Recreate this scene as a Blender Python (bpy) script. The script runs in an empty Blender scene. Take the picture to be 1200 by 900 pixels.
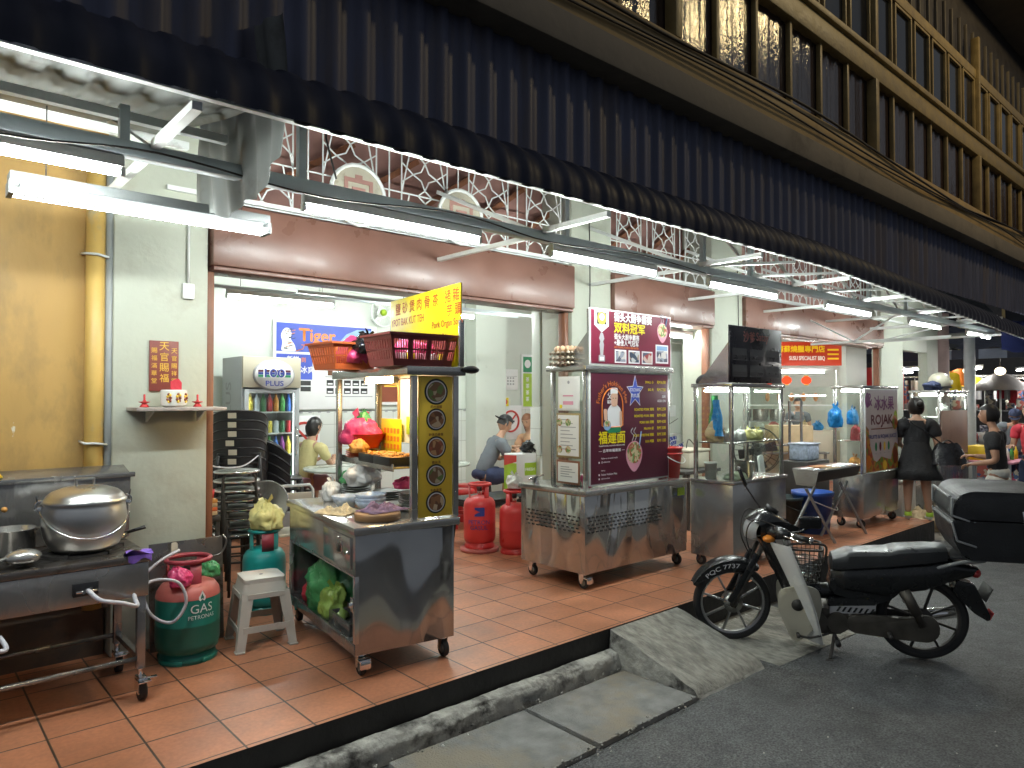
import bpy, bmesh, math, random
from mathutils import Vector, Matrix, Euler
random.seed(7)
S = bpy.context.scene
COL = S.collection
R = math.radians
V = Vector

# ------------------------------------------------------------------ materials
MATS = {}
def nodes_of(m):
    m.use_nodes = True
    return m.node_tree.nodes, m.node_tree.links
def mat(name, col, rough=.5, metal=0., var=.12, vs=6., bump=0., bs=60., emit=None, es=0., rv=.08, stretch=(1, 1, 1),
        coat=0., alpha_mix=None, stain=None, ss=2., sth=.55, detail=5., bdist=.02, spec=.5, bdet=4., chips=None, cs=14., cth=.7):
    """principled surface with noise-driven colour, roughness and bump"""
    m = bpy.data.materials.new(name); MATS[name] = m
    N, L = nodes_of(m); b = N['Principled BSDF']
    b.inputs['Metallic'].default_value = metal; b.inputs['Specular IOR Level'].default_value = spec
    tc = N.new('ShaderNodeTexCoord'); mp = N.new('ShaderNodeMapping'); mp.inputs['Scale'].default_value = stretch
    L.new(tc.outputs['Object'], mp.inputs['Vector'])
    nz = N.new('ShaderNodeTexNoise'); nz.inputs['Scale'].default_value = vs; nz.inputs['Detail'].default_value = detail
    L.new(mp.outputs['Vector'], nz.inputs['Vector'])
    mr = N.new('ShaderNodeMapRange'); mr.inputs[1].default_value = .25; mr.inputs[2].default_value = .75
    mr.inputs[3].default_value = 1 - var; mr.inputs[4].default_value = 1 + var
    L.new(nz.outputs['Fac'], mr.inputs[0])
    mx = N.new('ShaderNodeVectorMath'); mx.operation = 'SCALE'; mx.inputs[0].default_value = col[:3]
    L.new(mr.outputs[0], mx.inputs['Scale'])
    out = mx.outputs[0]
    if stain:
        n2 = N.new('ShaderNodeTexNoise'); n2.inputs['Scale'].default_value = ss; n2.inputs['Detail'].default_value = 8; n2.inputs['Roughness'].default_value = .65
        L.new(mp.outputs['Vector'], n2.inputs['Vector'])
        m2 = N.new('ShaderNodeMapRange'); m2.inputs[1].default_value = sth; m2.inputs[2].default_value = sth + .12
        L.new(n2.outputs['Fac'], m2.inputs[0])
        mm = N.new('ShaderNodeMix'); mm.data_type = 'RGBA'; mm.inputs[7].default_value = (*stain[:3], 1)
        L.new(m2.outputs[0], mm.inputs[0]); L.new(out, mm.inputs[6]); out = mm.outputs[2]
    if chips:
        n4 = N.new('ShaderNodeTexNoise'); n4.inputs['Scale'].default_value = cs; n4.inputs['Detail'].default_value = 6; n4.inputs['Roughness'].default_value = .7
        L.new(mp.outputs['Vector'], n4.inputs['Vector'])
        m4 = N.new('ShaderNodeMapRange'); m4.inputs[1].default_value = cth; m4.inputs[2].default_value = cth + .03; L.new(n4.outputs['Fac'], m4.inputs[0])
        mm = N.new('ShaderNodeMix'); mm.data_type = 'RGBA'; mm.inputs[7].default_value = (*chips, 1); L.new(m4.outputs[0], mm.inputs[0]); L.new(out, mm.inputs[6]); out = mm.outputs[2]
    L.new(out, b.inputs['Base Color'])
    r2 = N.new('ShaderNodeMapRange'); r2.inputs[1].default_value = .3; r2.inputs[2].default_value = .7
    r2.inputs[3].default_value = max(.02, rough - rv); r2.inputs[4].default_value = min(1, rough + rv)
    L.new(nz.outputs['Fac'], r2.inputs[0]); L.new(r2.outputs[0], b.inputs['Roughness'])
    if coat: b.inputs['Coat Weight'].default_value = coat
    if bump:
        n3 = N.new('ShaderNodeTexNoise'); n3.inputs['Scale'].default_value = bs; n3.inputs['Detail'].default_value = bdet
        L.new(mp.outputs['Vector'], n3.inputs['Vector'])
        bp = N.new('ShaderNodeBump'); bp.inputs['Strength'].default_value = bump; bp.inputs['Distance'].default_value = bdist
        L.new(n3.outputs['Fac'], bp.inputs['Height']); L.new(bp.outputs[0], b.inputs['Normal'])
    if emit:
        b.inputs['Emission Color'].default_value = (*emit, 1); b.inputs['Emission Strength'].default_value = es
    return m
def emitter(name, col, s):
    m = bpy.data.materials.new(name); N, L = nodes_of(m); N.clear()
    e = N.new('ShaderNodeEmission'); e.inputs[0].default_value = (*col, 1); e.inputs[1].default_value = s
    o = N.new('ShaderNodeOutputMaterial'); L.new(e.outputs[0], o.inputs[0]); MATS[name] = m
    return m
def glassy(name, col=(1, 1, 1), gloss=.12, rough=.02):
    m = bpy.data.materials.new(name); N, L = nodes_of(m); N.clear()
    t = N.new('ShaderNodeBsdfTransparent'); t.inputs[0].default_value = (*col, 1)
    g = N.new('ShaderNodeBsdfGlossy'); g.inputs['Roughness'].default_value = rough
    nz = N.new('ShaderNodeTexNoise'); nz.inputs['Scale'].default_value = 9.; nz.inputs['Detail'].default_value = 6
    mr = N.new('ShaderNodeMapRange'); mr.inputs[1].default_value = .4; mr.inputs[2].default_value = .75
    mr.inputs[3].default_value = gloss * .8; mr.inputs[4].default_value = gloss * 1.5
    L.new(nz.outputs['Fac'], mr.inputs[0])
    mx = N.new('ShaderNodeMixShader'); L.new(mr.outputs[0], mx.inputs[0]); L.new(t.outputs[0], mx.inputs[1]); L.new(g.outputs[0], mx.inputs[2])
    o = N.new('ShaderNodeOutputMaterial'); L.new(mx.outputs[0], o.inputs[0]); MATS[name] = m
    return m
def food(name, c1, c2, c3, sc=30.):
    m = bpy.data.materials.new(name); N, L = nodes_of(m); b = N['Principled BSDF']; b.inputs['Roughness'].default_value = .4
    tc = N.new('ShaderNodeTexCoord'); v = N.new('ShaderNodeTexVoronoi'); v.inputs['Scale'].default_value = sc
    L.new(tc.outputs['Object'], v.inputs['Vector'])
    cr = N.new('ShaderNodeValToRGB'); cr.color_ramp.interpolation = 'CONSTANT'
    e = cr.color_ramp.elements; e[0].color = (*c1, 1); e[1].position = .45; e[1].color = (*c2, 1)
    n = e.new(.72); n.color = (*c3, 1)
    sp = N.new('ShaderNodeSeparateColor'); L.new(v.outputs['Color'], sp.inputs[0]); L.new(sp.outputs[0], cr.inputs[0])
    L.new(cr.outputs[0], b.inputs['Base Color']); MATS[name] = m
    return m

# ------------------------------------------------------------------ text to mesh data
_tc = {}
def text_bm(s, bold=0.):
    k = (s, bold)
    if k in _tc: return _tc[k]
    cu = bpy.data.curves.new('lettering', 'FONT'); cu.body = s; cu.size = 1.; cu.resolution_u = 3
    o = bpy.data.objects.new('lettering', cu); COL.objects.link(o)
    dg = bpy.context.evaluated_depsgraph_get(); dg.update()
    me = bpy.data.meshes.new_from_object(o.evaluated_get(dg))
    vs = [v.co.copy() for v in me.vertices]; fs = [tuple(p.vertices) for p in me.polygons]
    bpy.data.objects.remove(o); bpy.data.curves.remove(cu); bpy.data.meshes.remove(me)
    if vs:
        x0 = min(v.x for v in vs); x1 = max(v.x for v in vs); y0 = min(v.y for v in vs); y1 = max(v.y for v in vs)
    else: x0 = y0 = 0; x1 = y1 = 1
    _tc[k] = (vs, fs, x0, x1, y0, y1)
    return _tc[k]

# ------------------------------------------------------------------ mesh builder
class M:
    def __init__(s, *mats):
        s.bm = bmesh.new(); s.mats = list(mats); s.i = 0; s.T = None
    def use(s, m):
        if m not in s.mats: s.mats.append(m)
        s.i = s.mats.index(m); return s
    def _fin(s, vs, fs):
        for f in fs: f.material_index = s.i
        if s.T is not None:
            for v in vs: v.co = s.T @ v.co
        return s
    def raw(s, verts, faces):
        vs = [s.bm.verts.new(v) for v in verts]; out = []
        for f in faces:
            try: out.append(s.bm.faces.new([vs[i] for i in f]))
            except ValueError: pass
        return s._fin(vs, out)
    def box(s, x0, x1, y0, y1, z0, z1, bev=0., rot=None, seg=2, pivot=None):
        c = V(((x0 + x1) / 2, (y0 + y1) / 2, (z0 + z1) / 2)); d = (abs(x1 - x0), abs(y1 - y0), abs(z1 - z0))
        return s.obox(c, d, rot, bev, seg)
    def obox(s, c, d, rot=None, bev=0., seg=2):
        r = bmesh.ops.create_cube(s.bm, size=1.); vs = r['verts']
        bmesh.ops.scale(s.bm, vec=d, verts=vs)
        fs = list({f for v in vs for f in v.link_faces})
        if bev > 0:
            bev = min(bev, min(d) * .45)
            es = list({e for v in vs for e in v.link_edges})
            q = bmesh.ops.bevel(s.bm, geom=es, offset=bev, segments=seg, affect='EDGES', profile=.5)
            vs = list({v for f in q['faces'] for v in f.verts} | {v for v in vs if v.is_valid})
            fs = list({f for v in vs for f in v.link_faces})
        m = Matrix.Translation(c)
        if rot is not None: m = m @ (rot.to_4x4() if isinstance(rot, Matrix) else Euler(rot).to_matrix().to_4x4())
        bmesh.ops.transform(s.bm, matrix=m, verts=vs)
        return s._fin(vs, fs)
    def bar(s, a, b, w, h=None, bev=0., up=(0, 0, 1)):
        a = V(a); b = V(b); d = b - a; h = h or w
        y = d.normalized(); u = V(up)
        if abs(y.dot(u)) > .98: u = V((1, 0, 0))
        x = y.cross(u).normalized(); z = x.cross(y)
        rot = Matrix((x, y, z)).transposed()
        return s.obox((a + b) / 2, (w, d.length, h), rot, bev)
    def cyl(s, a, b, r0, r1=None, n=20, cap=True):
        a = V(a); b = V(b); r1 = r0 if r1 is None else r1
        return s.lathe([(r0, 0), (r1, (b - a).length)], a, n, b - a, cap, cap)
    def lathe(s, prof, o=(0, 0, 0), n=24, axis=(0, 0, 1), cap0=True, cap1=True, sy=1., a0=0., a1=2 * math.pi):
        ax = V(axis).normalized(); q = V((0, 0, 1)).rotation_difference(ax).to_matrix(); o = V(o)
        full = abs(a1 - a0 - 2 * math.pi) < 1e-6; k = n if full else n + 1
        rings = []; vs = []
        for r, z in prof:
            if r < 1e-6: rg = [s.bm.verts.new(o + q @ V((0, 0, z)))]
            else: rg = [s.bm.verts.new(o + q @ V((r * math.cos(a0 + (a1 - a0) * i / n), sy * r * math.sin(a0 + (a1 - a0) * i / n), z))) for i in range(k)]
            rings.append(rg); vs += rg
        fs = []
        for A, B in zip(rings, rings[1:]):
            for i in range(n if full else n):
                j = (i + 1) % k
                if len(A) == 1 and len(B) == 1: continue
                if len(A) == 1: f = (A[0], B[j], B[i])
                elif len(B) == 1: f = (A[i], A[j], B[0])
                else: f = (A[i], A[j], B[j], B[i])
                fs.append(s.bm.faces.new(f))
        if full:
            if cap0 and len(rings[0]) > 1: fs.append(s.bm.faces.new(rings[0][::-1]))
            if cap1 and len(rings[-1]) > 1: fs.append(s.bm.faces.new(rings[-1]))
        return s._fin(vs, fs)
    def tube(s, pts, r, n=8, closed=False, smooth=0, cap=True):
        P = [V(p) for p in pts]
        if smooth:
            Q = []; m = len(P)
            rng = range(m if closed else m - 1)
            for i in rng:
                p0 = P[(i - 1) % m] if closed or i > 0 else P[i]; p1 = P[i]; p2 = P[(i + 1) % m]
                p3 = P[(i + 2) % m] if closed or i + 2 < m else p2
                for t in range(smooth):
                    u = t / smooth
                    Q.append(.5 * ((2 * p1) + (-p0 + p2) * u + (2 * p0 - 5 * p1 + 4 * p2 - p3) * u * u + (-p0 + 3 * p1 - 3 * p2 + p3) * u ** 3))
            if not closed: Q.append(P[-1])
            rad = r
            if isinstance(r, (list, tuple)):
                rad = []
                for i in rng:
                    for t in range(smooth): rad.append(r[i] + (r[(i + 1) % m] - r[i]) * t / smooth)
                if not closed: rad.append(r[-1])
            P, r = Q, rad
        m = len(P); rings = []; vs = []
        up = None
        for i in range(m):
            if closed: t = P[(i + 1) % m] - P[i - 1]
            else: t = P[min(i + 1, m - 1)] - P[max(i - 1, 0)]
            t = t.normalized() if t.length > 1e-9 else V((0, 0, 1))
            if up is None:
                up = V((0, 0, 1)) if abs(t.z) < .9 else V((1, 0, 0))
            x = t.cross(up)
            if x.length < 1e-4: x = t.orthogonal()
            x.normalize(); y = x.cross(t).normalized(); up = y
            rr = r[i] if isinstance(r, (list, tuple)) else r
            rg = [s.bm.verts.new(P[i] + x * (rr * math.cos(2 * math.pi * k / n)) + y * (rr * math.sin(2 * math.pi * k / n))) for k in range(n)]
            rings.append(rg); vs += rg
        fs = []
        for i in range(m if closed else m - 1):
            A, B = rings[i], rings[(i + 1) % m]
            for k in range(n):
                fs.append(s.bm.faces.new((A[k], A[(k + 1) % n], B[(k + 1) % n], B[k])))
        if cap and not closed:
            fs.append(s.bm.faces.new(rings[0][::-1])); fs.append(s.bm.faces.new(rings[-1]))
        return s._fin(vs, fs)
    def sph(s, c, r, n=16, sc=(1, 1, 1), rot=None):
        q = bmesh.ops.create_uvsphere(s.bm, u_segments=n, v_segments=max(6, n // 2), radius=r); vs = q['verts']
        m = Matrix.Translation(V(c)) @ (Euler(rot).to_matrix().to_4x4() if rot else Matrix.Identity(4)) @ Matrix.Diagonal((*sc, 1))
        bmesh.ops.transform(s.bm, matrix=m, verts=vs)
        return s._fin(vs, {f for v in vs for f in v.link_faces})
    def grid(s, fn, nu, nv, cu=False, cv=False):
        G = [[s.bm.verts.new(fn(i / nu if not cu else i / nu, j / nv)) for j in range(nv if cv else nv + 1)] for i in range(nu if cu else nu + 1)]
        fs = []; a = len(G); b = len(G[0])
        for i in range(nu):
            for j in range(nv):
                f = [G[i][j], G[(i + 1) % a][j], G[(i + 1) % a][(j + 1) % b], G[i][(j + 1) % b]]
                if len(set(f)) == 4: fs.append(s.bm.faces.new(f))
        return s._fin([v for r in G for v in r], fs)
    def prism(s, poly, o, u, v, d, bev=0.):
        """poly of (a,b) in plane o+a*u+b*v, thickened along d"""
        o = V(o); u = V(u); v = V(v); d = V(d)
        A = [s.bm.verts.new(o + u * a + v * b) for a, b in poly]; B = [s.bm.verts.new(p.co + d) for p in A]
        fs = [s.bm.faces.new(A[::-1]), s.bm.faces.new(B)]; n = len(A)
        for i in range(n): fs.append(s.bm.faces.new((A[i], A[(i + 1) % n], B[(i + 1) % n], B[i])))
        vs = A + B
        if bev:
            es = list({e for f in fs for e in f.edges})
            q = bmesh.ops.bevel(s.bm, geom=es, offset=bev, segments=2, affect='EDGES', profile=.5)
            vs = list({x for f in q['faces'] for x in f.verts} | {x for x in vs if x.is_valid})
            fs = list({f for x in vs for f in x.link_faces})
        bmesh.ops.recalc_face_normals(s.bm, faces=[f for f in fs if f.is_valid])
        return s._fin(vs, [f for f in fs if f.is_valid])
    def text(s, t, o, h, u=(1, 0, 0), v=(0, 0, 1), bold=0., w=None, align='l', fn=None, gap=None):
        """flat lettering of height h, lower left at o (or centred), optionally squeezed to width w"""
        if bold and not fn:
            d = bold * h * .55; U = V(u); W = V(v); nn = U.cross(W).normalized()
            offs = [(-d, 0), (d, 0), (0, d), (0, -d)]
            for i, (a_, b_) in enumerate(offs):
                if fn: s.text(t, o, h, u, v, 0., w, align, (lambda a, b, a_=a_, b_=b_: fn(a + a_, b + b_)))
                else: s.text(t, V(o) + U * a_ + W * b_ + nn * (.00012 * i), h, u, v, 0., w, align)
            return s
        vs, fs, x0, x1, y0, y1 = text_bm(t, 0.)
        if not vs: return s
        k = h / (y1 - y0); kx = k if w is None else w / (x1 - x0)
        wd = (x1 - x0) * kx; off = {'l': 0, 'c': -wd / 2, 'r': -wd}[align]
        o = V(o); u = V(u); v = V(v)
        P = []
        for p in vs:
            a = (p.x - x0) * kx + off; b = (p.y - y0) * k
            P.append(fn(a, b) if fn else o + u * a + v * b)
        return s.raw(P, fs)
    def disc(s, c, r, u=(1, 0, 0), v=(0, 0, 1), n=24, sy=1.):
        c = V(c); u = V(u); v = V(v)
        return s.raw([c + u * (r * math.cos(2 * math.pi * i / n)) + v * (sy * r * math.sin(2 * math.pi * i / n)) for i in range(n)], [tuple(range(n))])
    def quad(s, a, b, c, d):
        return s.raw([a, b, c, d], [(0, 1, 2, 3)])
    def rect(s, o, w, h, u=(1, 0, 0), v=(0, 0, 1)):
        o = V(o); u = V(u); v = V(v)
        return s.raw([o, o + u * w, o + u * w + v * h, o + v * h], [(0, 1, 2, 3)])
    def jit(s, a, sc=3.):
        from mathutils import noise
        for v in s.bm.verts: v.co += noise.noise_vector(v.co * sc) * a
        return s
    def out(s, name, parent=None, loc=None, sharp=38, smooth=True):
        me = bpy.data.meshes.new(name)
        for f in s.bm.faces: f.smooth = smooth
        lim = R(sharp)
        for e in s.bm.edges:
            if len(e.link_faces) == 2:
                try: e.smooth = e.calc_face_angle() < lim
                except Exception: pass
        s.bm.to_mesh(me); s.bm.free()
        for m in s.mats: me.materials.append(MATS[m])
        o = bpy.data.objects.new(name, me); COL.objects.link(o)
        if parent: o.parent = parent
        if loc: o.location = loc
        return o

def tag(o, label, cat, group=None):
    o['label'] = label; o['category'] = cat
    if group: o['group'] = group
    return o
def thing(name, label, cat, loc=(0, 0, 0), rz=0., group=None):
    o = bpy.data.objects.new(name, None); COL.objects.link(o); o.location = loc; o.rotation_euler = (0, 0, rz); o.empty_display_size = .1
    return tag(o, label, cat, group)
def setting(o, kind='structure'):
    o['kind'] = kind; return o
def dup(root, loc, rz, label, group=None):
    r = root.copy(); COL.objects.link(r); r.location = loc; r.rotation_euler = (root.rotation_euler[0], root.rotation_euler[1], rz); r['label'] = label
    if group: r['group'] = group
    for ch in list(root.children):
        c = ch.copy(); COL.objects.link(c); c.parent = r
        for g in list(ch.children):
            d = g.copy(); COL.objects.link(d); d.parent = c
    return r
def rr(pts, r, k=4):
    """round the corners of a 2D polygon"""
    out = []; n = len(pts)
    for i in range(n):
        p = V(pts[i]); a = V(pts[i - 1]) - p; b = V(pts[(i + 1) % n]) - p
        q = min(r, a.length * .45, b.length * .45); A = p + a.normalized() * q; B = p + b.normalized() * q
        for j in range(k + 1):
            t = j / k; out.append(tuple(A * (1 - t) ** 2 + p * 2 * t * (1 - t) + B * t * t))
    return out
# ------------------------------------------------------------------ palette
mat('wall_paint', (.445, .465, .385), .55, var=.05, vs=3, bump=.12, bs=25, stain=(.39, .385, .31), ss=2.2, sth=.56, chips=(.34, .33, .29), cs=8., cth=.70)
mat('room_paint', (.60, .64, .58), .35, var=.04, vs=2, bump=.04, bs=14, stain=(.55, .58, .51), ss=1.2, sth=.64)
mat('yellow_paint', (.44, .265, .08), .6, var=.16, vs=2.2, bump=.15, bs=18, stain=(.32, .20, .07), ss=2.6, sth=.53, stretch=(1, 1, .45), chips=(.62, .58, .48), cs=9., cth=.705)
mat('pipe_yellow', (.58, .38, .11), .45, var=.15, vs=5, stain=(.40, .34, .22), ss=5, sth=.58, stretch=(1, 1, .5), chips=(.5, .48, .44), cs=11., cth=.67)
mat('pipe_grey', (.30, .32, .32), .45, var=.1)
mat('brown_paint', (.185, .092, .068), .33, var=.12, vs=4, bump=.04, bs=14, stain=(.20, .105, .08), ss=2.2, sth=.55, rv=.1)
mat('brown_wood', (.20, .075, .035), .5, var=.2, vs=8, stretch=(6, 6, 1))
mat('red_board', (.34, .18, .15), .6, var=.2, vs=5)
mat('white_metal', (.72, .74, .72), .4, var=.06, vs=9, stain=(.5, .5, .47), ss=7, sth=.62)
mat('blue_grey_metal', (.55, .62, .65), .4, var=.06, vs=6, stain=(.36, .36, .34), ss=5, sth=.66)
mat('grey_metal', (.30, .31, .31), .45, var=.12, vs=8)
mat('cladding', (.10, .108, .165), .5, var=.25, vs=3, stain=(.12, .11, .13), ss=1.3, sth=.5, stretch=(3, 1, .4), spec=.2)
mat('bullnose_paint', (.030, .033, .052), .5, var=.3, vs=3, spec=.14)
mat('roof_under', (.20, .21, .20), .6, var=.15, vs=4, stain=(.13, .125, .115), ss=3, sth=.56)
mat('ledge_paint', (.20, .17, .13), .85, var=.15, vs=5, bump=.2, bs=12, stain=(.12, .10, .075), ss=1.2, sth=.55)
mat('ochre_paint', (.36, .25, .11), .7, var=.2, vs=5, bump=.15, bs=14, stain=(.25, .17, .08), ss=2.4, sth=.58)
mat('ochre_wood', (.29, .215, .09), .5, var=.25, vs=7, bump=.2, bs=30, stain=(.2, .14, .07), ss=4, sth=.6)
mat('panel_dark', (.035, .022, .02), .09, spec=1., var=.25, vs=14, bump=.42, bs=38, stretch=(1.6, 1, .55), bdist=.012)
mat('night_glass', (.010, .011, .014), .12, var=.3, vs=2, rv=.05, spec=.22)
mat('cable', (.03, .025, .022), .6)
mat('steel', (.50, .49, .47), .22, .78, var=.09, vs=3, bump=.10, bs=3.2, rv=.07, bdist=.05, detail=3, stain=(.38, .37, .35), ss=2.5, sth=.6)
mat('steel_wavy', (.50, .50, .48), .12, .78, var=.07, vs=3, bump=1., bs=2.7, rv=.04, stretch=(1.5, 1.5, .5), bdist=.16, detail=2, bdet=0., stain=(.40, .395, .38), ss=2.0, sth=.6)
mat('steel_dark', (.30, .295, .29), .24, .75, var=.1, vs=3, bump=.45, bs=3.0, rv=.06, stretch=(1.5, 1.5, .6), bdist=.04, detail=2, stain=(.22, .21, .2), ss=3, sth=.58)
mat('steel_grimy', (.22, .20, .185), .3, .9, var=.2, vs=5, bump=.2, bs=6, stain=(.10, .075, .055), ss=5, sth=.55, rv=.1)
mat('alu', (.66, .655, .64), .33, 1., var=.06, vs=4, bump=.12, bs=9, rv=.07, bdist=.01)
mat('chrome', (.8, .8, .8), .08, 1., var=.03)
mat('iron', (.06, .055, .05), .6, .3, var=.3, vs=12)
mat('rubber', (.018, .018, .018), .65, var=.2)
mat('black_plastic', (.018, .018, .02), .35, var=.2, vs=8)
mat('black_gloss', (.012, .012, .014), .18, var=.2, vs=6)
mat('dark_grey_plastic', (.055, .06, .065), .4, var=.15)
mat('grey_plastic', (.50, .48, .43), .4, var=.06, vs=9, stain=(.42, .39, .33), ss=7, sth=.62)
mat('white_plastic', (.72, .72, .70), .35, var=.05)
mat('cream_plastic', (.62, .56, .44), .4, var=.06)
mat('red_plastic', (.55, .03, .03), .35, var=.08)
mat('orange_plastic', (.62, .13, .035), .4, var=.1)
mat('maroon_plastic', (.28, .06, .055), .4, var=.1)
mat('pink_bag', (.72, .07, .20), .25, var=.2, vs=12, bump=.6, bs=14)
mat('green_bag', (.07, .30, .11), .25, var=.25, vs=10, bump=.6, bs=14)
mat('lime_bag', (.28, .42, .09), .22, var=.25, vs=10, bump=.6, bs=12)
mat('yellow_bag', (.70, .66, .28), .25, var=.15, vs=14, bump=.6, bs=18)
mat('white_bag', (.70, .70, .68), .3, var=.12, vs=10, bump=.7, bs=12)
mat('black_bag', (.014, .014, .016), .22, var=.3, vs=9, bump=.8, bs=12)
mat('blue_bag', (.02, .25, .62), .3, var=.2, vs=9, bump=.6, bs=12)
mat('yellow_plastic', (.75, .50, .02), .4, var=.08)
mat('gas_green', (.015, .17, .13), .35, var=.12, vs=7, stain=(.05, .12, .10), ss=5, sth=.62)
mat('gas_teal', (.01, .27, .25), .35, var=.12, vs=7, stain=(.03, .18, .16), ss=5, sth=.62)
mat('gas_red', (.62, .045, .045), .35, var=.1, vs=7, stain=(.45, .06, .05), ss=5, sth=.64)
mat('gas_collar', (.30, .035, .05), .4, var=.15, vs=9)
mat('gas_pink', (.50, .13, .11), .45, var=.15, vs=9)
mat('hose_white', (.55, .55, .60), .35, var=.05)
mat('paper', (.80, .80, .77), .7, var=.04)
mat('print_red', (.55, .04, .03), .5); mat('print_gold', (.70, .42, .06), .4); mat('print_yellow', (.82, .66, .01), .45, var=.04)
mat('print_navy', (.03, .05, .28), .45); mat('print_blue', (.05, .09, .48), .45); mat('print_white', (.82, .82, .82), .45, var=.03)
mat('print_black', (.02, .02, .02), .5); mat('print_orange', (.75, .22, .03), .45); mat('print_green', (.02, .25, .10), .45)
mat('print_lime', (.36, .55, .03), .45); mat('print_grey', (.35, .35, .36), .5); mat('print_brown', (.22, .05, .02), .5)
mat('print_maroon', (.085, .012, .028), .35, var=.12, vs=2); mat('print_crimson', (.15, .011, .032), .35, var=.55, vs=1.4)
mat('print_purple', (.20, .03, .20), .45); mat('print_pink', (.70, .30, .40), .5); mat('print_skin', (.70, .43, .30), .5)
mat('print_ochre', (.92, .62, .06), .4, var=.12, vs=4); mat('print_sky', (.25, .40, .62), .5, var=.2, vs=10)
mat('print_dark', (.022, .018, .024), .3, var=.5, vs=7)
mat('plaque_red', (.20, .045, .035), .5, var=.12)
mat('terracotta', (.30, .12, .07), .5)
mat('porcelain', (.75, .74, .70), .2, var=.06)
mat('porcelain_blue', (.42, .50, .62), .2, var=.3, vs=30)
mat('plate_grey', (.20, .21, .19), .35, var=.15)
mat('wood_block', (.30, .16, .07), .6, var=.3, vs=12, stretch=(1, 1, 8))
mat('cloth_beige', (.55, .46, .30), .9, var=.12, vs=14, bump=.4, bs=60)
mat('cloth_purple', (.22, .14, .22), .9, var=.25, vs=22, bump=.4, bs=60)
mat('cloth_black', (.014, .014, .016), .8, var=.2, vs=14, bump=.3, bs=50)
mat('cloth_grey', (.14, .155, .175), .85, var=.12, vs=14, bump=.3, bs=40)
mat('cloth_navy', (.03, .04, .09), .85, var=.15, vs=14, bump=.3, bs=40)
mat('cloth_yellow', (.62, .54, .26), .85, var=.08, vs=14, bump=.3, bs=30)
mat('cloth_white', (.58, .57, .52), .85, var=.08, vs=14, bump=.4, bs=20)
mat('cloth_red', (.50, .03, .05), .85, var=.1, vs=14, bump=.3, bs=30)
mat('cloth_pink', (.45, .26, .32), .85, var=.1)
mat('skin', (.50, .29, .19), .5, var=.06, vs=9); mat('skin_tan', (.40, .21, .13), .5, var=.06, vs=9)
mat('hair', (.012, .009, .008), .4, var=.3, vs=30, stretch=(1, 1, .2)); mat('hair_brown', (.16, .06, .025), .45, var=.3, vs=30, stretch=(1, 1, .2))
mat('lips', (.35, .09, .08), .4); mat('eye_dark', (.02, .015, .012), .2)
mat('vinyl_seat', (.034, .036, .038), .34, var=.12, vs=8, bump=.03, bs=120)
mat('bike_black', (.014, .015, .016), .25, var=.2, vs=6); mat('bike_cream', (.50, .47, .37), .3, var=.1, vs=5, stain=(.33, .29, .2), ss=5, sth=.6)
mat('bike_white', (.75, .75, .73), .25, var=.05); mat('bike_engine', (.10, .09, .075), .5, .6, var=.3, vs=10); mat('rim_alloy', (.42, .42, .41), .3, .9, var=.1)
mat('reflector_amber', (.85, .28, .04), .2, var=.1); mat('reflector_red', (.45, .03, .03), .25); mat('lens_grey', (.35, .36, .36), .12, var=.15, vs=12)
mat('vinyl_box', (.02, .021, .023), .45, var=.2, vs=8, bump=.15, bs=120)
mat('kerb_concrete', (.38, .37, .33), .9, var=.4, vs=9, bump=.9, bs=22, stain=(.07, .066, .06), ss=4, sth=.5)
mat('slab_concrete', (.21, .21, .20), .85, var=.35, vs=9, bump=.6, bs=90, stain=(.25, .22, .17), ss=1.6, sth=.52, detail=9.)
mat('ramp_concrete', (.27, .26, .225), .92, var=.45, vs=16, bump=1., bs=42, stain=(.15, .145, .13), ss=2.4, sth=.55, stretch=(1.6, .7, 1))
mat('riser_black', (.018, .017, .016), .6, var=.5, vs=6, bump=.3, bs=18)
mat('far_concrete', (.15, .135, .115), .85, var=.25, vs=4, bump=.3, bs=20)
mat('straw', (.55, .42, .25), .7, var=.15); mat('egg', (.62, .40, .25), .5, var=.1); mat('egg_tray', (.48, .41, .32), .9, var=.12, bump=.4, bs=60)
mat('bottle_brown', (.14, .05, .02), .15); mat('bottle_green', (.03, .16, .05), .15); mat('can_red', (.5, .03, .04), .3, .4); mat('can_orange', (.7, .28, .03), .3, .4)
mat('can_green', (.10, .42, .10), .3, .4); mat('can_blue', (.04, .14, .5), .3, .4); mat('can_purple', (.28, .06, .3), .3, .4); mat('can_yellow', (.75, .6, .08), .3, .4); mat('water_bottle', (.6, .68, .75), .15)
mat('charcoal', (.05, .045, .04), .9, var=.4, vs=40, bump=.9, bs=60); mat('satay', (.42, .17, .05), .5, var=.3, vs=30)
mat('stall_blue', (.012, .018, .045), .5, var=.2); mat('stall_dark', (.05, .045, .045), .6, var=.3); mat('ceiling_brown', (.20, .12, .08), .7, var=.25, vs=3)
mat('fried', (.62, .30, .07), .6, var=.25, vs=30); mat('towel_pale', (.60, .68, .52), .9, var=.1)
food('food_a', (.22, .12, .06), (.55, .45, .30), (.16, .24, .07)); food('food_b', (.34, .16, .07), (.66, .50, .32), (.18, .08, .04))
food('food_c', (.28, .10, .05), (.60, .34, .16), (.42, .12, .06)); food('food_d', (.60, .50, .30), (.40, .12, .05), (.16, .28, .08), 45)
food('photo_a', (.30, .32, .38), (.62, .58, .55), (.10, .10, .14), 26); food('photo_b', (.04, .06, .10), (.35, .25, .18), (.55, .55, .55), 22); food('photo_c', (.35, .05, .05), (.60, .45, .40), (.08, .09, .15), 22)
food('fruit', (.55, .25, .04), (.40, .07, .04), (.18, .30, .06), 22); food('clutter', (.10, .09, .09), (.40, .36, .30), (.55, .20, .12), 9)
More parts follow.
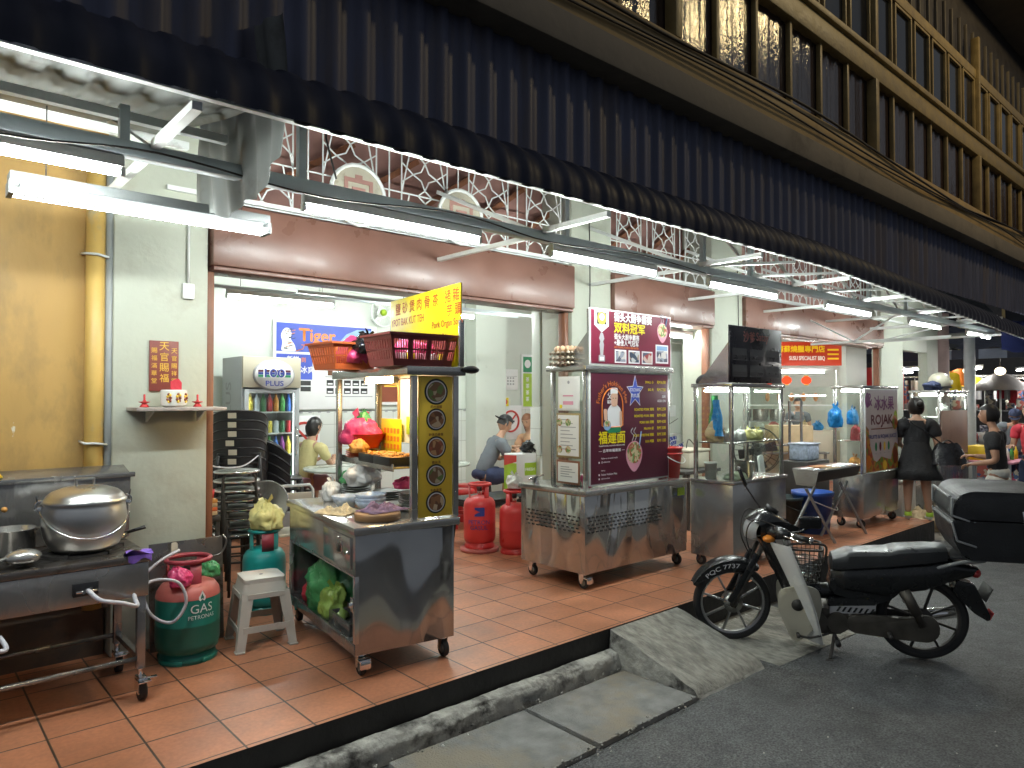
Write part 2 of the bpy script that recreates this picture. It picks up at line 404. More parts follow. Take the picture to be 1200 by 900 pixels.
food('goods', (.45, .12, .10), (.60, .55, .45), (.08, .14, .30), 14)
emitter('tube_light', (.93, 1., .97), 150.); emitter('room_light', (.93, 1., .97), 125.); emitter('twin_light', (.93, 1., .97), 20.); emitter('tube_warm', (1., .70, .34), 90.); emitter('case_light', (.95, 1., .95), 75.); emitter('market_light', (1., .98, .93), 150.)
emitter('red_lantern', (1., .06, .02), 1.3); emitter('fridge_light', (.92, .97, 1.), 7.)
glassy('glass'); glassy('glass_thin', (.97, 1, .98), .07); glassy('clear_plastic', (.9, .95, .95), .2, .15)

def tile_mat():
    m = bpy.data.materials.new('floor_tiles'); MATS['floor_tiles'] = m
    N, L = nodes_of(m); b = N['Principled BSDF']
    tc = N.new('ShaderNodeTexCoord'); mp = N.new('ShaderNodeMapping'); mp.inputs['Location'].default_value = (.412, .095, 0)
    L.new(tc.outputs['Object'], mp.inputs['Vector'])
    br = N.new('ShaderNodeTexBrick'); br.offset = 0.; br.squash = 1.
    br.inputs['Scale'].default_value = 1.; br.inputs['Brick Width'].default_value = .325; br.inputs['Row Height'].default_value = .325
    br.inputs['Mortar Size'].default_value = .0055; br.inputs['Mortar Smooth'].default_value = .25; br.inputs['Bias'].default_value = 0.
    br.inputs['Color1'].default_value = (.54, .225, .12, 1); br.inputs['Color2'].default_value = (.45, .18, .095, 1); br.inputs['Mortar'].default_value = (.075, .05, .036, 1)
    L.new(mp.outputs[0], br.inputs['Vector'])
    nz = N.new('ShaderNodeTexNoise'); nz.inputs['Scale'].default_value = 2.3; nz.inputs['Detail'].default_value = 8; nz.inputs['Roughness'].default_value = .62
    L.new(tc.outputs['Object'], nz.inputs['Vector'])
    mr = N.new('ShaderNodeMapRange'); mr.inputs[1].default_value = .3; mr.inputs[2].default_value = .72; mr.inputs[3].default_value = .62; mr.inputs[4].default_value = 1.16
    L.new(nz.outputs['Fac'], mr.inputs[0])
    n2 = N.new('ShaderNodeTexNoise'); n2.inputs['Scale'].default_value = 45.; n2.inputs['Detail'].default_value = 4
    L.new(tc.outputs['Object'], n2.inputs['Vector'])
    m2 = N.new('ShaderNodeMapRange'); m2.inputs[1].default_value = .3; m2.inputs[2].default_value = .7; m2.inputs[3].default_value = .88; m2.inputs[4].default_value = 1.1
    L.new(n2.outputs['Fac'], m2.inputs[0])
    mu = N.new('ShaderNodeMath'); mu.operation = 'MULTIPLY'; L.new(mr.outputs[0], mu.inputs[0]); L.new(m2.outputs[0], mu.inputs[1])
    vm = N.new('ShaderNodeVectorMath'); vm.operation = 'SCALE'; L.new(br.outputs['Color'], vm.inputs[0]); L.new(mu.outputs[0], vm.inputs['Scale'])
    L.new(vm.outputs[0], b.inputs['Base Color'])
    rg = N.new('ShaderNodeMapRange'); rg.inputs[1].default_value = .35; rg.inputs[2].default_value = .7; rg.inputs[3].default_value = .34; rg.inputs[4].default_value = .52
    L.new(nz.outputs['Fac'], rg.inputs[0]); L.new(rg.outputs[0], b.inputs['Roughness'])
    sb = N.new('ShaderNodeMath'); sb.operation = 'MULTIPLY_ADD'; sb.inputs[1].default_value = .12; L.new(n2.outputs['Fac'], sb.inputs[0])
    iv = N.new('ShaderNodeMath'); iv.operation = 'SUBTRACT'; iv.inputs[0].default_value = 1.; L.new(br.outputs['Fac'], iv.inputs[1]); L.new(iv.outputs[0], sb.inputs[2])
    bp = N.new('ShaderNodeBump'); bp.inputs['Strength'].default_value = .5; bp.inputs['Distance'].default_value = .006
    L.new(sb.outputs[0], bp.inputs['Height']); L.new(bp.outputs[0], b.inputs['Normal'])
tile_mat()
def white_tile_mat():
    m = bpy.data.materials.new('white_tiles'); MATS['white_tiles'] = m
    N, L = nodes_of(m); b = N['Principled BSDF']; b.inputs['Roughness'].default_value = .2
    tc = N.new('ShaderNodeTexCoord'); sx = N.new('ShaderNodeSeparateXYZ'); cx = N.new('ShaderNodeCombineXYZ'); L.new(tc.outputs['Object'], sx.inputs[0])
    ad = N.new('ShaderNodeMath'); L.new(sx.outputs[0], ad.inputs[0]); L.new(sx.outputs[1], ad.inputs[1])
    L.new(ad.outputs[0], cx.inputs[0]); L.new(sx.outputs[2], cx.inputs[1])
    br = N.new('ShaderNodeTexBrick'); br.offset = 0.; br.inputs['Scale'].default_value = 1.; br.inputs['Brick Width'].default_value = .3; br.inputs['Row Height'].default_value = .3
    br.inputs['Mortar Size'].default_value = .004; br.inputs['Color1'].default_value = (.70, .73, .68, 1); br.inputs['Color2'].default_value = (.66, .69, .65, 1); br.inputs['Mortar'].default_value = (.45, .46, .43, 1)
    L.new(cx.outputs[0], br.inputs['Vector']); L.new(br.outputs['Color'], b.inputs['Base Color'])
white_tile_mat()
def asphalt_mat():
    m = bpy.data.materials.new('asphalt'); MATS['asphalt'] = m
    N, L = nodes_of(m); b = N['Principled BSDF']
    tc = N.new('ShaderNodeTexCoord')
    n1 = N.new('ShaderNodeTexNoise'); n1.inputs['Scale'].default_value = 1.1; n1.inputs['Detail'].default_value = 9; n1.inputs['Roughness'].default_value = .65
    n2 = N.new('ShaderNodeTexNoise'); n2.inputs['Scale'].default_value = 85.; n2.inputs['Detail'].default_value = 5
    v = N.new('ShaderNodeTexVoronoi'); v.inputs['Scale'].default_value = 90.
    for n in (n1, n2, v): L.new(tc.outputs['Object'], n.inputs['Vector'])
    cr = N.new('ShaderNodeValToRGB'); e = cr.color_ramp.elements; e[0].position = .3; e[0].color = (.034, .036, .038, 1); e[1].position = .72; e[1].color = (.098, .10, .099, 1)
    L.new(n1.outputs['Fac'], cr.inputs[0])
    mr = N.new('ShaderNodeMapRange'); mr.inputs[1].default_value = .3; mr.inputs[2].default_value = .75; mr.inputs[3].default_value = .35; mr.inputs[4].default_value = 2.0; L.new(n2.outputs['Fac'], mr.inputs[0])
    n5 = N.new('ShaderNodeTexNoise'); n5.inputs['Scale'].default_value = 6.5; n5.inputs['Detail'].default_value = 9; n5.inputs['Roughness'].default_value = .75; L.new(tc.outputs['Object'], n5.inputs['Vector'])
    m5 = N.new('ShaderNodeMapRange'); m5.inputs[1].default_value = .3; m5.inputs[2].default_value = .72; m5.inputs[3].default_value = .6; m5.inputs[4].default_value = 1.45; L.new(n5.outputs['Fac'], m5.inputs[0])
    mq = N.new('ShaderNodeMath'); mq.operation = 'MULTIPLY'; L.new(mr.outputs[0], mq.inputs[0]); L.new(m5.outputs[0], mq.inputs[1])
    v2 = N.new('ShaderNodeTexVoronoi'); v2.feature = 'DISTANCE_TO_EDGE'; v2.inputs['Scale'].default_value = .55
    dn = N.new('ShaderNodeVectorMath'); dn.operation = 'MULTIPLY_ADD'; dn.inputs[1].default_value = (.5, .5, 0); L.new(n5.outputs['Color'], dn.inputs[0]); L.new(tc.outputs['Object'], dn.inputs[2]); L.new(dn.outputs[0], v2.inputs['Vector'])
    m6 = N.new('ShaderNodeMapRange'); m6.inputs[1].default_value = .0; m6.inputs[2].default_value = .006; m6.inputs[3].default_value = .45; m6.inputs[4].default_value = 1.; L.new(v2.outputs['Distance'], m6.inputs[0])
    mz = N.new('ShaderNodeMath'); mz.operation = 'MULTIPLY'; L.new(mq.outputs[0], mz.inputs[0]); L.new(m6.outputs[0], mz.inputs[1])
    vm = N.new('ShaderNodeVectorMath'); vm.operation = 'SCALE'; L.new(cr.outputs[0], vm.inputs[0]); L.new(mz.outputs[0], vm.inputs['Scale']); L.new(vm.outputs[0], b.inputs['Base Color'])
    rg = N.new('ShaderNodeMapRange'); rg.inputs[1].default_value = .35; rg.inputs[2].default_value = .65; rg.inputs[3].default_value = .5; rg.inputs[4].default_value = .8; L.new(n1.outputs['Fac'], rg.inputs[0]); L.new(rg.outputs[0], b.inputs['Roughness'])
    bp = N.new('ShaderNodeBump'); bp.inputs['Strength'].default_value = .7; bp.inputs['Distance'].default_value = .008
    ad = N.new('ShaderNodeMath'); L.new(v.outputs['Distance'], ad.inputs[0]); L.new(n2.outputs['Fac'], ad.inputs[1]); L.new(ad.outputs[0], bp.inputs['Height']); L.new(bp.outputs[0], b.inputs['Normal'])
asphalt_mat()
mat('cloth_tan', (.55, .33, .20), .8, var=.1)
mat('wall_low_brown', (.10, .065, .04), .6, var=.25, vs=4, stain=(.06, .045, .035), ss=3, sth=.5)
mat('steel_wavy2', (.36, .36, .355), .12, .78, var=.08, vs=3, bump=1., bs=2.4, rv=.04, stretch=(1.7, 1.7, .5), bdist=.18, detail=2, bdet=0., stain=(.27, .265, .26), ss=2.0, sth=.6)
mat('transom_grey', (.16, .14, .11), .6)
mat('lamp_housing', (.13, .14, .14), .5)
mat('column_pink', (.42, .30, .28), .6, var=.1)
mat('medallion_grey', (.40, .37, .29), .6, var=.1, stain=(.3, .27, .2), ss=9, sth=.55)
# ------------------------------------------------------------------ camera, world, ground
cam = bpy.data.cameras.new('camera'); cam.lens = 24.75; cam.sensor_width = 36; cam.clip_start = .05; cam.clip_end = 500
co = bpy.data.objects.new('camera', cam); COL.objects.link(co); co.location = (0, 0, 1.55); co.rotation_euler = (R(91.11), 0, R(-41.6)); S.camera = co
w = bpy.data.worlds.new('World'); S.world = w; w.use_nodes = True
wn, wl = w.node_tree.nodes, w.node_tree.links
sky = wn.new('ShaderNodeTexSky'); sky.sky_type = 'NISHITA'; sky.sun_disc = False; sky.sun_elevation = R(-4); sky.sun_rotation = R(-60)
wl.new(sky.outputs[0], wn['Background'].inputs[0]); wn['Background'].inputs[1].default_value = .05
glow = wn.new('ShaderNodeBackground'); glow.inputs[0].default_value = (.80, .88, 1., 1); glow.inputs[1].default_value = .125   # night glow of the town
ash = wn.new('ShaderNodeAddShader'); wl.new(wn['Background'].outputs[0], ash.inputs[0]); wl.new(glow.outputs[0], ash.inputs[1]); wl.new(ash.outputs[0], wn['World Output'].inputs[0])
S.view_settings.view_transform = 'Standard'; S.view_settings.look = 'None'; S.view_settings.exposure = .7; S.view_settings.gamma = 1.
S.view_settings.use_curve_mapping = False
S.cycles.use_denoising = True; S.cycles.max_bounces = 8; S.cycles.transparent_max_bounces = 16; S.cycles.caustics_reflective = False; S.cycles.caustics_refractive = False
S.cycles.sample_clamp_indirect = 6.; S.cycles.use_light_tree = True

ZR = -.25
g = M('asphalt'); g.rect((-150, -150, ZR), 300, 300, (1, 0, 0), (0, 1, 0)); setting(g.out('road'))
YP = 3.127
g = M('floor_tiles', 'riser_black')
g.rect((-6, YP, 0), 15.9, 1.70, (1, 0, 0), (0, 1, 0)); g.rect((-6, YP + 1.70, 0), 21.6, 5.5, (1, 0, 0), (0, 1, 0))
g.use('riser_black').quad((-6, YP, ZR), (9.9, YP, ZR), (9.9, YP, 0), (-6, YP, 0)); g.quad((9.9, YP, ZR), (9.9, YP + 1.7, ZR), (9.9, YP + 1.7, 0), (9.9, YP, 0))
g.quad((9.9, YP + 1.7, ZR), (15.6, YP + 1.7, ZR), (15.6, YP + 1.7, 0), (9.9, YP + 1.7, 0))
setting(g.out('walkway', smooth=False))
# rough concrete apron beyond the tiles and beside the ramp
g = M('far_concrete'); g.rect((9.93, 2.5, ZR + .006), 6.5, 2.3, (1, 0, 0), (0, 1, 0)); setting(g.out('pavement'))
g = M('ramp_concrete'); g.raw([(4.49, YP - .005, ZR + .02), (5.7, YP - .005, ZR + .02), (5.55, 2.3, ZR + .005), (4.49, 2.36, ZR + .005)], [(0, 1, 2, 3)][::-1]); g.bm.normal_update(); setting(g.out('path'))
# broken kerb along the platform
random.seed(3)
def kerb(x0, x1):
    from mathutils import noise
    g = M('kerb_concrete')
    def fn(a, b):
        x = x0 + (x1 - x0) * a; n1 = noise.noise((x * 2.1, 0, 5)); n2 = noise.noise((x * 7., b * 5, 1)); n3 = noise.noise((x * 23., b * 9, 4))
        ed = .095 + .035 * n1 + .012 * n2
        prof = [(0, -.135), (.02, -.127), (ed * .5, -.128), (ed * .85, -.135), (ed, -.15), (ed + .012, -.17), (ed + .012 + .012 * n2, -.21), (ed + .02, ZR)]
        k = b * (len(prof) - 1); i = min(int(k), len(prof) - 2); f = k - i
        y = prof[i][0] * (1 - f) + prof[i + 1][0] * f; z = prof[i][1] * (1 - f) + prof[i + 1][1] * f
        return (x, YP - .004 - y + .004 * n3, z + .007 * n2 * (1 if 0 < b < 1 else 0) + .004 * n3)
    g.grid(fn, int((x1 - x0) * 45), 14); return setting(g.out('kerb', sharp=60))
kerb(-4, 3.70)
# drain slabs: three separate concrete covers with open joints
def slab(x0, x1, label):
    g = M('slab_concrete'); g.obox(((x0 + x1) / 2, 2.70, ZR + .002), (x1 - x0 - .022, .56, .05), (R(random.uniform(-.6, .6)), R(random.uniform(-.5, .5)), R(random.uniform(-.8, .8))), .008)
    tag(g.out('drain_cover'), label, 'drain cover', 'concrete drain covers along the kerb')
slab(2.745, 3.63, 'wide pale concrete drain cover beside the concrete ramp')
slab(1.83, 2.735, 'concrete drain cover second from the ramp, stained dark along its joint')
slab(.9, 1.82, 'concrete drain cover third from the ramp, at the bottom of the photo')
# ramp wedge
from mathutils import noise as _ns
g = M('ramp_concrete', 'kerb_concrete')
def rf(a, b):
    x = 3.655 + .755 * a; x += (-.02 * b) ; y = YP - .006 - .70 * b
    z = -.006 - .205 * b ** 1.12 + .008 * _ns.noise((x * 6, y * 6, 0)) * (1 if b > 0 else 0); x += .012 * _ns.noise((y * 9, a, 3))
    if b == 1: y += .03 * _ns.noise((x * 6, 2, 2)); z = ZR + .012
    return (x, y, z)
g.grid(rf, 22, 20)
g.use('kerb_concrete')
for a in (0, 1):
    def sf(u, v):
        t = V(rf(a, u)); x = t.x + (.03 * v * (1 - u) * (-1 if a == 0 else 1)) + .012 * _ns.noise((t.y * 12, v * 5, a))
        return (x if v > 0 else t.x, t.y, t.z * (1 - v) + ZR * v)
    g.grid(sf, 22, 6)
def ff(u, v):
    t = V(rf(u, 1)); return (t.x, t.y - .012 * v, t.z * (1 - v) + (ZR - .004) * v)
g.grid(ff, 22, 1)
tag(g.out('ramp', sharp=50), 'rough grey concrete ramp wedge from the road up to the tiled walkway', 'ramp')
# litter of small stones and paper along the drain
g = M('ramp_concrete', 'paper', 'kerb_concrete')
random.seed(11)
for i in range(150):
    x = random.uniform(1.2, 3.65); y = random.choice([2.40, 2.995]) + random.gauss(0, .025); r = random.uniform(.003, .012)
    g.use(random.choice(['ramp_concrete', 'kerb_concrete', 'kerb_concrete', 'paper' if i % 9 == 0 else 'kerb_concrete']))
    g.sph((x, y, ZR + .028 + r * .3), r, 6, (1, random.uniform(.6, 1), .6), (random.random(), random.random(), 3 * random.random()))
for i in range(60):
    g.use('kerb_concrete'); r = random.uniform(.003, .009); g.sph((random.uniform(2, 8), random.uniform(.4, 2.4), ZR + r * .4), r, 6, (1, .8, .6))
o = g.out('gravel'); o['kind'] = 'stuff'

# ------------------------------------------------------------------ the shophouse
YW = 4.75
sh = thing('shophouse', 'long two storey shophouse with pale pillars, brown beams and dark upstairs windows', 'building', (1.3, YW, 0))
def P(m, name, parent=None):
    o = m.out(name, parent or sh); 
    if parent is None: o.location = (-1.3, -YW, 0)
    return o
for x0, x1 in ((1.012, 1.56), (5.0, 5.585), (7.45, 8.15), (12.58, 13.54), (14.75, 15.35)):
    g = M('wall_paint'); g.box(x0, x1, YW, YW + (.42 if x0 < 12 else .16), 0, 3.75, .008); P(g, 'pillar')
g = M('wall_paint'); g.box(13.54, 14.75, YW + .002, YW + .15, 2.4, 3.75, .006); P(g, 'side_wall'); g = M('wall_paint'); g.box(13.54, 14.75, YW + .002, YW + .15, 0, .2, .006); P(g, 'side_wall')
g = M('column_pink'); g.cyl((15.55, YW + .02, 0), (15.55, YW + .02, 3.2), .15, n=20); P(g, 'column')
for x0, x1 in ((1.575, 4.995), (5.59, 7.445), (8.155, 12.575)):
    g = M('brown_paint'); g.box(x0, x1, YW - .05, YW + .22, 2.415, 2.83, .012); g.box(x0 + .01, x1 - .01, YW - .035, YW + .2, 2.385, 2.412, .004); P(g, 'lintel')
for x0, x1 in ((1.562, 1.612), (4.93, 4.985), (7.40, 7.447), (8.152, 8.2), (12.53, 12.578)):
    g = M('brown_wood'); g.box(x0, x1, YW + .03, YW + .12, 0, 2.384, .006); P(g, 'door_jamb')
# decorative vent grilles over the beams
def grille(x0, x1, z0=2.86, z1=3.52):
    g = M('white_metal'); Y = YW + .02; r = .005; hz = z1 - z0
    def ln(a, b): g.bar((a[0], Y, a[1]), (b[0], Y, b[1]), r * 2, r * 1.4, up=(0, 1, 0))
    ln((x0, z0), (x1, z0)); ln((x0, z1), (x1, z1)); ln((x0, z0 + hz * .5), (x1, z0 + hz * .5))
    n = max(1, round((x1 - x0) / .62)); wd = (x1 - x0) / n
    for k in range(n):
        a = x0 + k * wd
        for q in (0., .17, .83): ln((a + wd * q, z0), (a + wd * q, z1))
        c = a + wd * .5
        for zc in (z0 + hz * .25, z0 + hz * .75):
            for sx in (-1, 1):
                for sz in (-1, 1):
                    ln((c, zc + sz * hz * .17), (c + sx * wd * .055, zc + sz * hz * .055)); ln((c + sx * wd * .055, zc + sz * hz * .055), (c + sx * wd * .17, zc))
                    ln((c + sx * wd * .17, zc), (c + sx * wd * .33, zc + sz * hz * .12))
                ln((c, zc + hz * .17), (c + sx * wd * .1, zc + hz * .25)); ln((c, zc - hz * .17), (c + sx * wd * .1, zc - hz * .25))
            ln((c - wd * .33, zc - hz * .25), (c - wd * .22, zc + hz * .25)); ln((c + wd * .33, zc - hz * .25), (c + wd * .22, zc + hz * .25))
    return P(g, 'vent_grille')
gr = grille(1.58, 4.98); grille(5.6, 7.44); grille(8.16, 12.56)
for cx in (2.63, 3.60):
    g = M('medallion_grey', 'white_metal', 'print_red'); g.cyl((cx, YW - .01, 3.07), (cx, YW - .05, 3.07), .225, n=36); g.use('white_metal').tube([(cx + .225 * math.cos(t * .2618), YW - .05, 3.07 + .225 * math.sin(t * .2618)) for t in range(24)], .016, 6, True)
    g.use('red_board')
    for a, b, c, d in ((-.12, .12, .09, .12), (-.12, .12, -.12, -.09), (-.12, -.09, -.09, .09), (.09, .12, -.09, .09), (-.055, .055, .03, .055), (-.055, .055, -.055, -.03), (-.055, -.03, -.03, .03), (.03, .055, -.03, .03), (-.03, .03, .12, .15)):
        g.box(cx + a, cx + b, YW - .058, YW - .0505, 3.07 + c, 3.07 + d)
    g.T = None; m_ = g.out('medallion', gr)
# red boarding behind the grilles, with rafters
g = M('red_board'); g.box(1.2, 15.2, YW + .44, YW + .5, 2.8, 4.0); P(g, 'board_wall')
g = M('brown_wood')
for k in range(9):
    x = 1.7 + k * .62; g.bar((x, YW + .3, 2.85), (x + 1.1, YW + .36, 3.6), .07, .05)
P(g, 'rafters')
# first floor: ledge, cornice, panels, windows
UX0, UX1 = -3., 24.
g = M('ledge_paint'); g.box(UX0, UX1, 3.0, 3.55, 3.74, 3.95, .012); P(g, 'ledge')
g = M('ochre_paint'); g.box(UX0, UX1, 3.13, 3.5, 3.952, 4.30, .012); P(g, 'cornice')
g = M('ochre_wood'); g.box(UX0, UX1, 3.15, 3.3, 5.13, 5.36, .012); g.box(UX0, UX1, 3.11, 3.28, 5.363, 5.43, .01); P(g, 'sill_rail')
g = M('ochre_wood'); g.box(UX0, UX1, 3.17, 3.3, 6.28, 6.42, .01); P(g, 'head_rail')
g = M('stall_dark'); g.box(UX0, UX1, 3.35, 3.45, 4.30, 7.8); P(g, 'upper_wall')
xs = [8.27 + .63 * k for k in range(-17, 22)]
for k in range(-17, 22, 6):
    b0 = 8.27 + .63 * k; b1 = min(b0 + .63 * 6, UX1)
    g = M('panel_dark')
    def pf(a, b, b0=b0, b1=b1):
        x = b0 + (b1 - b0) * a; q = ((x - b0) / .63) % 1
        return (x, 3.245 - .009 * max(0, math.sin(q * 2 * math.pi * 3.)) ** .6, 4.30 + .83 * b)
    g.grid(pf, 180, 3); P(g, 'lower_panel')
for i, x in enumerate(xs):
    g = M('ochre_wood')
    if (i - 17) % 6 == 0: g.box(x - .042, x + .042, 3.13, 3.24, 4.302, 5.128, .01); g.box(x - .038, x + .038, 3.13, 3.24, 5.432, 6.9, .01)
    else: g.box(x - .022, x + .022, 3.19, 3.24, 4.302, 5.128, .006)
    P(g, 'mullion')
    for q in (x, x + .3):
        g = M('transom_grey'); g.box(q - .010, q + .010, 3.2, 3.24, 6.422, 7.0, .003); P(g, 'transom_bar')
for x in xs:
    if x > 19: break
    g = M('ochre_wood'); a, b = x + .045, x + .585
    for p in ((a, a + .032, 5.435, 6.278), (b - .032, b, 5.435, 6.278), (a + .032, b - .032, 5.435, 5.465), (a + .032, b - .032, 6.245, 6.278)): g.box(p[0], p[1], 3.18, 3.24, p[2], p[3], .005)
    wo = P(g, 'window'); g = M('night_glass'); g.box(a + .032, b - .032, 3.215, 3.225, 5.465, 6.245); o = g.out('pane', wo)
g = M('ledge_paint'); g.box(UX0, UX1, 2.55, 3.4, 7.75, 7.85); P(g, 'eave'); g = M('ochre_paint'); g.box(UX0, UX1, 2.50, 2.56, 7.70, 7.82, .01); P(g, 'gutter')
# slack cables along the cornice
def cab(name, z, sag, y, r, ph, label):
    g = M('cable'); pts = []
    for i in range(0, 90):
        x = -2.5 + i * .25; pts.append((x, y + .012 * math.sin(x * 1.7 + ph), z + sag * (math.cos(x * .83 + ph) * .5 + .3 * math.sin(x * .37 + ph * 2))))
    g.tube(pts, r, 6); tag(g.out(name), label, 'cable', 'cables slung along the cornice')
cab('cable', 4.26, .10, 3.10, .013, .4, 'thick black cable slung highest along the ochre cornice'); cab('cable', 4.19, .09, 3.085, .010, 1.2, 'black cable sagging mid height along the ochre cornice'); cab('cable', 4.12, .07, 3.09, .009, 2.1, 'thin dark cable lowest along the ochre cornice')

# ------------------------------------------------------------------ awning
AX0, AX1 = -2.6, 16.0
aw = thing('awning', 'dark corrugated metal awning with vertical cladding and rounded lower edge over the walkway', 'awning', (1.3, 3.2, 3.1))
def A(m, name): o = m.out(name, aw, sharp=25); o.location = (-1.3, -3.2, -3.1); return o
prd = .165; CR = []
x = AX0
while x < AX1:
    for dx, d in ((0, 0), (.085, 0), (.098, 1), (.152, 1)): CR.append((x + dx, d))
    x += prd
def corr(name, matn, path, nrm, dep, xmax=AX1, xmin=AX0):
    g = M(matn); prof = [(a, b) for a, b in CR if xmin <= a <= xmax]
    vs = []; fs = []; n = len(path)
    for xx, d in prof:
        for (y, z), (ny, nz) in zip(path, nrm): vs.append((xx, y + ny * d * dep, z + nz * d * dep - (.042 * max(0, xx - 6.5) if y < 3.195 else 0)))
    for i in range(len(prof) - 1):
        for j in range(n - 1): fs.append((i * n + j, i * n + j + 1, (i + 1) * n + j + 1, (i + 1) * n + j))
    g.raw(vs, fs); return g
g = corr('c', 'cladding', [(3.2, 2.97), (3.2, 3.85)], [(-1, 0)] * 2, .028); A(g, 'cladding')
arc = []; nr = []
for i in range(13):
    t = i / 12 * math.pi / 2 * 1.04; arc.append((3.19 - .36 * math.sin(t), 2.765 + .27 * math.cos(t) - (0 if i < 12 else .02))); nr.append((-math.sin(t), math.cos(t)))
g = corr('b', 'bullnose_paint', arc, nr, .013, 13.5); A(g, 'bullnose')
arc2 = [(y + .004, z - .004) for y, z in arc]
g = corr('u', 'roof_under', [(y - .012 * a, z - .012 * b) for (y, z), (a, b) in zip(arc, nr)][::-1] + [(3.6, 3.25), (4.75, 3.62)], [(-a, b) for a, b in nr[::-1]] + [(0, 1), (0, 1)], .02, 13.5, 1.25); A(g, 'roof_sheet')
g = corr('l', 'roof_under', [(2.86, 2.79), (3.4, 2.88), (4.84, 3.18)], [(0, 1)] * 3, .02, 1.25); A(g, 'roof_sheet')
g = M('roof_under')
def hang(a, b):
    y = 2.95 + 1.05 * a; z1 = 2.74 + .12 * a + .05; z0 = 2.62 - .20 * math.sin(a * 2.2) * (1 - a * .5) + .02 * math.sin(a * 17)
    return (1.27 + .03 * math.sin(b * 3 + a * 4) + .012 * math.sin(a * 40), y, z0 + (z1 + .45 - z0) * b)
g.grid(hang, 40, 10); A(g, 'hanging_sheet')
# steel frame under the awning
g = M('blue_grey_metal'); g.box(-2.6, 14.0, 3.465, 3.535, 2.63, 2.70, .006); A(g, 'frame_beam')
g = M('white_metal'); g.bar((-2.6, 2.92, 2.765), (6.5, 2.92, 2.765), .035, .03); g.bar((6.5, 2.92, 2.765), (13.5, 2.92, 2.48), .035, .03); A(g, 'edge_rail')
g = M('white_metal'); g.box(-2.6, 1.24, 3.5, 3.54, 2.80, 2.84); g.box(-2.6, 1.24, 4.1, 4.14, 2.93, 2.97); g.box(1.3, 13.5, 4.72, 4.745, 2.86, 2.89); A(g, 'purlin')
for x in (-.4, .9, 3.37, 5.25, 6.9, 8.6, 10.4, 12.0):
    g = M('white_metal'); g.bar((x, 2.88, 2.70), (x, 3.46, 2.70), .04, .035); g.bar((x, 3.54, 2.68), (x, 4.745, 2.68), .035, .03)
    g.bar((x, 3.54, 2.70), (x + .02, 4.74, 3.25), .03, .03); A(g, 'cross_bar')
for i, x in enumerate((.78, 1.62, 3.62, 5.35, 6.15, 7.6, 8.9, 10.1, 11.4)):
    g = M('blue_grey_metal'); g.box(x - .02, x + .02, 3.48, 3.52, 2.702, 3.3 if x > 1.3 else 2.86); A(g, 'strut')
    if x > 5:
        g = M('white_metal'); g.bar((x, 3.5, 2.71), (x + .55, 2.93, 2.73), .022); g.bar((x, 3.5, 3.2), (x + .9, 3.5, 2.72), .022); A(g, 'brace')
g = M('white_metal'); g.box(9.9, 9.93, 2.92, 4.7, 2.30, 2.33); g.bar((9.91, 3.52, 2.66), (9.91, 4.1, 2.32), .02); g.bar((9.91, 4.1, 2.32), (9.91, 4.7, 2.66), .02); A(g, 'end_frame')
g = M('white_metal'); g.box(12.1, 12.13, 2.92, 4.7, 2.66, 2.69); g.box(12.1, 12.13, 2.92, 4.7, 2.45, 2.48); g.bar((12.11, 4.7, 2.46), (12.11, 3.5, 2.68), .022); A(g, 'end_frame')

# ------------------------------------------------------------------ fluorescent lamps
def lamp(name, label, x, y, z, n=1, group='tube lamps under the awning', ln=1.2, light=None, rz=0., hang=0.):
    light = light or ('room_light' if name == 'room_tube_lamp' else 'tube_light' if n == 1 else 'twin_light')
    t = thing(name, label, 'lamp', (x, y, z), rz, group)
    if n == 1:
        g = M('white_metal'); g.box(0, ln, -.025, .025, .012, .062, .004); g.box(-.006, .016, -.016, .016, -.028, .012, .003); g.box(ln - .016, ln + .006, -.016, .016, -.028, .012, .003); g.out('housing', t)
        g = M(light); g.cyl((.018, 0, -.014), (ln - .018, 0, -.014), .0145, n=12); g.out('tube', t)
    else:
        g = M('lamp_housing'); g.box(0, ln, -.055, .055, .025, .075, .004); g.prism([(-.055, .025), (.055, .025), (.018, -.02), (-.018, -.02)], (.04, 0, 0), (0, 1, 0), (0, 0, 1), (ln - .08, 0, 0)); g.box(-.004, .018, -.06, .06, -.03, .03); g.box(ln - .018, ln + .004, -.06, .06, -.03, .03); g.out('housing', t)
        for s in (-1, 1):
            g = M(light); g.cyl((.02, s * .043, -.012), (ln - .02, s * .043, -.012), .0135, n=12); g.out('tube', t)
    if hang:
        g = M('cable'); g.cyl((ln * .12, 0, .06), (ln * .12, 0, hang), .003, n=6); g.cyl((ln * .88, 0, .06), (ln * .88, 0, hang), .003, n=6); g.out('wire', t)
    return t
L1 = [(-.42, 'tube lamp at the left end of the frame beam, over the big stove'), (1.63, 'bright tube lamp under the frame beam above the pork stall'), (3.47, 'tube lamp under the frame beam above the noodle stall'), (5.44, 'tube lamp under the frame beam right of the noodle stall sign'), (7.73, 'tube lamp under the frame beam right of the satay stall'), (10.2, 'tube lamp above the fruit stall, second last on the beam'), (12.63, 'last small tube lamp at the far end of the beam')]
for i, (x, lb) in enumerate(L1): lamp('tube_lamp', lb, x, 3.5, 2.565)
lamp('twin_tube_lamp', 'twin tube lamp hanging lower than the others, in front of the yellow wall', .40, 3.9, 2.50, 2, hang=.42)

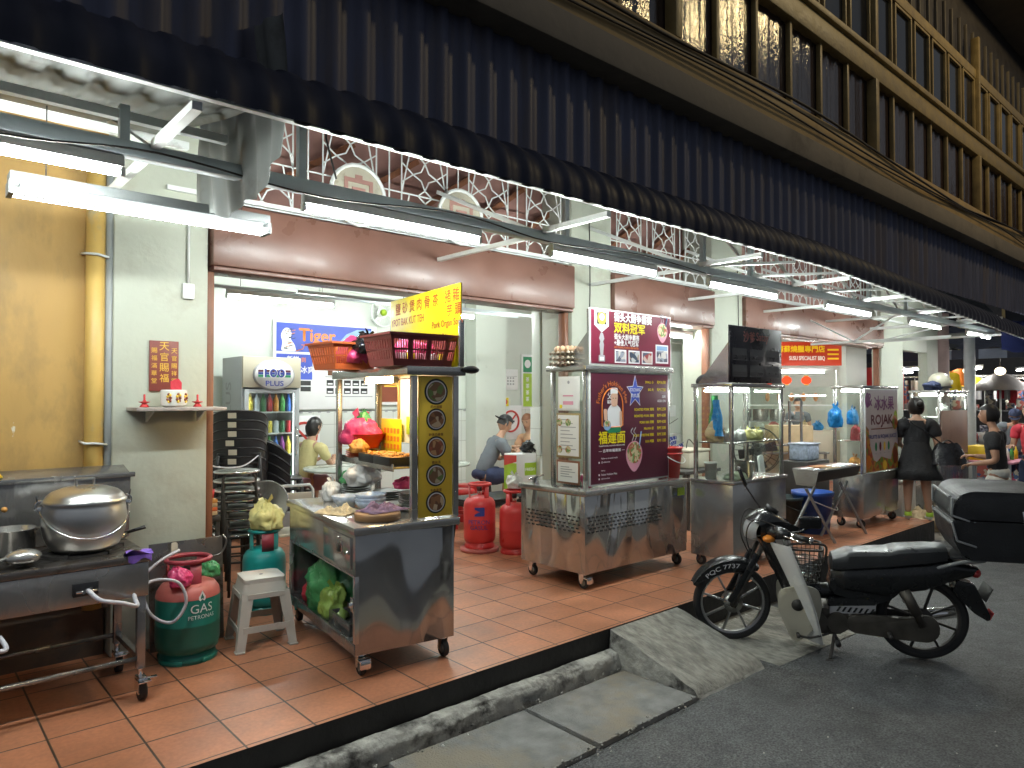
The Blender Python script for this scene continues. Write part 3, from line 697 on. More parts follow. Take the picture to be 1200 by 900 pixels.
def wire(pts, r, label):
    g = M('cable'); g.tube(pts, r, 6, smooth=6); return tag(g.out('wire'), label, 'wire', 'loose wires under the awning')
wire([(-.4, 3.44, 2.66), (.3, 3.43, 2.60), (.9, 3.44, 2.66), (1.7, 3.43, 2.61), (2.6, 3.44, 2.68), (3.4, 3.43, 2.62), (4.4, 3.44, 2.67), (5.4, 3.43, 2.62)], .005, 'black wire sagging along the frame beam over the pork and noodle stalls')
wire([(1.62, 3.5, 3.1), (1.70, 3.35, 2.95), (1.66, 3.3, 2.88), (1.78, 3.42, 2.72)], .006, 'frayed black wire hanging by the strut right of the hanging sheet')
wire([(5.2, 4.70, 3.3), (5.22, 4.71, 2.6), (5.2, 4.72, 2.0), (5.24, 4.72, 1.4)], .006, 'thin cable running down the pillar behind the noodle stall')
wire([(8.0, 4.73, 3.2), (8.02, 4.73, 2.4), (7.98, 4.73, 1.6)], .006, 'thin cable running down the pillar behind the satay sign')
g = M('white_plastic'); g.box(1.40, 1.47, 4.725, 4.748, 2.18, 2.28, .005); g.cyl((1.435, 4.737, 2.28), (1.435, 4.737, 2.75), .008); tag(g.out('junction_box'), 'small white junction box high on the left pale pillar', 'junction box')
# ------------------------------------------------------------------ neighbouring yellow wall and pipes
g = M('yellow_paint', 'brown_wood'); g.box(-4, 1.0, 4.86, 5.0, 0, 3.22); g.use('wall_low_brown').box(-4, .998, 4.852, 4.859, 0, .72); tag(g.out('wall'), 'stained ochre yellow wall behind the stove, left of the pale pillar', 'wall')  # lower band of the wall coloured dark brown
g = M('pipe_yellow', 'white_metal'); g.cyl((.925, 4.80, .3), (.925, 4.80, 3.1), .052, n=20); g.use('pipe_yellow').cyl((.925, 4.80, 1.05), (.925, 4.80, 1.14), .058, n=20)
for z in (1.28, 2.4): g.use('white_metal').tube([(.86, 4.845, z + .01), (.87, 4.745, z), (.925, 4.735, z), (.98, 4.745, z - .01), (.99, 4.845, z - .01)], .008, 6)
tag(g.out('drain_pipe'), 'yellow painted drain pipe running down the ochre wall', 'pipe')
g = M('pipe_grey'); g.cyl((1.0, 4.79, .3), (1.0, 4.79, 3.1), .026, n=14); tag(g.out('conduit'), 'slim grey conduit between the yellow pipe and pale pillar', 'pipe')

# ------------------------------------------------------------------ room behind the beams
def wall(name, m, *bx): g = M(m); g.box(*bx); return setting(g.out(name))
wall('room_wall', 'room_paint', 1.0, 7.19, 8.5, 8.6, 1.38, 3.2); wall('room_wall', 'white_tiles', 1.0, 7.19, 8.49, 8.6, 0, 1.37)
wall('room_wall', 'room_paint', 7.19, 9.6, 8.75, 8.85, 1.38, 3.2); wall('room_wall', 'white_tiles', 7.19, 9.6, 8.74, 8.85, 0, 1.37)
wall('room_wall', 'room_paint', 1.0, 1.1, 5.18, 8.5, 0, 3.2)
wall('room_wall', 'room_paint', 6.6, 7.2, 8.25, 8.49, 0, 3.2)
wall('ceiling', 'room_paint', 1.0, 9.6, 5.22, 8.85, 3.2, 3.28)
wall('room_wall', 'room_paint', 7.0, 9.6, 6.0, 6.12, 0, 3.2); wall('room_wall', 'room_paint', 6.9, 7.0, 6.0, 8.3, 0, 3.2) if False else None
wall('room_wall', 'room_paint', 8.6, 8.7, 5.2, 5.99, 0, 3.2)
wall('room_wall', 'ceiling_brown', 8.71, 16, 9.2, 9.3, 0, 3.2); wall('ceiling', 'ceiling_brown', 8.71, 16, 5.26, 9.2, 2.95, 3.05)
wall('room_wall', 'room_paint', 15.3, 15.4, 6.3, 9.2, 0, 2.94); wall('room_wall', 'room_paint', 12.64, 13.5, 5.36, 5.44, 0, 2.94)
g = M('print_grey')
for i in range(46): g.box(1.3 + i * .125, 1.34 + i * .125, 8.478, 8.489, 1.352, 1.366)
setting(g.out('tile_border'))
g = M('room_paint', 'white_tiles'); g.box(5.50, 5.96, 5.72, 5.86, 1.45, 3.19, .01); g.use('white_tiles').box(5.49, 5.97, 5.71, 5.87, 0, 1.445, .006)
tag(g.out('column'), 'pale room column with white tiled lower half behind the noodle stall', 'column')
g = M('chrome', 'white_metal'); g.cyl((5.53, 5.675, .9), (5.53, 5.675, 2.6), .026, n=14); g.use('white_metal').cyl((5.585, 5.685, .9), (5.585, 5.685, 2.6), .012, n=10)
tag(g.out('pipe'), 'shiny vertical pipe on the room column beside the noodle stall', 'pipe')
rl = [('tube lamp hanging in the room over the drinks fridge', 2.58, 7.3, 2.60), ('tube lamp in the room, mostly hidden behind the yellow stall sign', 4.37, 7.0, 2.58)]
for lb, x, y, z in rl: lamp('room_tube_lamp', lb, x, y, z, group='tube lamps in the room', hang=.6)
lamp('room_tube_lamp', 'unseen fill tube lamp added on the room ceiling behind the noodle stall', 6.0, 6.6, 3.1, group='tube lamps in the room'); lamp('room_tube_lamp', 'bare tube lamp on the small wall right of the noodle stall sign', 6.42, 5.02, 2.30, group='tube lamps in the room', ln=1.0, light='case_light')  # hidden ceiling lamp added for extra room light, beside the visible bare wall tube
g = M('blue_grey_metal'); g.box(1.12, 6.58, 7.285, 7.315, 2.665, 2.70); g.box(3.2, 6.58, 6.985, 7.015, 2.645, 2.68); 
for x in (1.7, 3.6, 5.0): g.cyl((x, 7.3, 2.7), (x, 7.3, 3.2), .004, n=6)
tag(g.out('lamp_rail'), 'pale hanging metal rail that carries the room lamps', 'rail')

# ------------------------------------------------------------------ big stove with pot
st = thing('gas_stove', 'long stainless steel stove with tall splashback and caster legs', 'stove', (.2, 4.3, 0))
def L(o, x, y, z=0): o.location = (-x, -y, -z); return o
def SP(m, n, pr=None): o = m.out(n, pr or st); return L(o, .2, 4.3) if pr is None else o
g = M('steel_grimy'); g.box(-1.2, 1.045, 4.0, 4.58, .70, .737, .005); SP(g, 'top')
g = M('steel_dark'); g.box(-1.2, 1.03, 4.004, 4.03, .525, .698, .003); g.box(1.0, 1.03, 4.031, 4.57, .525, .698, .003); SP(g, 'apron')
g = M('black_plastic'); g.box(.69, .80, 3.995, 4.003, .575, .64, .002); SP(g, 'valve_slot'); g = M('black_plastic'); g.box(.08, .19, 3.995, 4.003, .575, .64, .002); SP(g, 'valve_slot')
g = M('steel_dark'); g.prism([(4.58, .738), (4.55, 1.11), (4.72, 1.15), (4.72, .738)], (-1.2, 0, 0), (0, 1, 0), (0, 0, 1), (2.27, 0, 0), .004); g.box(-1.2, 1.09, 4.535, 4.552, 1.09, 1.118, .004); SP(g, 'splashback')
g = M('fried'); g.cyl((.47, 4.562, .96), (.47, 4.556, .96), .014, n=14); SP(g, 'wash_plug')
for x in (-1.1, 1.0):
    for y in (4.03, 4.52):
        g = M('steel_dark'); g.box(x - .02, x + .02, y - .02, y + .02, .15, .524, .003); o = SP(g, 'leg')
        c = M('chrome', 'rubber'); c.cyl((x, y, .15), (x, y, .115), .013, n=10); c.box(x - .022, x + .022, y - .06, y + .02, .095, .115, .003); c.box(x - .024, x - .018, y - .06, y + .01, .04, .1); c.box(x + .018, x + .024, y - .06, y + .01, .04, .1)
        c.box(x + .02, x + .07, y - .055, y - .03, .10, .108, .002); c.box(x - .03, x + .03, y - .10, y - .055, .10, .108, .002)
        c.use('rubber').cyl((x - .016, y - .035, .05), (x + .016, y - .035, .05), .05, n=22); c.use('chrome').cyl((x - .018, y - .035, .05), (x + .018, y - .035, .05), .024, n=14); c.out('caster', o)
g = M('steel_dark'); g.box(.985, 1.015, 4.051, 4.499, .19, .22); g.cyl((-1.1, 4.03, .20), (.98, 4.03, .20), .013, n=12); g.cyl((-1.1, 4.52, .20), (.98, 4.52, .20), .013, n=12); SP(g, 'rail')
for cx in (.78, .28, -.4):
    g = M('iron'); g.lathe([(.13, 0), (.19, 0), (.19, .014), (.13, .014), (.13, 0)], (cx, 4.3, .7375), 30, cap0=False, cap1=False)
    for k in range(6):
        a = k * math.pi / 3; g.bar((cx + .06 * math.cos(a), 4.3 + .06 * math.sin(a), .748), (cx + .2 * math.cos(a), 4.3 + .2 * math.sin(a), .748), .016, .02)
    g.cyl((cx, 4.3, .7375), (cx, 4.3, .75), .05); SP(g, 'burner')
g = M('chrome'); g.cyl((.745, 3.996, .607), (.745, 3.965, .607), .012); g.bar((.725, 3.97, .595), (.765, 3.97, .62), .012); g.cyl((.70, 3.98, .6), (.795, 3.98, .6), .007); SP(g, 'gas_valve')

pot = thing('stock_pot', 'large polished aluminium pot with lid and wire bail on the stove', 'pot', (.785, 4.26, .752))
g = M('alu'); g.lathe([(.0, .0), (.11, 0), (.15, .006), (.18, .028), (.203, .07), (.216, .125), (.216, .165), (.209, .20), (.203, .215), (.207, .222)], n=56, cap1=False); g.out('body', pot)
g = M('alu'); g.lathe([(.214, .218), (.217, .228), (.206, .234), (.195, .250), (.17, .268), (.12, .283), (.06, .290), (0, .291)], n=56, cap0=False); ld = g.out('lid', pot)
g = M('alu'); g.bar((-.045, 0, .288), (-.045, 0, .318), .022, .008); g.bar((.045, 0, .288), (.045, 0, .318), .022, .008); g.box(-.05, .05, -.012, .012, .316, .325, .003); g.out('handle', ld)
for s in (-1, 1):
    g = M('chrome', 'black_plastic'); ex = s * .222; g.tube([(ex + .022 * math.cos(k * .4488), 0, .212 + .022 * math.sin(k * .4488)) for k in range(14)], .006, 8, True); g.box(ex - .012, ex + .012, -.012, .012, .18, .212, .003); g.use('black_plastic').cyl((ex + s * .01, 0, .225), (ex + s * .016, 0, .26), .005); g.out('ear', pot)
g = M('chrome'); g.tube([(.222 * math.cos(math.pi * k / 24) * 1.02, -.225 * math.sin(math.pi * k / 24), .205 - .13 * math.sin(math.pi * k / 24)) for k in range(25)], .0038, 8); g.out('bail', pot)
pot.scale = (.90, .90, 1.16)

p2 = thing('saucepan', 'small open aluminium pan at the left edge of the stove', 'pot', (.475, 4.34, .762))
g = M('steel'); g.lathe([(0, 0), (.095, 0), (.105, .01), (.108, .125), (.114, .128), (.104, .128), (.101, .012), (0, .01)], n=36); g.out('body', p2)
g = M('steel'); g.bar((.10, 0, .11), (.20, .10, .13), .018, .008, .003); g.out('handle', p2)
g = M('steel'); g.sph((.50, 4.10, .785), .062, 20, (1.25, 1, .62)); g.tube([(.44, 4.09, .79), (.30, 4.04, .765), (.12, 4.03, .76)], .011, 8); tag(g.out('ladle'), 'steel ladle lying face down in front of the small pan', 'ladle')
g = M('black_plastic', 'steel'); g.tube([(.98, 4.34, .80), (1.09, 4.31, .83)], [.008, .011], 10); g.use('steel').lathe([(.055, .02), (.06, .045), (.055, .045), (.05, .025), (0, .02)], (.95, 4.36, .76), 20); tag(g.out('skimmer'), 'black handled skimmer poking out behind the big pot', 'skimmer')
g = M('yellow_plastic'); g.prism([(0, 0), (.20, 0), (.14, .075), (.055, .08), (.05, .15), (-.02, .15), (-.03, .02)], (.27, 4.56, 1.125), (1, 0, 0), (0, .1, 1), (0, .08, 0), .012); tag(g.out('dustpan'), 'bright yellow plastic scoop standing on the stove splashback', 'scoop')
g = M('print_purple'); MATS['print_purple'].node_tree.nodes['Principled BSDF']; 
g = M('purple_glove'); mat('purple_glove', (.22, .12, .55), .4, var=.2, vs=20, bump=.4, bs=30)
g.grid(lambda a, b: (.92 + .13 * a, 3.99 + .07 * b + .01 * math.sin(a * 9), .742 + .014 * math.sin(a * 5 + b * 4) + .012 * (b < .3)), 12, 8); g.grid(lambda a, b: (.93 + .11 * a, 3.992 - .002 - .003 * math.sin(a * 9), .742 - .03 * b * (1 + .4 * math.sin(a * 7))), 12, 6)
tag(g.out('glove'), 'purple rubber glove lying on the stove corner', 'glove')
def hose(name, pts, r, label, m='hose_white'):
    g = M(m); g.tube(pts, r, 10, smooth=8); return tag(g.out(name), label, 'hose')
hose('gas_hose', [(.75, 3.96, .605), (.79, 3.90, .565), (.88, 3.90, .535), (.955, 3.93, .50), (.965, 3.99, .515), (.955, 4.03, .57)], .011, 'white gas hose looping from the stove valve under the counter')
hose('gas_hose', [(.13, 3.98, .55), (.22, 3.94, .46), (.33, 3.92, .42), (.42, 3.95, .40), (.40, 4.0, .45)], .011, 'short white hose hanging under the left end of the stove')
hose('gas_hose', [(1.03, 4.2, .52), (1.13, 4.24, .54), (1.25, 4.25, .50), (1.29, 4.25, .38), (1.22, 4.27, .28), (1.12, 4.33, .34), (1.10, 4.42, .50), (1.20, 4.46, .59), (1.33, 4.52, .63)], .009, 'white gas hose coiled from the stove to the green cylinder')

# ------------------------------------------------------------------ gas cylinders
def gas(label, loc, body, collar, r=.165, h=.42, rz=0., tops=None, marks=None, dolly=False, neck=.12):
    t = thing('gas_cylinder', label, 'gas cylinder', loc, rz, 'gas cylinders')
    g = M(body); g.lathe([(.0, .05), (r * .75, .045), (r * .95, .07), (r, .11), (r, h * .52), (r * 1.008, h * .53), (r, h * .54), (r, h - .05), (r * .96, h - .015), (r * .82, h + .02), (r * .5, h + .045), (.0, h + .055)], n=40); g.out('body', t)
    if tops: g = M(tops); g.lathe([(r * 1.004, h - .045), (r * .968, h - .012), (r * .83, h + .024), (r * .5, h + .049), (0, h + .058)], n=40, cap0=False); g.out('shoulder', t)
    g = M(body); g.lathe([(r * .86, .0), (r * .90, 0), (r * .90, .018), (r * .84, .065), (r * .80, .065), (r * .86, .0)], n=40, cap0=False, cap1=False)
    for k in range(4): g.lathe([(r * .93, .002), (r * .95, .03), (r * .92, .03), (r * .90, .002)], n=8, a0=k * 1.571 + .2, a1=k * 1.571 + 1.1, cap0=False, cap1=False)
    g.out('foot_ring', t)
    g = M(collar); zt = h + neck + .045; rc = r * .68
    g.tube([(rc * math.cos(k * .2618), rc * math.sin(k * .2618), zt) for k in range(24)], .014, 8, True)
    for a in (.3, 2.4, 4.5):
        g.lathe([(rc, h + .02), (rc, zt - .004), (rc - .007, zt - .004), (rc - .007, h + .02), (rc, h + .02)], n=5, a0=a, a1=a + .55, cap0=False, cap1=False)
    g.out('collar', t)
    g = M('chrome', 'iron'); g.cyl((0, 0, h + .05), (0, 0, h + .10), .022); g.use('iron').cyl((0, 0, h + .10), (0, 0, h + .155), .026, .022, 14); g.use('chrome').cyl((0, 0, h + .085), (.07, -.02, h + .085), .012); g.out('valve', t)
    if marks:
        g = M(*marks[0])
        def wrap(a0, z0): return lambda a, b: V(((r + .002) * math.cos(a0 + a / r), (r + .002) * math.sin(a0 + a / r), z0 + b))
        for m_, tx, hh, a0, z0, al in marks[1]:
            g.use(m_)
            if isinstance(tx, str): g.text(tx, (0, 0, 0), hh, bold=.02, fn=wrap(a0, z0), align=al)
            else: g.raw([wrap(a0, z0)(a, b) for a, b in tx], [tuple(range(len(tx)))])
        g.out('lettering', t)
    if dolly:
        g = M('gas_pink', 'rubber'); g.lathe([(r * 1.15, -.002), (r * 1.22, .0), (r * 1.22, .03), (r * 1.1, .035), (0, .033)], (0, 0, -.035), 36)
        g.out('tray', t)
    return t
drop = [(0, -.012), (.010, -.022), (.018, -.014), (.018, 0), (.010, .014), (.0, .034), (-.010, .014), (-.018, 0), (-.018, -.014), (-.010, -.022)]
gg = gas('dark green cylinder with pink top beside the stove leg', (1.365, 4.46, .0), 'gas_green', 'gas_collar', .178, .42, R(0), 'gas_pink',
    (('print_white',), [('print_white', 'GAS', .05, R(-82), .30, 'c'), ('print_white', 'PETRONAS', .022, R(-82), .265, 'c'), ('print_white', [(a * 1.1, b * 1.1 + .39) for a, b in drop], 0, R(-82), 0, 'c'), ('gas_green', [(a * .5, b * .6 + .388) for a, b in drop], 0, R(-82), 0.001, 'c')]))
tc_ = gas('teal cylinder behind the grey stool with a yellow bag on top', (2.075, 5.06, 0), 'gas_teal', 'gas_teal', .15, .42, .5)
g = M('gas_collar'); g.lathe([(.104, .445), (.104, .575), (.110, .575), (.110, .445), (.104, .445)], n=6, a0=R(-150), a1=R(-105), cap0=False, cap1=False); g.out('red_guard', tc_)
def bag(name, label, c, sc, m, knot=(0, 0, .5), seed=0, n=2.3, amp=.28, cat='bag'):
    from mathutils import noise
    g = M(m); g.sph((0, 0, 0), 1, 56)
    for v in g.bm.verts:
        p = v.co.copy(); d = noise.noise(p * n * .7 + V((seed * 7.1, seed, 2))) * amp - abs(noise.noise(p * n * 1.5 + V((seed, 3, seed)))) * amp * .9 + abs(noise.noise(p * n * 3.6 + V((seed, 1, seed)))) * amp * .16 - .04 * abs(math.sin(math.atan2(p.y, p.x) * 7 + seed)) * max(0, p.z)
        q = p * (1 + d)
        if q.z < -.55: q.z = -.55 + (q.z + .55) * .12
        v.co = V((q.x * sc[0], q.y * sc[1], q.z * sc[2]))
    if knot:
        z = sc[2] * .9
        for k in range(3):
            a = seed + k * 2.1; g.raw([(0, 0, z), (.3 * sc[0] * math.cos(a), .3 * sc[1] * math.sin(a), z + sc[2] * (.35 + .2 * (k % 2))), (.5 * sc[0] * math.cos(a + .5), .5 * sc[1] * math.sin(a + .5), z + sc[2] * .25), (.2 * sc[0] * math.cos(a + 1), .2 * sc[1] * math.sin(a + 1), z - sc[2] * .1)], [(0, 1, 2), (0, 2, 3)])
    o = g.out(name, sharp=75); o.location = V(c) + V((0, 0, .55 * sc[2])); return tag(o, label, cat) if label else o
bag('plastic_bag', 'pink plastic bag stuffed inside the green cylinder collar', (1.285, 4.36, .455), (.065, .07, .075), 'pink_bag', None, 1)
bag('plastic_bag', 'green plastic bag tucked beside the green cylinder valve', (1.50, 4.50, .45), (.065, .06, .065), 'green_bag', None, 2)
bag('plastic_bag', 'pale yellow bag of noodles sitting on the teal cylinder', (2.075, 5.03, .60), (.125, .12, .125), 'yellow_bag', 1, 4)
g = M('steel_grimy'); g.obox((1.43, 4.69, .325), (.44, .012, .65), (R(-4), 0, 0), .003); g.tube([(1.52, 4.685, .53), (1.62, 4.66, .545), (1.66, 4.66, .62), (1.645, 4.69, .66)], .006, 6, smooth=5); tag(g.out('steel_sheet'), 'dull steel sheet leaning against the pillar behind the green cylinder', 'steel sheet')
g = M('cream_plastic'); g.prism(rr([(-.018, 0), (.018, 0), (.018, .075), (-.018, .075)], .012), (1.34, 4.655, .58), (1, 0, 0), (0, 0, 1), (0, -.008, 0)); tag(g.out('price_tag'), 'small cream tag hanging on the steel sheet', 'tag')

# ------------------------------------------------------------------ altar on the pillar
al = thing('altar_shelf', 'thin stone wall shelf under the red plaque on the pale pillar', 'shelf', (1.34, 4.74, 1.47))
g = M('marble'); mat('marble', (.36, .31, .28), .35, var=.25, vs=25); g.box(-.255, .262, -.23, .0, 0, .022, .004); g.out('board', al)
g = M('white_metal'); g.prism([(0, 0), (-.16, 0), (0, -.07)], (-.15, -.005, -.001), (0, 1, 0), (0, 0, 1), (.012, 0, 0)); g.prism([(0, 0), (-.16, 0), (0, -.07)], (.15, -.005, -.001), (0, 1, 0), (0, 0, 1), (.012, 0, 0)); g.out('bracket', al)
pq = M('plaque_red', 'print_gold'); pq.box(-.085, .085, -.012, 0, 0, .315, .003); pq.use('print_gold')
def column(g, s, x, z0, h, gap, y):
    for i, c in enumerate(s): g.text(c, (x, y, z0 - i * gap), h, align='c', bold=.012)
column(pq, '天官賜福', 0, .255, .052, .066, -.0135); column(pq, '賜福滿華堂', -.058, .238, .032, .047, -.0135); column(pq, '天官賜祥雲', .058, .238, .032, .047, -.0135)
o = pq.out('plaque'); o.location = (1.295, 4.748, 1.59); tag(o, 'red plaque with gold Chinese characters on the pale pillar', 'plaque')
ip = thing('incense_pot', 'white flowered incense pot on the altar shelf', 'pot', (1.315, 4.60, 1.493))
g = M('porcelain', 'print_ochre', 'print_brown'); g.lathe([(0, 0), (.055, 0), (.07, .01), (.075, .03), (.075, .10), (.070, .105), (.066, .10), (.066, .08), (0, .08)], n=32)
for a in (-2.2, -1.5, -.8):
    for k in range(7):
        q = a + .12 * math.cos(k * .9); zz = .055 + .022 * math.sin(k * .9) if k else .055; g.use('print_ochre' if k % 2 else 'print_brown'); g.sph((.0755 * math.cos(q), .0755 * math.sin(q), zz), .009, 8, (1, 1, 1))
g.out('bowl', ip)
g = M('cloth_red'); g.prism([(-.03, 0), (.03, 0), (.033, .07), (.015, .095), (-.008, .09), (-.032, .075)], (.02, .02, .08), (1, 0, 0), (0, .1, 1), (0, .01, 0)); g.out('red_packet', ip)
for x, lb in ((1.155, 'tiny red candle holder left of the incense pot'), (1.46, 'tiny red candle holder right of the incense pot')):
    g = M('red_plastic'); g.lathe([(0, 0), (.028, 0), (.02, .012), (.012, .022), (.032, .03), (.034, .033), (.012, .034), (.006, .045), (.006, .075), (0, .078)], n=16); o = g.out('candle_holder'); o.location = (x, 4.62, 1.493); tag(o, lb, 'candle holder', 'candle holders on the altar')

# ------------------------------------------------------------------ plastic stool
ps = thing('plastic_stool', 'beige grey plastic stool with square top beside the pork stall', 'stool', (1.80, 4.44, 0), R(-9))
g = M('grey_plastic')
tp = rr([(-.125, -.125), (.125, -.125), (.125, .125), (-.125, .125)], .035)
g.prism(tp, (0, 0, .395), (1, 0, 0), (0, 1, 0), (0, 0, .03), .006)
sk = [V((a, b, .398)) for a, b in tp]; g.raw([*sk, *[V((p.x * 1.12, p.y * 1.12, .33)) for p in sk]], [(i, (i + 1) % len(sk), len(sk) + (i + 1) % len(sk), len(sk) + i) for i in range(len(sk))])
g.use('dark_grey_plastic').cyl((0, 0, .4252), (0, 0, .4262), .012, n=14); g.out('seat', ps)
for sx in (-1, 1):
    for sy in (-1, 1):
        g = M('grey_plastic')
        for ax in (0, 1):
            t0 = (V((sx * .142, sy * .142, .345)), V((sx * (.142 - .07 * (ax == 0)), sy * (.142 - .07 * (ax == 1)), .345))); b0 = (V((sx * .182, sy * .182, 0)), V((sx * (.182 - .048 * (ax == 0)), sy * (.182 - .048 * (ax == 1)), 0)))
            n = V((sx * (ax == 1), sy * (ax == 0), 0)) * -.006
            g.raw([t0[0], t0[1], b0[1], b0[0], t0[0] + n, t0[1] + n, b0[1] + n, b0[0] + n], [(0, 1, 2, 3), (4, 5, 6, 7), (1, 2, 6, 5), (2, 3, 7, 6)])
        g.box(sx * .16 - .028, sx * .16 + .028, sy * .16 - .028, sy * .16 + .028, 0, .012, .004); g.out('leg', ps)
for k in range(4):
    a = k * math.pi / 2; c, s_ = math.cos(a), math.sin(a); g = M('grey_plastic')
    g.bar((.166 * c - .14 * s_, .166 * s_ + .14 * c, .13), (.166 * c + .14 * s_, .166 * s_ - .14 * c, .13), .008, .038); g.out('stretcher', ps); g = M('grey_plastic'); g.bar((.145 * c - .11 * s_, .145 * s_ + .11 * c, .325), (.145 * c + .11 * s_, .145 * s_ - .11 * c, .325), .008, .03); g.out('skirt_panel', ps)

# ------------------------------------------------------------------ stack of round stools
def round_stool():
    t = thing('round_stool', 'round metal topped stool on top of the stack behind the teal cylinder', 'stool', (2.02, 5.46, 0), .2, 'stacked round stools')
    g = M('plate_grey', 'chrome'); g.cyl((0, 0, .44), (0, 0, .455), .158, n=32); g.use('chrome').tube([(.16 * math.cos(k * .2618), .16 * math.sin(k * .2618), .445) for k in range(24)], .010, 8, True); g.out('seat', t)
    for k in range(4):
        a = k * math.pi / 2 + .4; g = M('iron'); g.tube([(.135 * math.cos(a), .135 * math.sin(a), .437), (.165 * math.cos(a), .165 * math.sin(a), .40), (.185 * math.cos(a), .185 * math.sin(a), .0)], .011, 8); g.out('leg', t)
    g = M('iron'); g.tube([(.172 * math.cos(k * .2618), .172 * math.sin(k * .2618), .25) for k in range(24)], .007, 6, True); g.out('ring', t)
    return t
rs = round_stool(); rs.location.z = .07 * 8 - .02
nm = ['second', 'third', 'fourth', 'fifth', 'sixth', 'seventh', 'eighth']
for i in range(7): dup(rs, (2.02 + .004 * math.sin(i * 3), 5.46, .07 * (7 - i) - .02 + .02 * (i == 6)), .2 + .06 * i, 'round metal stool, %s from the top of the stack behind the teal cylinder' % nm[i])

# ------------------------------------------------------------------ stacked black chairs
def black_chair():
    t = thing('plastic_chair', 'black plastic chair topmost in the tall stack beside the doorway', 'chair', (2.52, 6.75, 0), R(158), 'stacked black chairs')
    g = M('black_plastic'); g.prism(rr([(-.2, -.2), (.2, -.2), (.19, .2), (-.19, .2)], .06), (0, 0, .42), (1, 0, 0), (0, 1, 0), (0, .0, .018), .006); g.out('seat', t)
    def tub(o):
        def f(u, v):
            a = R(-12 + 204 * u); q = abs(2 * u - 1); r = .225 + .03 * v - o; h = .40 * (1 - .42 * q ** 3)
            return (r * math.cos(a), -.02 + r * 1.02 * math.sin(a), .43 + h * v)
        return f
    g = M('black_plastic'); g.grid(tub(0), 28, 8); g.grid(tub(.012), 28, 8); g.tube([tub(.006)(k / 28, 1) for k in range(29)], .011, 8); bk = g.out('backrest', t)
    g = M('cream_plastic'); g.obox((.06, .232, .79), (.075, .004, .05), (R(-4), 0, R(-14))); g.out('sticker', bk)
    for sx in (-1, 1):
        for sy in (-1, 1): g = M('black_plastic'); g.bar((sx * .18, sy * .18, .42), (sx * .205, sy * .215, 0), .04, .03, .006); g.out('leg', t)
    return t
bc = black_chair(); bc.location.z = .085 * 7
for i in range(7): dup(bc, (2.52 + .006 * math.sin(i * 5), 6.75 + .004 * i, .085 * (6 - i)), R(158 + 3 * math.sin(i * 2.3)), 'black plastic chair, %s from the top of the tall stack beside the doorway' % nm[i])
nm5 = ['topmost in', 'second from the top of', 'third from the top of', 'bottom one of']
for i in range(4): dup(bc, (3.02, 6.95, .10 * (3 - i) - (.13 if False else 0)), R(70), 'black plastic chair, %s the low stack in front of the fridge' % nm5[i], 'black chairs stacked by the fridge')

# folding chairs behind the pork stall
ch = thing('folding_chair', 'white tubular folding chair back behind the pork stall counter', 'chair', (2.58, 5.75, 0), R(-10))
g = M('white_metal'); g.tube([(-.19, .05, 0), (-.19, 0, .5), (-.19, -.01, .76), (-.16, -.01, .80), (.16, -.01, .80), (.19, -.01, .76), (.19, 0, .5), (.19, .05, 0)], .013, 10); g.out('frame', ch)
g = M('cream_plastic'); g.box(-.178, .178, -.02, .0, .66, .74, .004); g.out('backrest', ch)
g = M('cream_plastic'); g.box(-.18, .18, -.38, -.03, .44, .46, .006); g.out('seat', ch)
for s in (-1, 1): g = M('white_metal'); g.tube([(s * .17, -.4, 0), (s * .17, -.02, .47)], .012, 8); g.out('leg', ch)
g = M('steel'); g.lathe([(0, .0), (.19, .012), (.20, .03), (.195, .035), (.185, .02), (0, .012)], n=36, axis=(-.5, -.75, .35)); o = g.out('round_tray'); o.location = (2.36, 5.75, .66); tag(o, 'round metal tray standing on edge behind the stool stack', 'tray')
g = M('blue_grey_metal'); g.cyl((2.36, 5.78, 0), (2.36, 5.78, .50), .02); g.cyl((2.36, 5.78, 0), (2.36, 5.78, .02), .14); g.cyl((2.36, 5.78, .49), (2.36, 5.78, .51), .1); tag(g.out('tray_stand'), 'small grey metal stand holding the round tray on edge', 'stand')
g = M('orange_plastic', 'straw'); 
for k in range(4): g.use(['straw', 'orange_plastic', 'straw', 'fried'][k]); g.box(1.63, 1.72, 5.0, 5.12, .74 + k * .028, .766 + k * .028, .004)
tag(g.out('tray_stack'), 'small stack of orange and brown boxes inside the doorway by the brown jamb', 'boxes')
g = M('iron'); g.box(1.62, 1.73, 4.97, 5.18, .70, .735, .004); 
for x in (1.635, 1.715):
    for y in (4.99, 5.16): g.box(x - .012, x + .012, y - .012, y + .012, 0, .70)
tag(g.out('side_table'), 'narrow dark side table just inside the doorway jamb', 'table')
g = M('red_plastic'); g.lathe([(0, 0), (.034, 0), (.045, .06), (.041, .06), (.03, .006), (0, .005)], n=20); o = g.out('bowl'); o.location = (1.675, 5.06, .853); tag(o, 'red plastic bowl on the boxes inside the doorway', 'bowl')
hose('cable', [(1.61, 5.0, 1.12), (1.75, 5.1, 1.06), (2.0, 5.3, 1.035), (2.4, 6.0, 1.05)], .006, 'white cable sagging from the jamb past the black chairs')
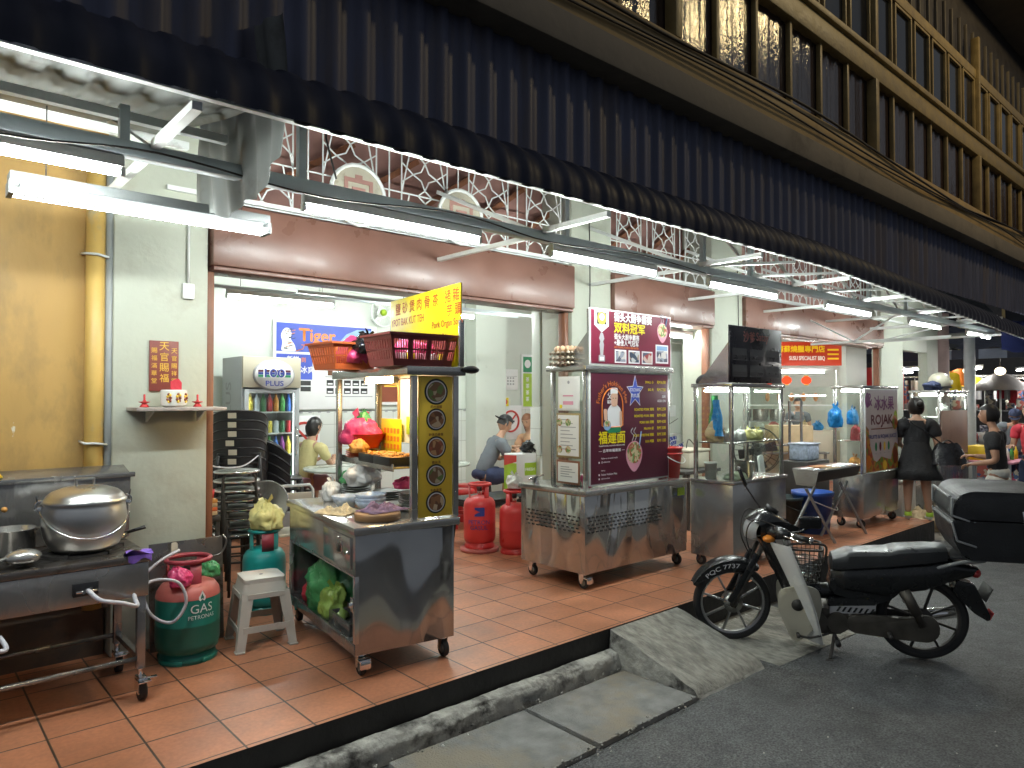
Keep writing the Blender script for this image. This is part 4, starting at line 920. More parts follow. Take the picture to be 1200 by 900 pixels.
# ------------------------------------------------------------------ people
def skin_geo(pts, edges, sub=2):
    me = bpy.data.meshes.new('s'); me.from_pydata([p[0] for p in pts], edges, [])
    o = bpy.data.objects.new('s', me); COL.objects.link(o)
    sm = o.modifiers.new('k', 'SKIN'); sm.use_smooth_shade = True; sm.branch_smoothing = .6
    for i, p in enumerate(pts):
        r = p[1]; d = me.skin_vertices[0].data[i]; d.radius = r if isinstance(r, tuple) else (r, r); d.use_root = (i == 0)
    sb = o.modifiers.new('u', 'SUBSURF'); sb.levels = sub; sb.render_levels = sub
    dg = bpy.context.evaluated_depsgraph_get(); dg.update(); m2 = bpy.data.meshes.new_from_object(o.evaluated_get(dg))
    r = ([v.co.copy() for v in m2.vertices], [tuple(p.vertices) for p in m2.polygons])
    bpy.data.objects.remove(o); bpy.data.meshes.remove(me); bpy.data.meshes.remove(m2)
    return r
def add_skin(g, pts, edges, sub=2): return g.raw(*skin_geo(pts, edges, sub))
def chain(g, pts, sub=2): return add_skin(g, pts, [(i, i + 1) for i in range(len(pts) - 1)], sub)
def head_geo(g, c, yaw, pitch, k=1., skin='skin'):
    """head of ~.22 m with eyes, nose, mouth and ears; faces +y before yaw/pitch"""
    Q = Matrix.Translation(V(c)) @ Matrix.Rotation(yaw, 4, 'Z') @ Matrix.Rotation(pitch, 4, 'X') @ Matrix.Scale(k, 4)
    T0 = g.T; g.T = Q; g.use(skin)
    n0 = len(g.bm.verts); g.T = None; g.sph((0, 0, 0), .1, 28, (.78, .95, 1.12)); g.bm.verts.ensure_lookup_table()
    for v in list(g.bm.verts)[n0:]:
        x, y, z = v.co
        if z < 0 and y > -.02: s = 1 - .30 * min(1, -z / .11); x *= s; 
        if z < -.02 and y < 0: y *= 1 - .5 * min(1, -(z + .02) / .09)
        if z < -.06 and y > 0: y = y * (1 - .0) + .012
        for ex in (-.032, .032):
            d = (x - ex) ** 2 + (z - .008) ** 2
            if y > .03: y -= .012 * math.exp(-d / .0003)
        if y > .03: y += .022 * math.exp(-(x * x) / .00016 - ((z + .022) ** 2) / .0006) + .006 * math.exp(-(x * x) / .0006 - ((z + .06) ** 2) / .00012)
        v.co = Q @ V((x, y, z))
    g.T = Q
    for s in (-1, 1):
        g.use(skin).sph((s * .079, -.005, -.008), .026, 10, (.35, .7, 1.15)); g.use('eye_dark').sph((s * .032, .081, .008), .009, 8, (1.2, .5, .6))
        g.use('hair').sph((s * .033, .088, .030), .014, 8, (1.2, .3, .25))
    g.use('lips').sph((0, .090, -.058), .018, 10, (1.1, .35, .32)); g.T = T0
    return Q
def hair_geo(g, Q, m='hair', back=.0, long=0., bun=False, k=1.06, front=.035):
    g.use(m); n0 = len(g.bm.verts); g.T = None; g.sph((0, 0, 0), .1 * k, 28, (.82, .98, 1.12)); g.bm.verts.ensure_lookup_table()
    vs = list(g.bm.verts)[n0:]; kill = []
    for v in vs:
        x, y, z = v.co
        if y > .035 and z < front: kill.append(v)
        elif z < -.045 - back and not long: kill.append(v)
    bmesh.ops.delete(g.bm, geom=kill, context='VERTS')
    from mathutils import noise
    for v in list(g.bm.verts)[n0:]:
        x, y, z = v.co
        d = .006 * noise.noise(v.co * 45)
        if long and z < 0: z *= 1 + long; y = min(y, .02) - .01
        v.co = Q @ (V((x, y, z)) * (1 + d * 8))
    if bun: g.T = Q; g.sph((0, -.115, .03), .045, 14); g.T = None
def hand(g, wrist, d, up, s=1., side=1, curl=.6, skin='skin'):
    """palm, four bent fingers and a thumb growing from the wrist along d"""
    d = V(d).normalized(); up = V(up); lat = d.cross(up).normalized() * side; n = lat.cross(d).normalized() * side; w_ = V(wrist); g.use(skin)
    add_skin(g, [(w_ - d * .03, .024 * s), (w_ + d * .02 * s, (.030 * s, .017 * s)), (w_ + d * .065 * s, (.036 * s, .015 * s))], [(0, 1), (1, 2)], 1)
    for i in range(4):
        b = w_ + d * .072 * s + lat * (i - 1.5) * .018 * s; ln = (.068, .078, .074, .058)[i] * s
        c1 = d * math.cos(curl * .5) - n * math.sin(curl * .5); c2 = d * math.cos(curl * 1.3) - n * math.sin(curl * 1.3); c3 = d * math.cos(curl * 2) - n * math.sin(curl * 2)
        p = [b - d * .015 * s, b + c1 * ln * .4]; p.append(p[-1] + c2 * ln * .33); p.append(p[-1] + c3 * ln * .27)
        g.tube(p, [.0095 * s, .0088 * s, .0078 * s, .006 * s], 8, smooth=3)
    b = w_ + d * .02 * s + lat * -.024 * s
    g.tube([b, b + (d * .5 - lat * .75) * .035 * s, b + (d * .5 - lat * .75) * .035 * s + (d * .9 - lat * .2 - n * .3) * .032 * s, b + (d * .5 - lat * .75) * .035 * s + (d * .9 - n * .5) * .055 * s], [.012 * s, .011 * s, .0095 * s, .007 * s], 8, smooth=3)
def folds(g, zc):
    from mathutils import noise
    g.bm.normal_update()
    for v in g.bm.verts:
        p = v.co; q = noise.noise(V((p.x * 9, p.y * 9, p.z * 16 + p.x * 8))) * .010 + abs(noise.noise(V((p.x * 22, p.y * 22, p.z * 9)))) * .008
        v.co = p + v.normal * q
def person(label, loc, rz, J, top, bottom, skin='skin', hair='hair', yaw=0., pitch=0., hk=1., hair_o={}, skirt=None, shoes='white_plastic', sleeve=.62, shorts=.5, cap=None, bw=1.):
    """J: joints in local metres, facing +y: pel chest neck head shL elL wrL shR elR wrR hipL knL anL hipR knR anR"""
    t = thing('person', label, 'person', loc, rz, 'people at the stalls'); j = {k: V(v) for k, v in J.items()}
    g = M(skin)
    ub = j['chest'].lerp(j['neck'], .52); pts = [(j['pel'], (.125 * bw, .095)), ((j['pel'] + j['chest']) / 2, (.115 * bw, .085)), (j['chest'], (.135 * bw, .09)), (ub, (.10 * bw, .075)), (j['neck'], .05), (j['head'] + V((0, 0, -.06)), .048)]
    ed = [(0, 1), (1, 2), (2, 3), (3, 4), (4, 5)]
    def lim(root, names, rad):
        a = root
        for n, r in zip(names, rad): pts.append((j[n], r)); ed.append((a, len(pts) - 1)); a = len(pts) - 1
    for s in 'LR':
        lim(3, ['sh' + s, 'el' + s, 'wr' + s], [.055 * bw, .04 * bw, .026]); lim(0, ['hip' + s, 'kn' + s, 'an' + s], [.085 * bw, .056 * bw, .036])
    add_skin(g, pts, ed)
    Q = head_geo(g, j['head'], yaw, pitch, hk, skin)
    for s, sd in (('L', -1), ('R', 1)): hand(g, j['wr' + s], j['wr' + s] - j['el' + s], (0, 0, 1) if abs((j['wr' + s] - j['el' + s]).normalized().z) < .8 else (0, 1, 0), 1., sd, .6, skin)
    g.out('body', t, sharp=80)
    g = M(hair); hair_geo(g, Q, hair, **hair_o); g.out('hair', t, sharp=80)
    # upper garment
    g = M(top); e = .014
    pts = [(j['pel'] + V((0, 0, -.03)), (.15 * bw, .115)), ((j['pel'] + j['chest']) / 2, (.138 * bw, .105)), (j['chest'], (.152 * bw, .108)), (ub, (.128 * bw, .105)), (j['neck'], .068), (j['head'] + V((0, 0, -.06)), .062)]; ed = [(0, 1), (1, 2), (2, 3), (3, 4), (4, 5)]
    add_skin(g, pts, ed)
    nd = (j['neck'] - ub).normalized(); ll = (j['neck'] - ub).length; kill = [v for v in g.bm.verts if (v.co - ub).dot(nd) > ll * .72 and (v.co - ub - nd * (v.co - ub).dot(nd)).length < .085]; bmesh.ops.delete(g.bm, geom=kill, context='VERTS')
    for s in 'LR':
        m_ = j['sh' + s].lerp(j['el' + s], sleeve); chain(g, [(ub.lerp(j['sh' + s], .35) + V((0, 0, -.02)), .098 * bw), (j['sh' + s], .086 * bw), (j['sh' + s].lerp(m_, .5), .074 * bw), (m_, .070 * bw)])
    folds(g, j['pel'].z + .1); g.out('shirt', t, sharp=80)
    if skirt:
        g = M(top); z0 = j['pel'].z + .02; pr = [(.115 * bw, z0 + .13), (.15 * bw, z0 + .03), (.166 * bw, z0 - .05), (.21 * bw, z0 - .22), (.265 * bw, skirt), (.255 * bw, skirt), (.2 * bw, z0 - .22), (.11, z0 + .13)]
        g.lathe(pr, (j['pel'].x, j['pel'].y, 0), 40, cap0=False, cap1=False, sy=.78)
        for v in g.bm.verts:
            a = math.atan2(v.co.y, v.co.x); k = max(0, (z0 - v.co.z) / .4); v.co.x *= 1 + .05 * k * math.sin(a * 9); v.co.y *= 1 + .05 * k * math.sin(a * 9)
        g.out('skirt', t, sharp=80)
    else:
        g = M(bottom); chain(g, [(j['pel'] + V((0, 0, .07)), (.138 * bw, .112)), (j['pel'], (.15 * bw, .12)), (j['pel'] + V((0, 0, -.07)), (.13 * bw, .105))])
        for s in 'LR':
            k = j['hip' + s]; kn = j['kn' + s]; an = j['an' + s]
            if shorts >= 1: chain(g, [(k.lerp(j['pel'], .3), .11 * bw), (k.lerp(kn, .5), .095 * bw), (kn, .078 * bw), (an + (kn - an) * .1, .062)])
            else: chain(g, [(k.lerp(j['pel'], .3), .125 * bw), (k.lerp(kn, .25), .122 * bw), (k.lerp(kn, .5), .108 * bw), (k.lerp(kn, .6 + shorts * .4), .09 * bw)])
        folds(g, 0); g.out('trousers', t, sharp=80)
    for s in 'LR':
        a = j['an' + s]; g = M(shoes, 'print_lime' if shoes == 'white_plastic' else shoes)
        chain(g, [(a + V((0, -.03, -.045)), (.036, .032)), (a + V((0, .06, -.055)), (.040, .026)), (a + V((0, .15, -.062)), (.038, .018))]); 
        if shoes == 'white_plastic': g.use('print_lime').lathe([(.043, -.03), (.042, .02), (.039, .02), (.04, -.03)], a + V((0, -.01, 0)), 14, cap0=False, cap1=False)
        g.out('shoe', t, sharp=80)
    if cap:
        g = M(cap[0]); n0 = len(g.bm.verts); g.sph((0, 0, .02), .112, 24, (.84, 1., 1.0)); kill = [v for v in g.bm.verts if v.co.z < .03]; bmesh.ops.delete(g.bm, geom=kill, context='VERTS')
        sg = cap[1]; g.prism([(.07 * math.cos(math.pi * i / 12) * 1.05, sg * (.07 + .09 * math.sin(math.pi * i / 12))) for i in range(13)], (0, 0, .028), (1, 0, 0), (0, 1, -.12), (0, 0, .006))
        for v in g.bm.verts: v.co = Q @ v.co
        g.out('cap', t, sharp=50)
    return t
def seated(lean=.12, arm=((-.16, .30, .80), (.16, .30, .80)), seat=.46):
    z = seat + .10
    return dict(pel=(0, 0, z), chest=(0, lean * .7, z + .33), neck=(0, lean * 1.1, z + .50), head=(0, lean * 1.1 + .05, z + .645), shL=(-.17, lean * .85, z + .40), shR=(.17, lean * .85, z + .40),
                elL=(-.23, lean + .10, z + .16), elR=(.23, lean + .10, z + .16), wrL=arm[0], wrR=arm[1], hipL=(-.09, .03, z - .02), hipR=(.09, .03, z - .02), knL=(-.12, .42, z - .02), knR=(.12, .42, z - .02), anL=(-.12, .38, .09), anR=(.12, .38, .09))

# round tables and red stools in the room
def round_table(label, x, y, r=.5, h=.75):
    t = thing('round_table', label, 'table', (x, y, 0), 0, 'round tables in the room')
    g = M('towel_top'); g.lathe([(0, h - .028), (r, h - .028), (r + .006, h - .014), (r, h), (0, h)], n=48); g.out('tabletop', t)
    g = M('iron'); g.cyl((0, 0, .03), (0, 0, h - .03), .035); 
    for k in range(4): a = k * 1.571 + .6; g.bar((0, 0, .05), (.32 * math.cos(a), .32 * math.sin(a), .02), .04, .03)
    g.out('pedestal', t); return t
mat('towel_top', (.50, .54, .48), .25, var=.1, vs=6, stain=(.42, .45, .41), ss=9, sth=.55)
round_table('pale round table where the woman in yellow sits', 4.02, 7.35, .52); round_table('pale round table half hidden behind the food picture panel', 5.02, 7.1, .44); round_table('pale round table between the man in grey and the woman with brown hair', 6.48, 7.36, .38)
def red_stool(label, x, y, m='red_plastic'):
    t = thing('red_stool', label, 'stool', (x, y, 0), .5, 'plastic stools at the round tables'); g = M(m)
    g.lathe([(0, .45), (.13, .45), (.145, .435), (.15, .40)], n=28); g.out('seat', t)
    for k in range(4):
        a = k * 1.571; g = M(m); g.grid(lambda u, v, a=a: ((.15 + .04 * v + .004 * (v > .5)) * math.cos(a + (u - .5) * (.9 - .35 * math.sin(v * math.pi))), (.15 + .04 * v) * math.sin(a + (u - .5) * (.9 - .35 * math.sin(v * math.pi))), .40 * (1 - v)), 6, 8); g.out('leg', t)
    g = M(m); g.tube([(.172 * math.cos(k * .2618), .172 * math.sin(k * .2618), .16) for k in range(24)], .012, 6, True); g.out('ring', t)
    return t
r1 = red_stool('red plastic stool under the round table behind the picture panel', 5.52, 7.12); r2 = dup(r1, (5.2, 6.75, 0), .2, 'red plastic stool left of the other, nearest the red cylinder'); r3 = red_stool('black plastic stool under the man in grey', 5.76, 7.12, 'black_plastic'); r4 = dup(r3, (3.68, 7.88, 0), 0, 'black plastic stool under the woman in yellow'); r5 = dup(r3, (7.24, 7.67, 0), 0, 'black plastic stool under the woman with brown hair')
person('person in pale yellow T-shirt seated at the round table, back turned', (3.68, 7.86, 0), R(-62), seated(.15, ((-.05, .40, .80), (.18, .36, .80))), 'cloth_yellow', 'cloth_pink', yaw=R(-10), pitch=R(-18), hair_o=dict(back=.08, long=.25), bw=.88, shorts=.5)
person('person in grey T-shirt and black cap turned backwards, eating at a table', (5.76, 7.10, 0), R(-108), seated(.26, ((-.10, .46, .83), (.14, .46, .83))), 'cloth_grey', 'cloth_navy', yaw=R(-5), pitch=R(-24), cap=('cloth_black', -1), hair_o=dict(back=-.01), bw=1.05, shorts=.6)
person('person with long brown hair in a tan top, facing the man in the cap', (7.24, 7.66, 0), R(100), seated(.10, ((-.10, .36, .82), (.10, .36, .82))), 'cloth_tan', 'cloth_navy', hair='hair_brown', yaw=R(8), pitch=R(-22), hair_o=dict(back=.1, long=1.1), bw=.85)
can = M('can_blue', 'chrome'); can.lathe([(0, 0), (.028, 0), (.033, .008), (.033, .115), (.026, .125), (0, .123)], n=24); o = can.out('drink_can'); o.location = (6.22, 7.12, .75); tag(o, 'blue drink can on the table in front of the man in grey', 'can')

# ------------------------------------------------------------------ drinks fridge
fr = thing('drinks_fridge', 'tall grey drinks fridge with oval sign and glass door full of bottles', 'fridge', (2.86, 7.62, 0))
g = M('fridge_grey'); mat('fridge_grey', (.40, .42, .43), .4, var=.05); mat('fridge_beige', (.50, .46, .35), .4, var=.05); W = .66
g.box(0, .03, 0, .58, .08, 2.0, .004); g.box(W - .03, W, 0, .58, .08, 2.0, .004); g.box(.03, W - .03, .55, .58, .08, 2.0); g.box(.03, W - .03, 0, .55, 1.97, 2.0); g.box(.03, W - .03, .02, .55, .08, .3); g.box(.03, .63, .02, .1, 0, .08); g.use('print_grey').text('PLUS', (-.003, .30, 1.25), .16, (0, 0, 1), (0, 1, 0), bold=.02); g.out('body', fr)
g = M('fridge_beige'); g.box(.0, W, -.04, .0, 1.66, 2.0, .008); g.out('header', fr)
g = M('print_white', 'print_grey', 'print_maroon', 'print_green', 'print_navy', 'print_crimson'); g.use('print_grey').lathe([(0, 0), (.235, 0), (.235, .02), (0, .02)], (.34, -.042, 1.80), 40, (0, -1, 0), sy=.72); g.use('print_white').lathe([(0, 0), (.22, 0), (.22, .005), (0, .005)], (.34, -.063, 1.80), 40, (0, -1, 0), sy=.70)
for i, c in enumerate(('print_maroon', 'print_navy', 'print_green')): g.use(c).rect((.155, -.070, 1.775 + .028 * (2 - i)), .37, .026)
g.use('print_white').text('100', (.34, -.072, 1.768), .105, bold=.07, align='c', w=.25); g.use('print_navy').text('100', (.34, -.0735, 1.775), .09, bold=.03, align='c', w=.225); g.use('print_navy').text('PLUS', (.34, -.072, 1.68), .055, bold=.04, align='c', w=.20); g.out('oval_sign', fr)
g = M('fridge_grey'); g.box(.02, .07, -.035, -.005, .1, 1.64, .004); g.box(W - .07, W - .02, -.035, -.005, .1, 1.64, .004); g.box(.07, W - .07, -.035, -.005, .1, .26); g.box(.07, W - .07, -.035, -.005, 1.60, 1.64); dr = g.out('door', fr)
g = M('glass_thin'); g.box(.07, W - .07, -.022, -.018, .26, 1.60); g.out('pane', dr); g = M('chrome'); g.tube([(.60, -.04, .9), (.60, -.07, .92), (.60, -.07, 1.2), (.60, -.04, 1.22)], .008, 8); g.out('handle', dr)
g = M('fridge_light'); g.box(.035, .045, .04, .06, .4, 1.6); g.box(W - .045, W - .035, .04, .06, .4, 1.6); g.out('light_strip', fr)
random.seed(5)
for i, z in enumerate((.32, .62, .92, 1.16, 1.40)):
    g = M('white_metal'); g.box(.035, W - .035, .05, .54, z - .02, z - .005); shf = g.out('fridge_shelf', fr)
def bottle(g, x, y, z, m, kind):
    g.use(m)
    if kind == 'can': g.lathe([(0, 0), (.026, 0), (.031, .01), (.031, .125), (.024, .135), (0, .135)], (x, y, z), 12)
    elif kind == 'bottle': g.lathe([(0, 0), (.030, 0), (.032, .01), (.032, .12), (.014, .17), (.013, .20), (0, .20)], (x, y, z), 12)
    else: g.lathe([(0, 0), (.034, 0), (.036, .01), (.034, .13), (.015, .19), (.015, .215), (0, .215)], (x, y, z), 12)
sets = [('water', 'water_bottle', 3), ('bottle', 'can_yellow', 4), ('can', 'can_purple', 4), ('bottle', 'water_bottle', 3), ('bottle', 'can_orange', 4)]
cl = ['can_red', 'can_orange', 'can_green', 'can_blue', 'can_purple', 'can_yellow', 'water_bottle', 'bottle_green']
names = {'can': 'drink_can', 'bottle': 'drink_bottle', 'water': 'water_bottle'}
for i, (z, kind) in enumerate(((.32, 'water'), (.62, 'water'), (.92, 'bottle'), (1.16, 'can'), (1.40, 'bottle'))):
    for k in range(8):
        c = cl[(k + i * 3) % 8] if kind != 'water' else ('water_bottle' if k < 4 else ['can_green', 'can_blue', 'bottle_green', 'can_green'][k - 4])
        g = M(c); bottle(g, 0, 0, 0, c, kind); o = g.out(names[kind]); o.location = (2.86 + .07 + k * .073, 7.74, z - .005)
        tag(o, '%s %s in the fridge, number %s from the left on the %s shelf' % ({'can_red': 'red', 'can_orange': 'orange', 'can_green': 'green', 'can_blue': 'blue', 'can_purple': 'purple', 'can_yellow': 'yellow', 'water_bottle': 'clear', 'bottle_green': 'dark green'}[c], {'can': 'can', 'bottle': 'bottle', 'water': 'water bottle'}[kind], ['one', 'two', 'three', 'four', 'five', 'six', 'seven', 'eight'][k], ['bottom', 'second', 'middle', 'fourth', 'top'][i]), {'can': 'can', 'bottle': 'bottle', 'water': 'bottle'}[kind], 'drinks in the fridge')
        if i == 3 or i == 2 or i == 4: pass

# ------------------------------------------------------------------ posters on the back wall
def flat(name, label, x0, x1, z0, z1, y, build, cat='poster', th=.012, base='print_white'):
    g = M(base); g.box(x0, x1, y - th, y, z0, z1, .002); build(g, y - th - .0015); return tag(g.out(name), label, cat)
def tiger(g, y):
    g.use('print_blue').rect((3.60, y, 2.13), 1.34, .36); g.use('print_sky').raw([(4.93, y - .001, 2.13), (4.93, y - .001, 2.46), (4.72, y - .001, 2.46), (4.56, y - .001, 2.39), (4.45, y - .001, 2.27), (4.40, y - .001, 2.13)], [tuple(range(6))][0:1])
    g.use('print_orange').text('Tiger', (3.90, y - .002, 2.22), .21, bold=.05, w=.50); g.use('print_grey').text('SINGLE', (4.62, y - .003, 2.26), .11, bold=.03)
    body = rr([(3.66, 2.135), (3.68, 2.25), (3.655, 2.33), (3.68, 2.39), (3.72, 2.43), (3.78, 2.42), (3.80, 2.35), (3.78, 2.29), (3.84, 2.22), (3.86, 2.135)], .03)
    g.use('print_white').raw([(a, y - .002, b) for a, b in body], [tuple(range(len(body)))])
    random.seed(2)
    for k in range(20):
        a = 3.69 + .12 * random.random(); b = 2.15 + .25 * random.random(); g.use('print_black' if k % 3 else 'print_orange'); g.raw([(a, y - .003, b), (a + .045, y - .003, b + .014), (a + .047, y - .003, b + .022), (a, y - .003, b + .010)], [(0, 1, 2, 3)])
    g.use('print_black'); g.disc((3.715, y - .004, 2.385), .008); g.disc((3.755, y - .004, 2.385), .008); g.disc((3.735, y - .004, 2.35), .009)
    g.use('print_orange').tube([(3.86, y, 2.14), (3.95, y, 2.17), (3.97, y, 2.22), (3.93, y, 2.22)], .006, 5)
    g.use('print_blue').rect((3.60, y, 1.78), .48, .32); g.use('print_white').text('新鮮', (3.74, y - .002, 2.0), .075, bold=.03); g.use('print_orange').text('到', (3.93, y - .002, 2.0), .06, bold=.03); g.use('print_white').text('冰爽', (3.92, y - .002, 1.86), .09, bold=.03)
    g.use('print_black')
    for r in range(2): g.rect((3.92, y - .002, 1.63 + r * .075), .14, .06)
    for r in range(2):
        for c in range(5): g.use('print_black').rect((4.28 + c * .125, y, 1.60 + r * .105), .10, .075); g.use('print_white').rect((4.295 + c * .125, y - .002, 1.615 + r * .105), .07, .02)
    for k, c in enumerate(('bottle_brown', 'bottle_green', 'print_green', 'bottle_brown', 'bottle_green', 'print_orange')):
        x = 4.33 + k * .115; pl = [(x - .035, 1.84), (x + .035, 1.84), (x + .035, 2.0), (x + .013, 2.05), (x + .012, 2.13), (x - .012, 2.13), (x - .013, 2.05), (x - .035, 2.0)]; g.use(c).raw([(a, y - .001, b) for a, b in pl], [tuple(range(8))]); g.use('print_red' if k % 2 == 0 else 'print_white').rect((x - .03, y - .002, 1.90), .06, .06)
    g.use('print_grey').rect((4.26, y, 1.815), .70, .012); g.use('print_grey').rect((4.26, y, 1.56), .70, .01); g.use('print_blue').text('冰凍啤酒', (4.30, y, 2.15 - .06), .03)
flat('drinks_poster', 'wide blue and white drinks poster with a tiger on the back wall', 3.56, 5.02, 1.40, 2.52, 8.47, tiger)
def framed(g, y):
    g.use('print_brown').rect((4.62, y, 1.44), .5, .4) if False else None
flat('framed_picture', 'brown framed picture below the drinks poster, seen through the pork stall', 5.05, 5.62, 1.45, 2.02, 8.47, lambda g, y: (g.use('print_brown').rect((5.09, y, 1.49), .49, .49), g.use('print_ochre').rect((5.14, y - .002, 1.70), .39, .02)), 'picture')
def nosmoke(g, y):
    g.use('print_red').tube([(3.98 + .17 * math.cos(k * .2618), y, 1.06 + .17 * math.sin(k * .2618)) for k in range(24)], .018, 5, True); g.bar((3.86, y, 1.18), (4.10, y, .94), .03, .004, up=(0, 1, 0)); g.use('print_black').rect((3.90, y, 1.05), .15, .03)
flat('smoking_sign', 'white no smoking poster with red ring behind the woman in yellow', 3.74, 4.20, .78, 1.32, 8.485, nosmoke)
def nosmoke2(g, y):
    g.use('print_red').tube([(7.72 + .17 * math.cos(k * .2618), y, 1.16 + .17 * math.sin(k * .2618)) for k in range(24)], .018, 5, True); g.bar((7.60, y, 1.04), (7.84, y, 1.28), .03, .004, up=(0, 1, 0)); g.use('print_black').rect((7.65, y, 1.14), .15, .03)
flat('smoking_sign', 'no smoking poster with red ring behind the man in the cap', 7.48, 7.96, .86, 1.42, 8.735, nosmoke2)
flat('notice', 'small yellow notice on the tiles above the man in the cap', 7.36, 7.68, 1.40, 1.56, 8.735, lambda g, y: (g.use('print_yellow').rect((7.37, y, 1.41), .30, .14), g.use('print_black').rect((7.40, y - .002, 1.45), .12, .02), g.use('print_red').disc((7.60, y - .002, 1.48), .045), g.use('print_black').rect((7.40, y - .002, 1.49), .12, .015)), 'notice')
def lic(g, y):
    for r in range(3):
        for c in range(6): g.use('print_grey').rect((7.46 + c * .06, y, 1.76 + r * .05), .035, .028)
    g.use('print_grey').rect((7.44, y, 1.90), .42, .006)
flat('licence', 'white framed licence paper hanging on the pale wall', 7.40, 7.88, 1.68, 2.02, 8.74, lic, 'paper')
def green(g, y):
    g.use('print_green').rect((8.0, y, 1.98), .36, .26); g.use('print_white').disc((8.1, y - .002, 2.12), .07); g.use('print_lime').rect((8.0, y, 1.40), .36, .56); g.use('print_white')
    for k in range(4): g.text('茶', (8.06, y - .002, 1.82 - k * .11), .075, bold=.04)
flat('green_poster', 'green and white poster at the edge of the room column', 7.96, 8.42, 1.36, 2.28, 8.74, green)
cf = thing('wall_fan', 'white round wall fan above the yellow stall sign', 'fan', (5.1, 8.42, 2.72)); g = M('white_metal'); g.tube([(.19 * math.cos(k * .2618), 0, .19 * math.sin(k * .2618)) for k in range(24)], .012, 6, True)
for k in range(18): a = k * .349; g.bar((.03 * math.cos(a), 0, .03 * math.sin(a)), (.19 * math.cos(a), 0, .19 * math.sin(a)), .004, .004)
g.out('guard', cf); g = M('print_lime'); g.cyl((0, .0, 0), (0, -.03, 0), .045); g.out('hub', cf); g = M('white_metal'); g.cyl((0, .02, 0), (0, .05, 0), .08)
for k in range(3): a = k * 2.094; g.prism([(.03, -.02), (.16, -.05), (.17, .05), (.04, .03)], (0, .03, 0), (math.cos(a), 0, math.sin(a)), (-math.sin(a), 0, math.cos(a)), (0, .004, 0))
g.out('blades', cf)
def caster(g, x, y, m='chrome', r=.05, sx=1, fork='chrome'):
    g.use(m); g.cyl((x, y, .125), (x, y, .108), .03, n=14); g.prism([(-.03, .11), (.03, .11), (.012, .04), (-.012, .04)], (x - .022, y - .0, 0), (0, 1, 0), (0, 0, 1), (.005, 0, 0)); g.prism([(-.03, .11), (.03, .11), (.012, .04), (-.012, .04)], (x + .017, y, 0), (0, 1, 0), (0, 0, 1), (.005, 0, 0))
    g.use('rubber').lathe([(r * .55, -.015), (r * .92, -.015), (r, -.008), (r, .008), (r * .92, .015), (r * .55, .015)], (x, y - .012, r), 24, (1, 0, 0), cap0=False, cap1=False); g.use('plate_grey').cyl((x - .013, y - .012, r), (x + .013, y - .012, r), r * .58, n=18)
def casters(t, pts, brake=True):
    for i, (x, y) in enumerate(pts):
        g = M('chrome'); caster(g, x, y)
        if brake and i == 0: g.use('chrome').box(x - .035, x + .035, y - .075, y - .03, .085, .10, .004); g.box(x - .03, x + .03, y - .085, y - .07, .05, .09, .003)
        g.out('caster', t)
def foodpic(g, c, r, m, u=(1, 0, 0), v=(0, 0, 1), n=None):
    n = V(u).cross(V(v)) * .0012; c = V(c)
    g.use('print_black').disc(c + n, r, u, v, 30); g.use('print_white').disc(c + n * 2, r * .86, u, v, 30); g.use('print_brown').disc(c + n * 3, r * .76, u, v, 28); g.use(m).disc(c + n * 4, r * .72, u, v, 28)

# ------------------------------------------------------------------ pork stall
c1 = thing('food_cart', 'stainless pork stall cart with yellow food picture panel and open shelf', 'food cart', (1.95, 3.50, 0), R(-8), 'food carts on the walkway')
def C(g, n, t=None): return g.out(n, t or c1)
M1 = c1.matrix_world
C1 = lambda x, y, z=0: V((1.95, 3.5, 0)) + Matrix.Rotation(R(-8), 3, 'Z') @ V((x, y, z))
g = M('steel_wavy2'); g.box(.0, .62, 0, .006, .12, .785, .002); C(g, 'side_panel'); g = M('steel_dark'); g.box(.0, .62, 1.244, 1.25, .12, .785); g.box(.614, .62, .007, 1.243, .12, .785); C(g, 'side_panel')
g = M('steel'); g.box(-.02, .645, -.03, 1.27, .79, .832, .004); C(g, 'countertop')
g = M('steel'); g.box(.0, .006, .007, 1.243, .56, .785, .002); g.box(.0, .03, .007, 1.243, .545, .558, .003); C(g, 'apron')
g = M('steel'); g.box(-.014, -.001, .05, .50, .585, .765, .004); dr = C(g, 'drawer'); g = M('chrome', 'iron'); g.box(-.02, -.0145, .17, .25, .66, .73, .003); g.use('iron').box(-.026, -.0205, .185, .235, .665, .70, .003); g.use('chrome').cyl((-.03, .21, .745), (-.015, .21, .745), .008); g.cyl((-.03, .07, .68), (-.015, .07, .68), .012); g.out('latch', dr)
g = M('steel_dark'); g.box(.007, .613, .007, 1.243, .14, .165, .003); g.box(-.004, .006, .007, 1.243, .12, .185, .003); C(g, 'shelf')
g = M('steel'); g.box(-.004, .022, -.001, .03, .186, .558, .002); C(g, 'corner_post'); g = M('steel'); g.box(-.004, .022, 1.22, 1.243, .186, .558, .002); C(g, 'corner_post')
g = M('chrome'); g.cyl((-.008, .03, .40), (-.03, .03, .40), .016, n=12); g.box(-.012, -.005, .01, .05, .36, .44, .003); C(g, 'hinge')
casters(c1, [(.05, .05), (.57, .05), (.05, 1.2), (.57, 1.2)])
for x, y in ((.36, .02), (.635, .02), (.335, 1.2), (.635, 1.2)): g = M('steel'); g.box(x - .018, x + .018, y - .018, y + .018, .833, 1.68, .003); C(g, 'frame_post')
g = M('steel'); g.box(.30, .69, -.02, 1.26, 1.683, 1.735, .005); C(g, 'roof')
g = M('white_metal'); g.box(.633, .639, .05, .80, 1.24, 1.675); C(g, 'back_panel')
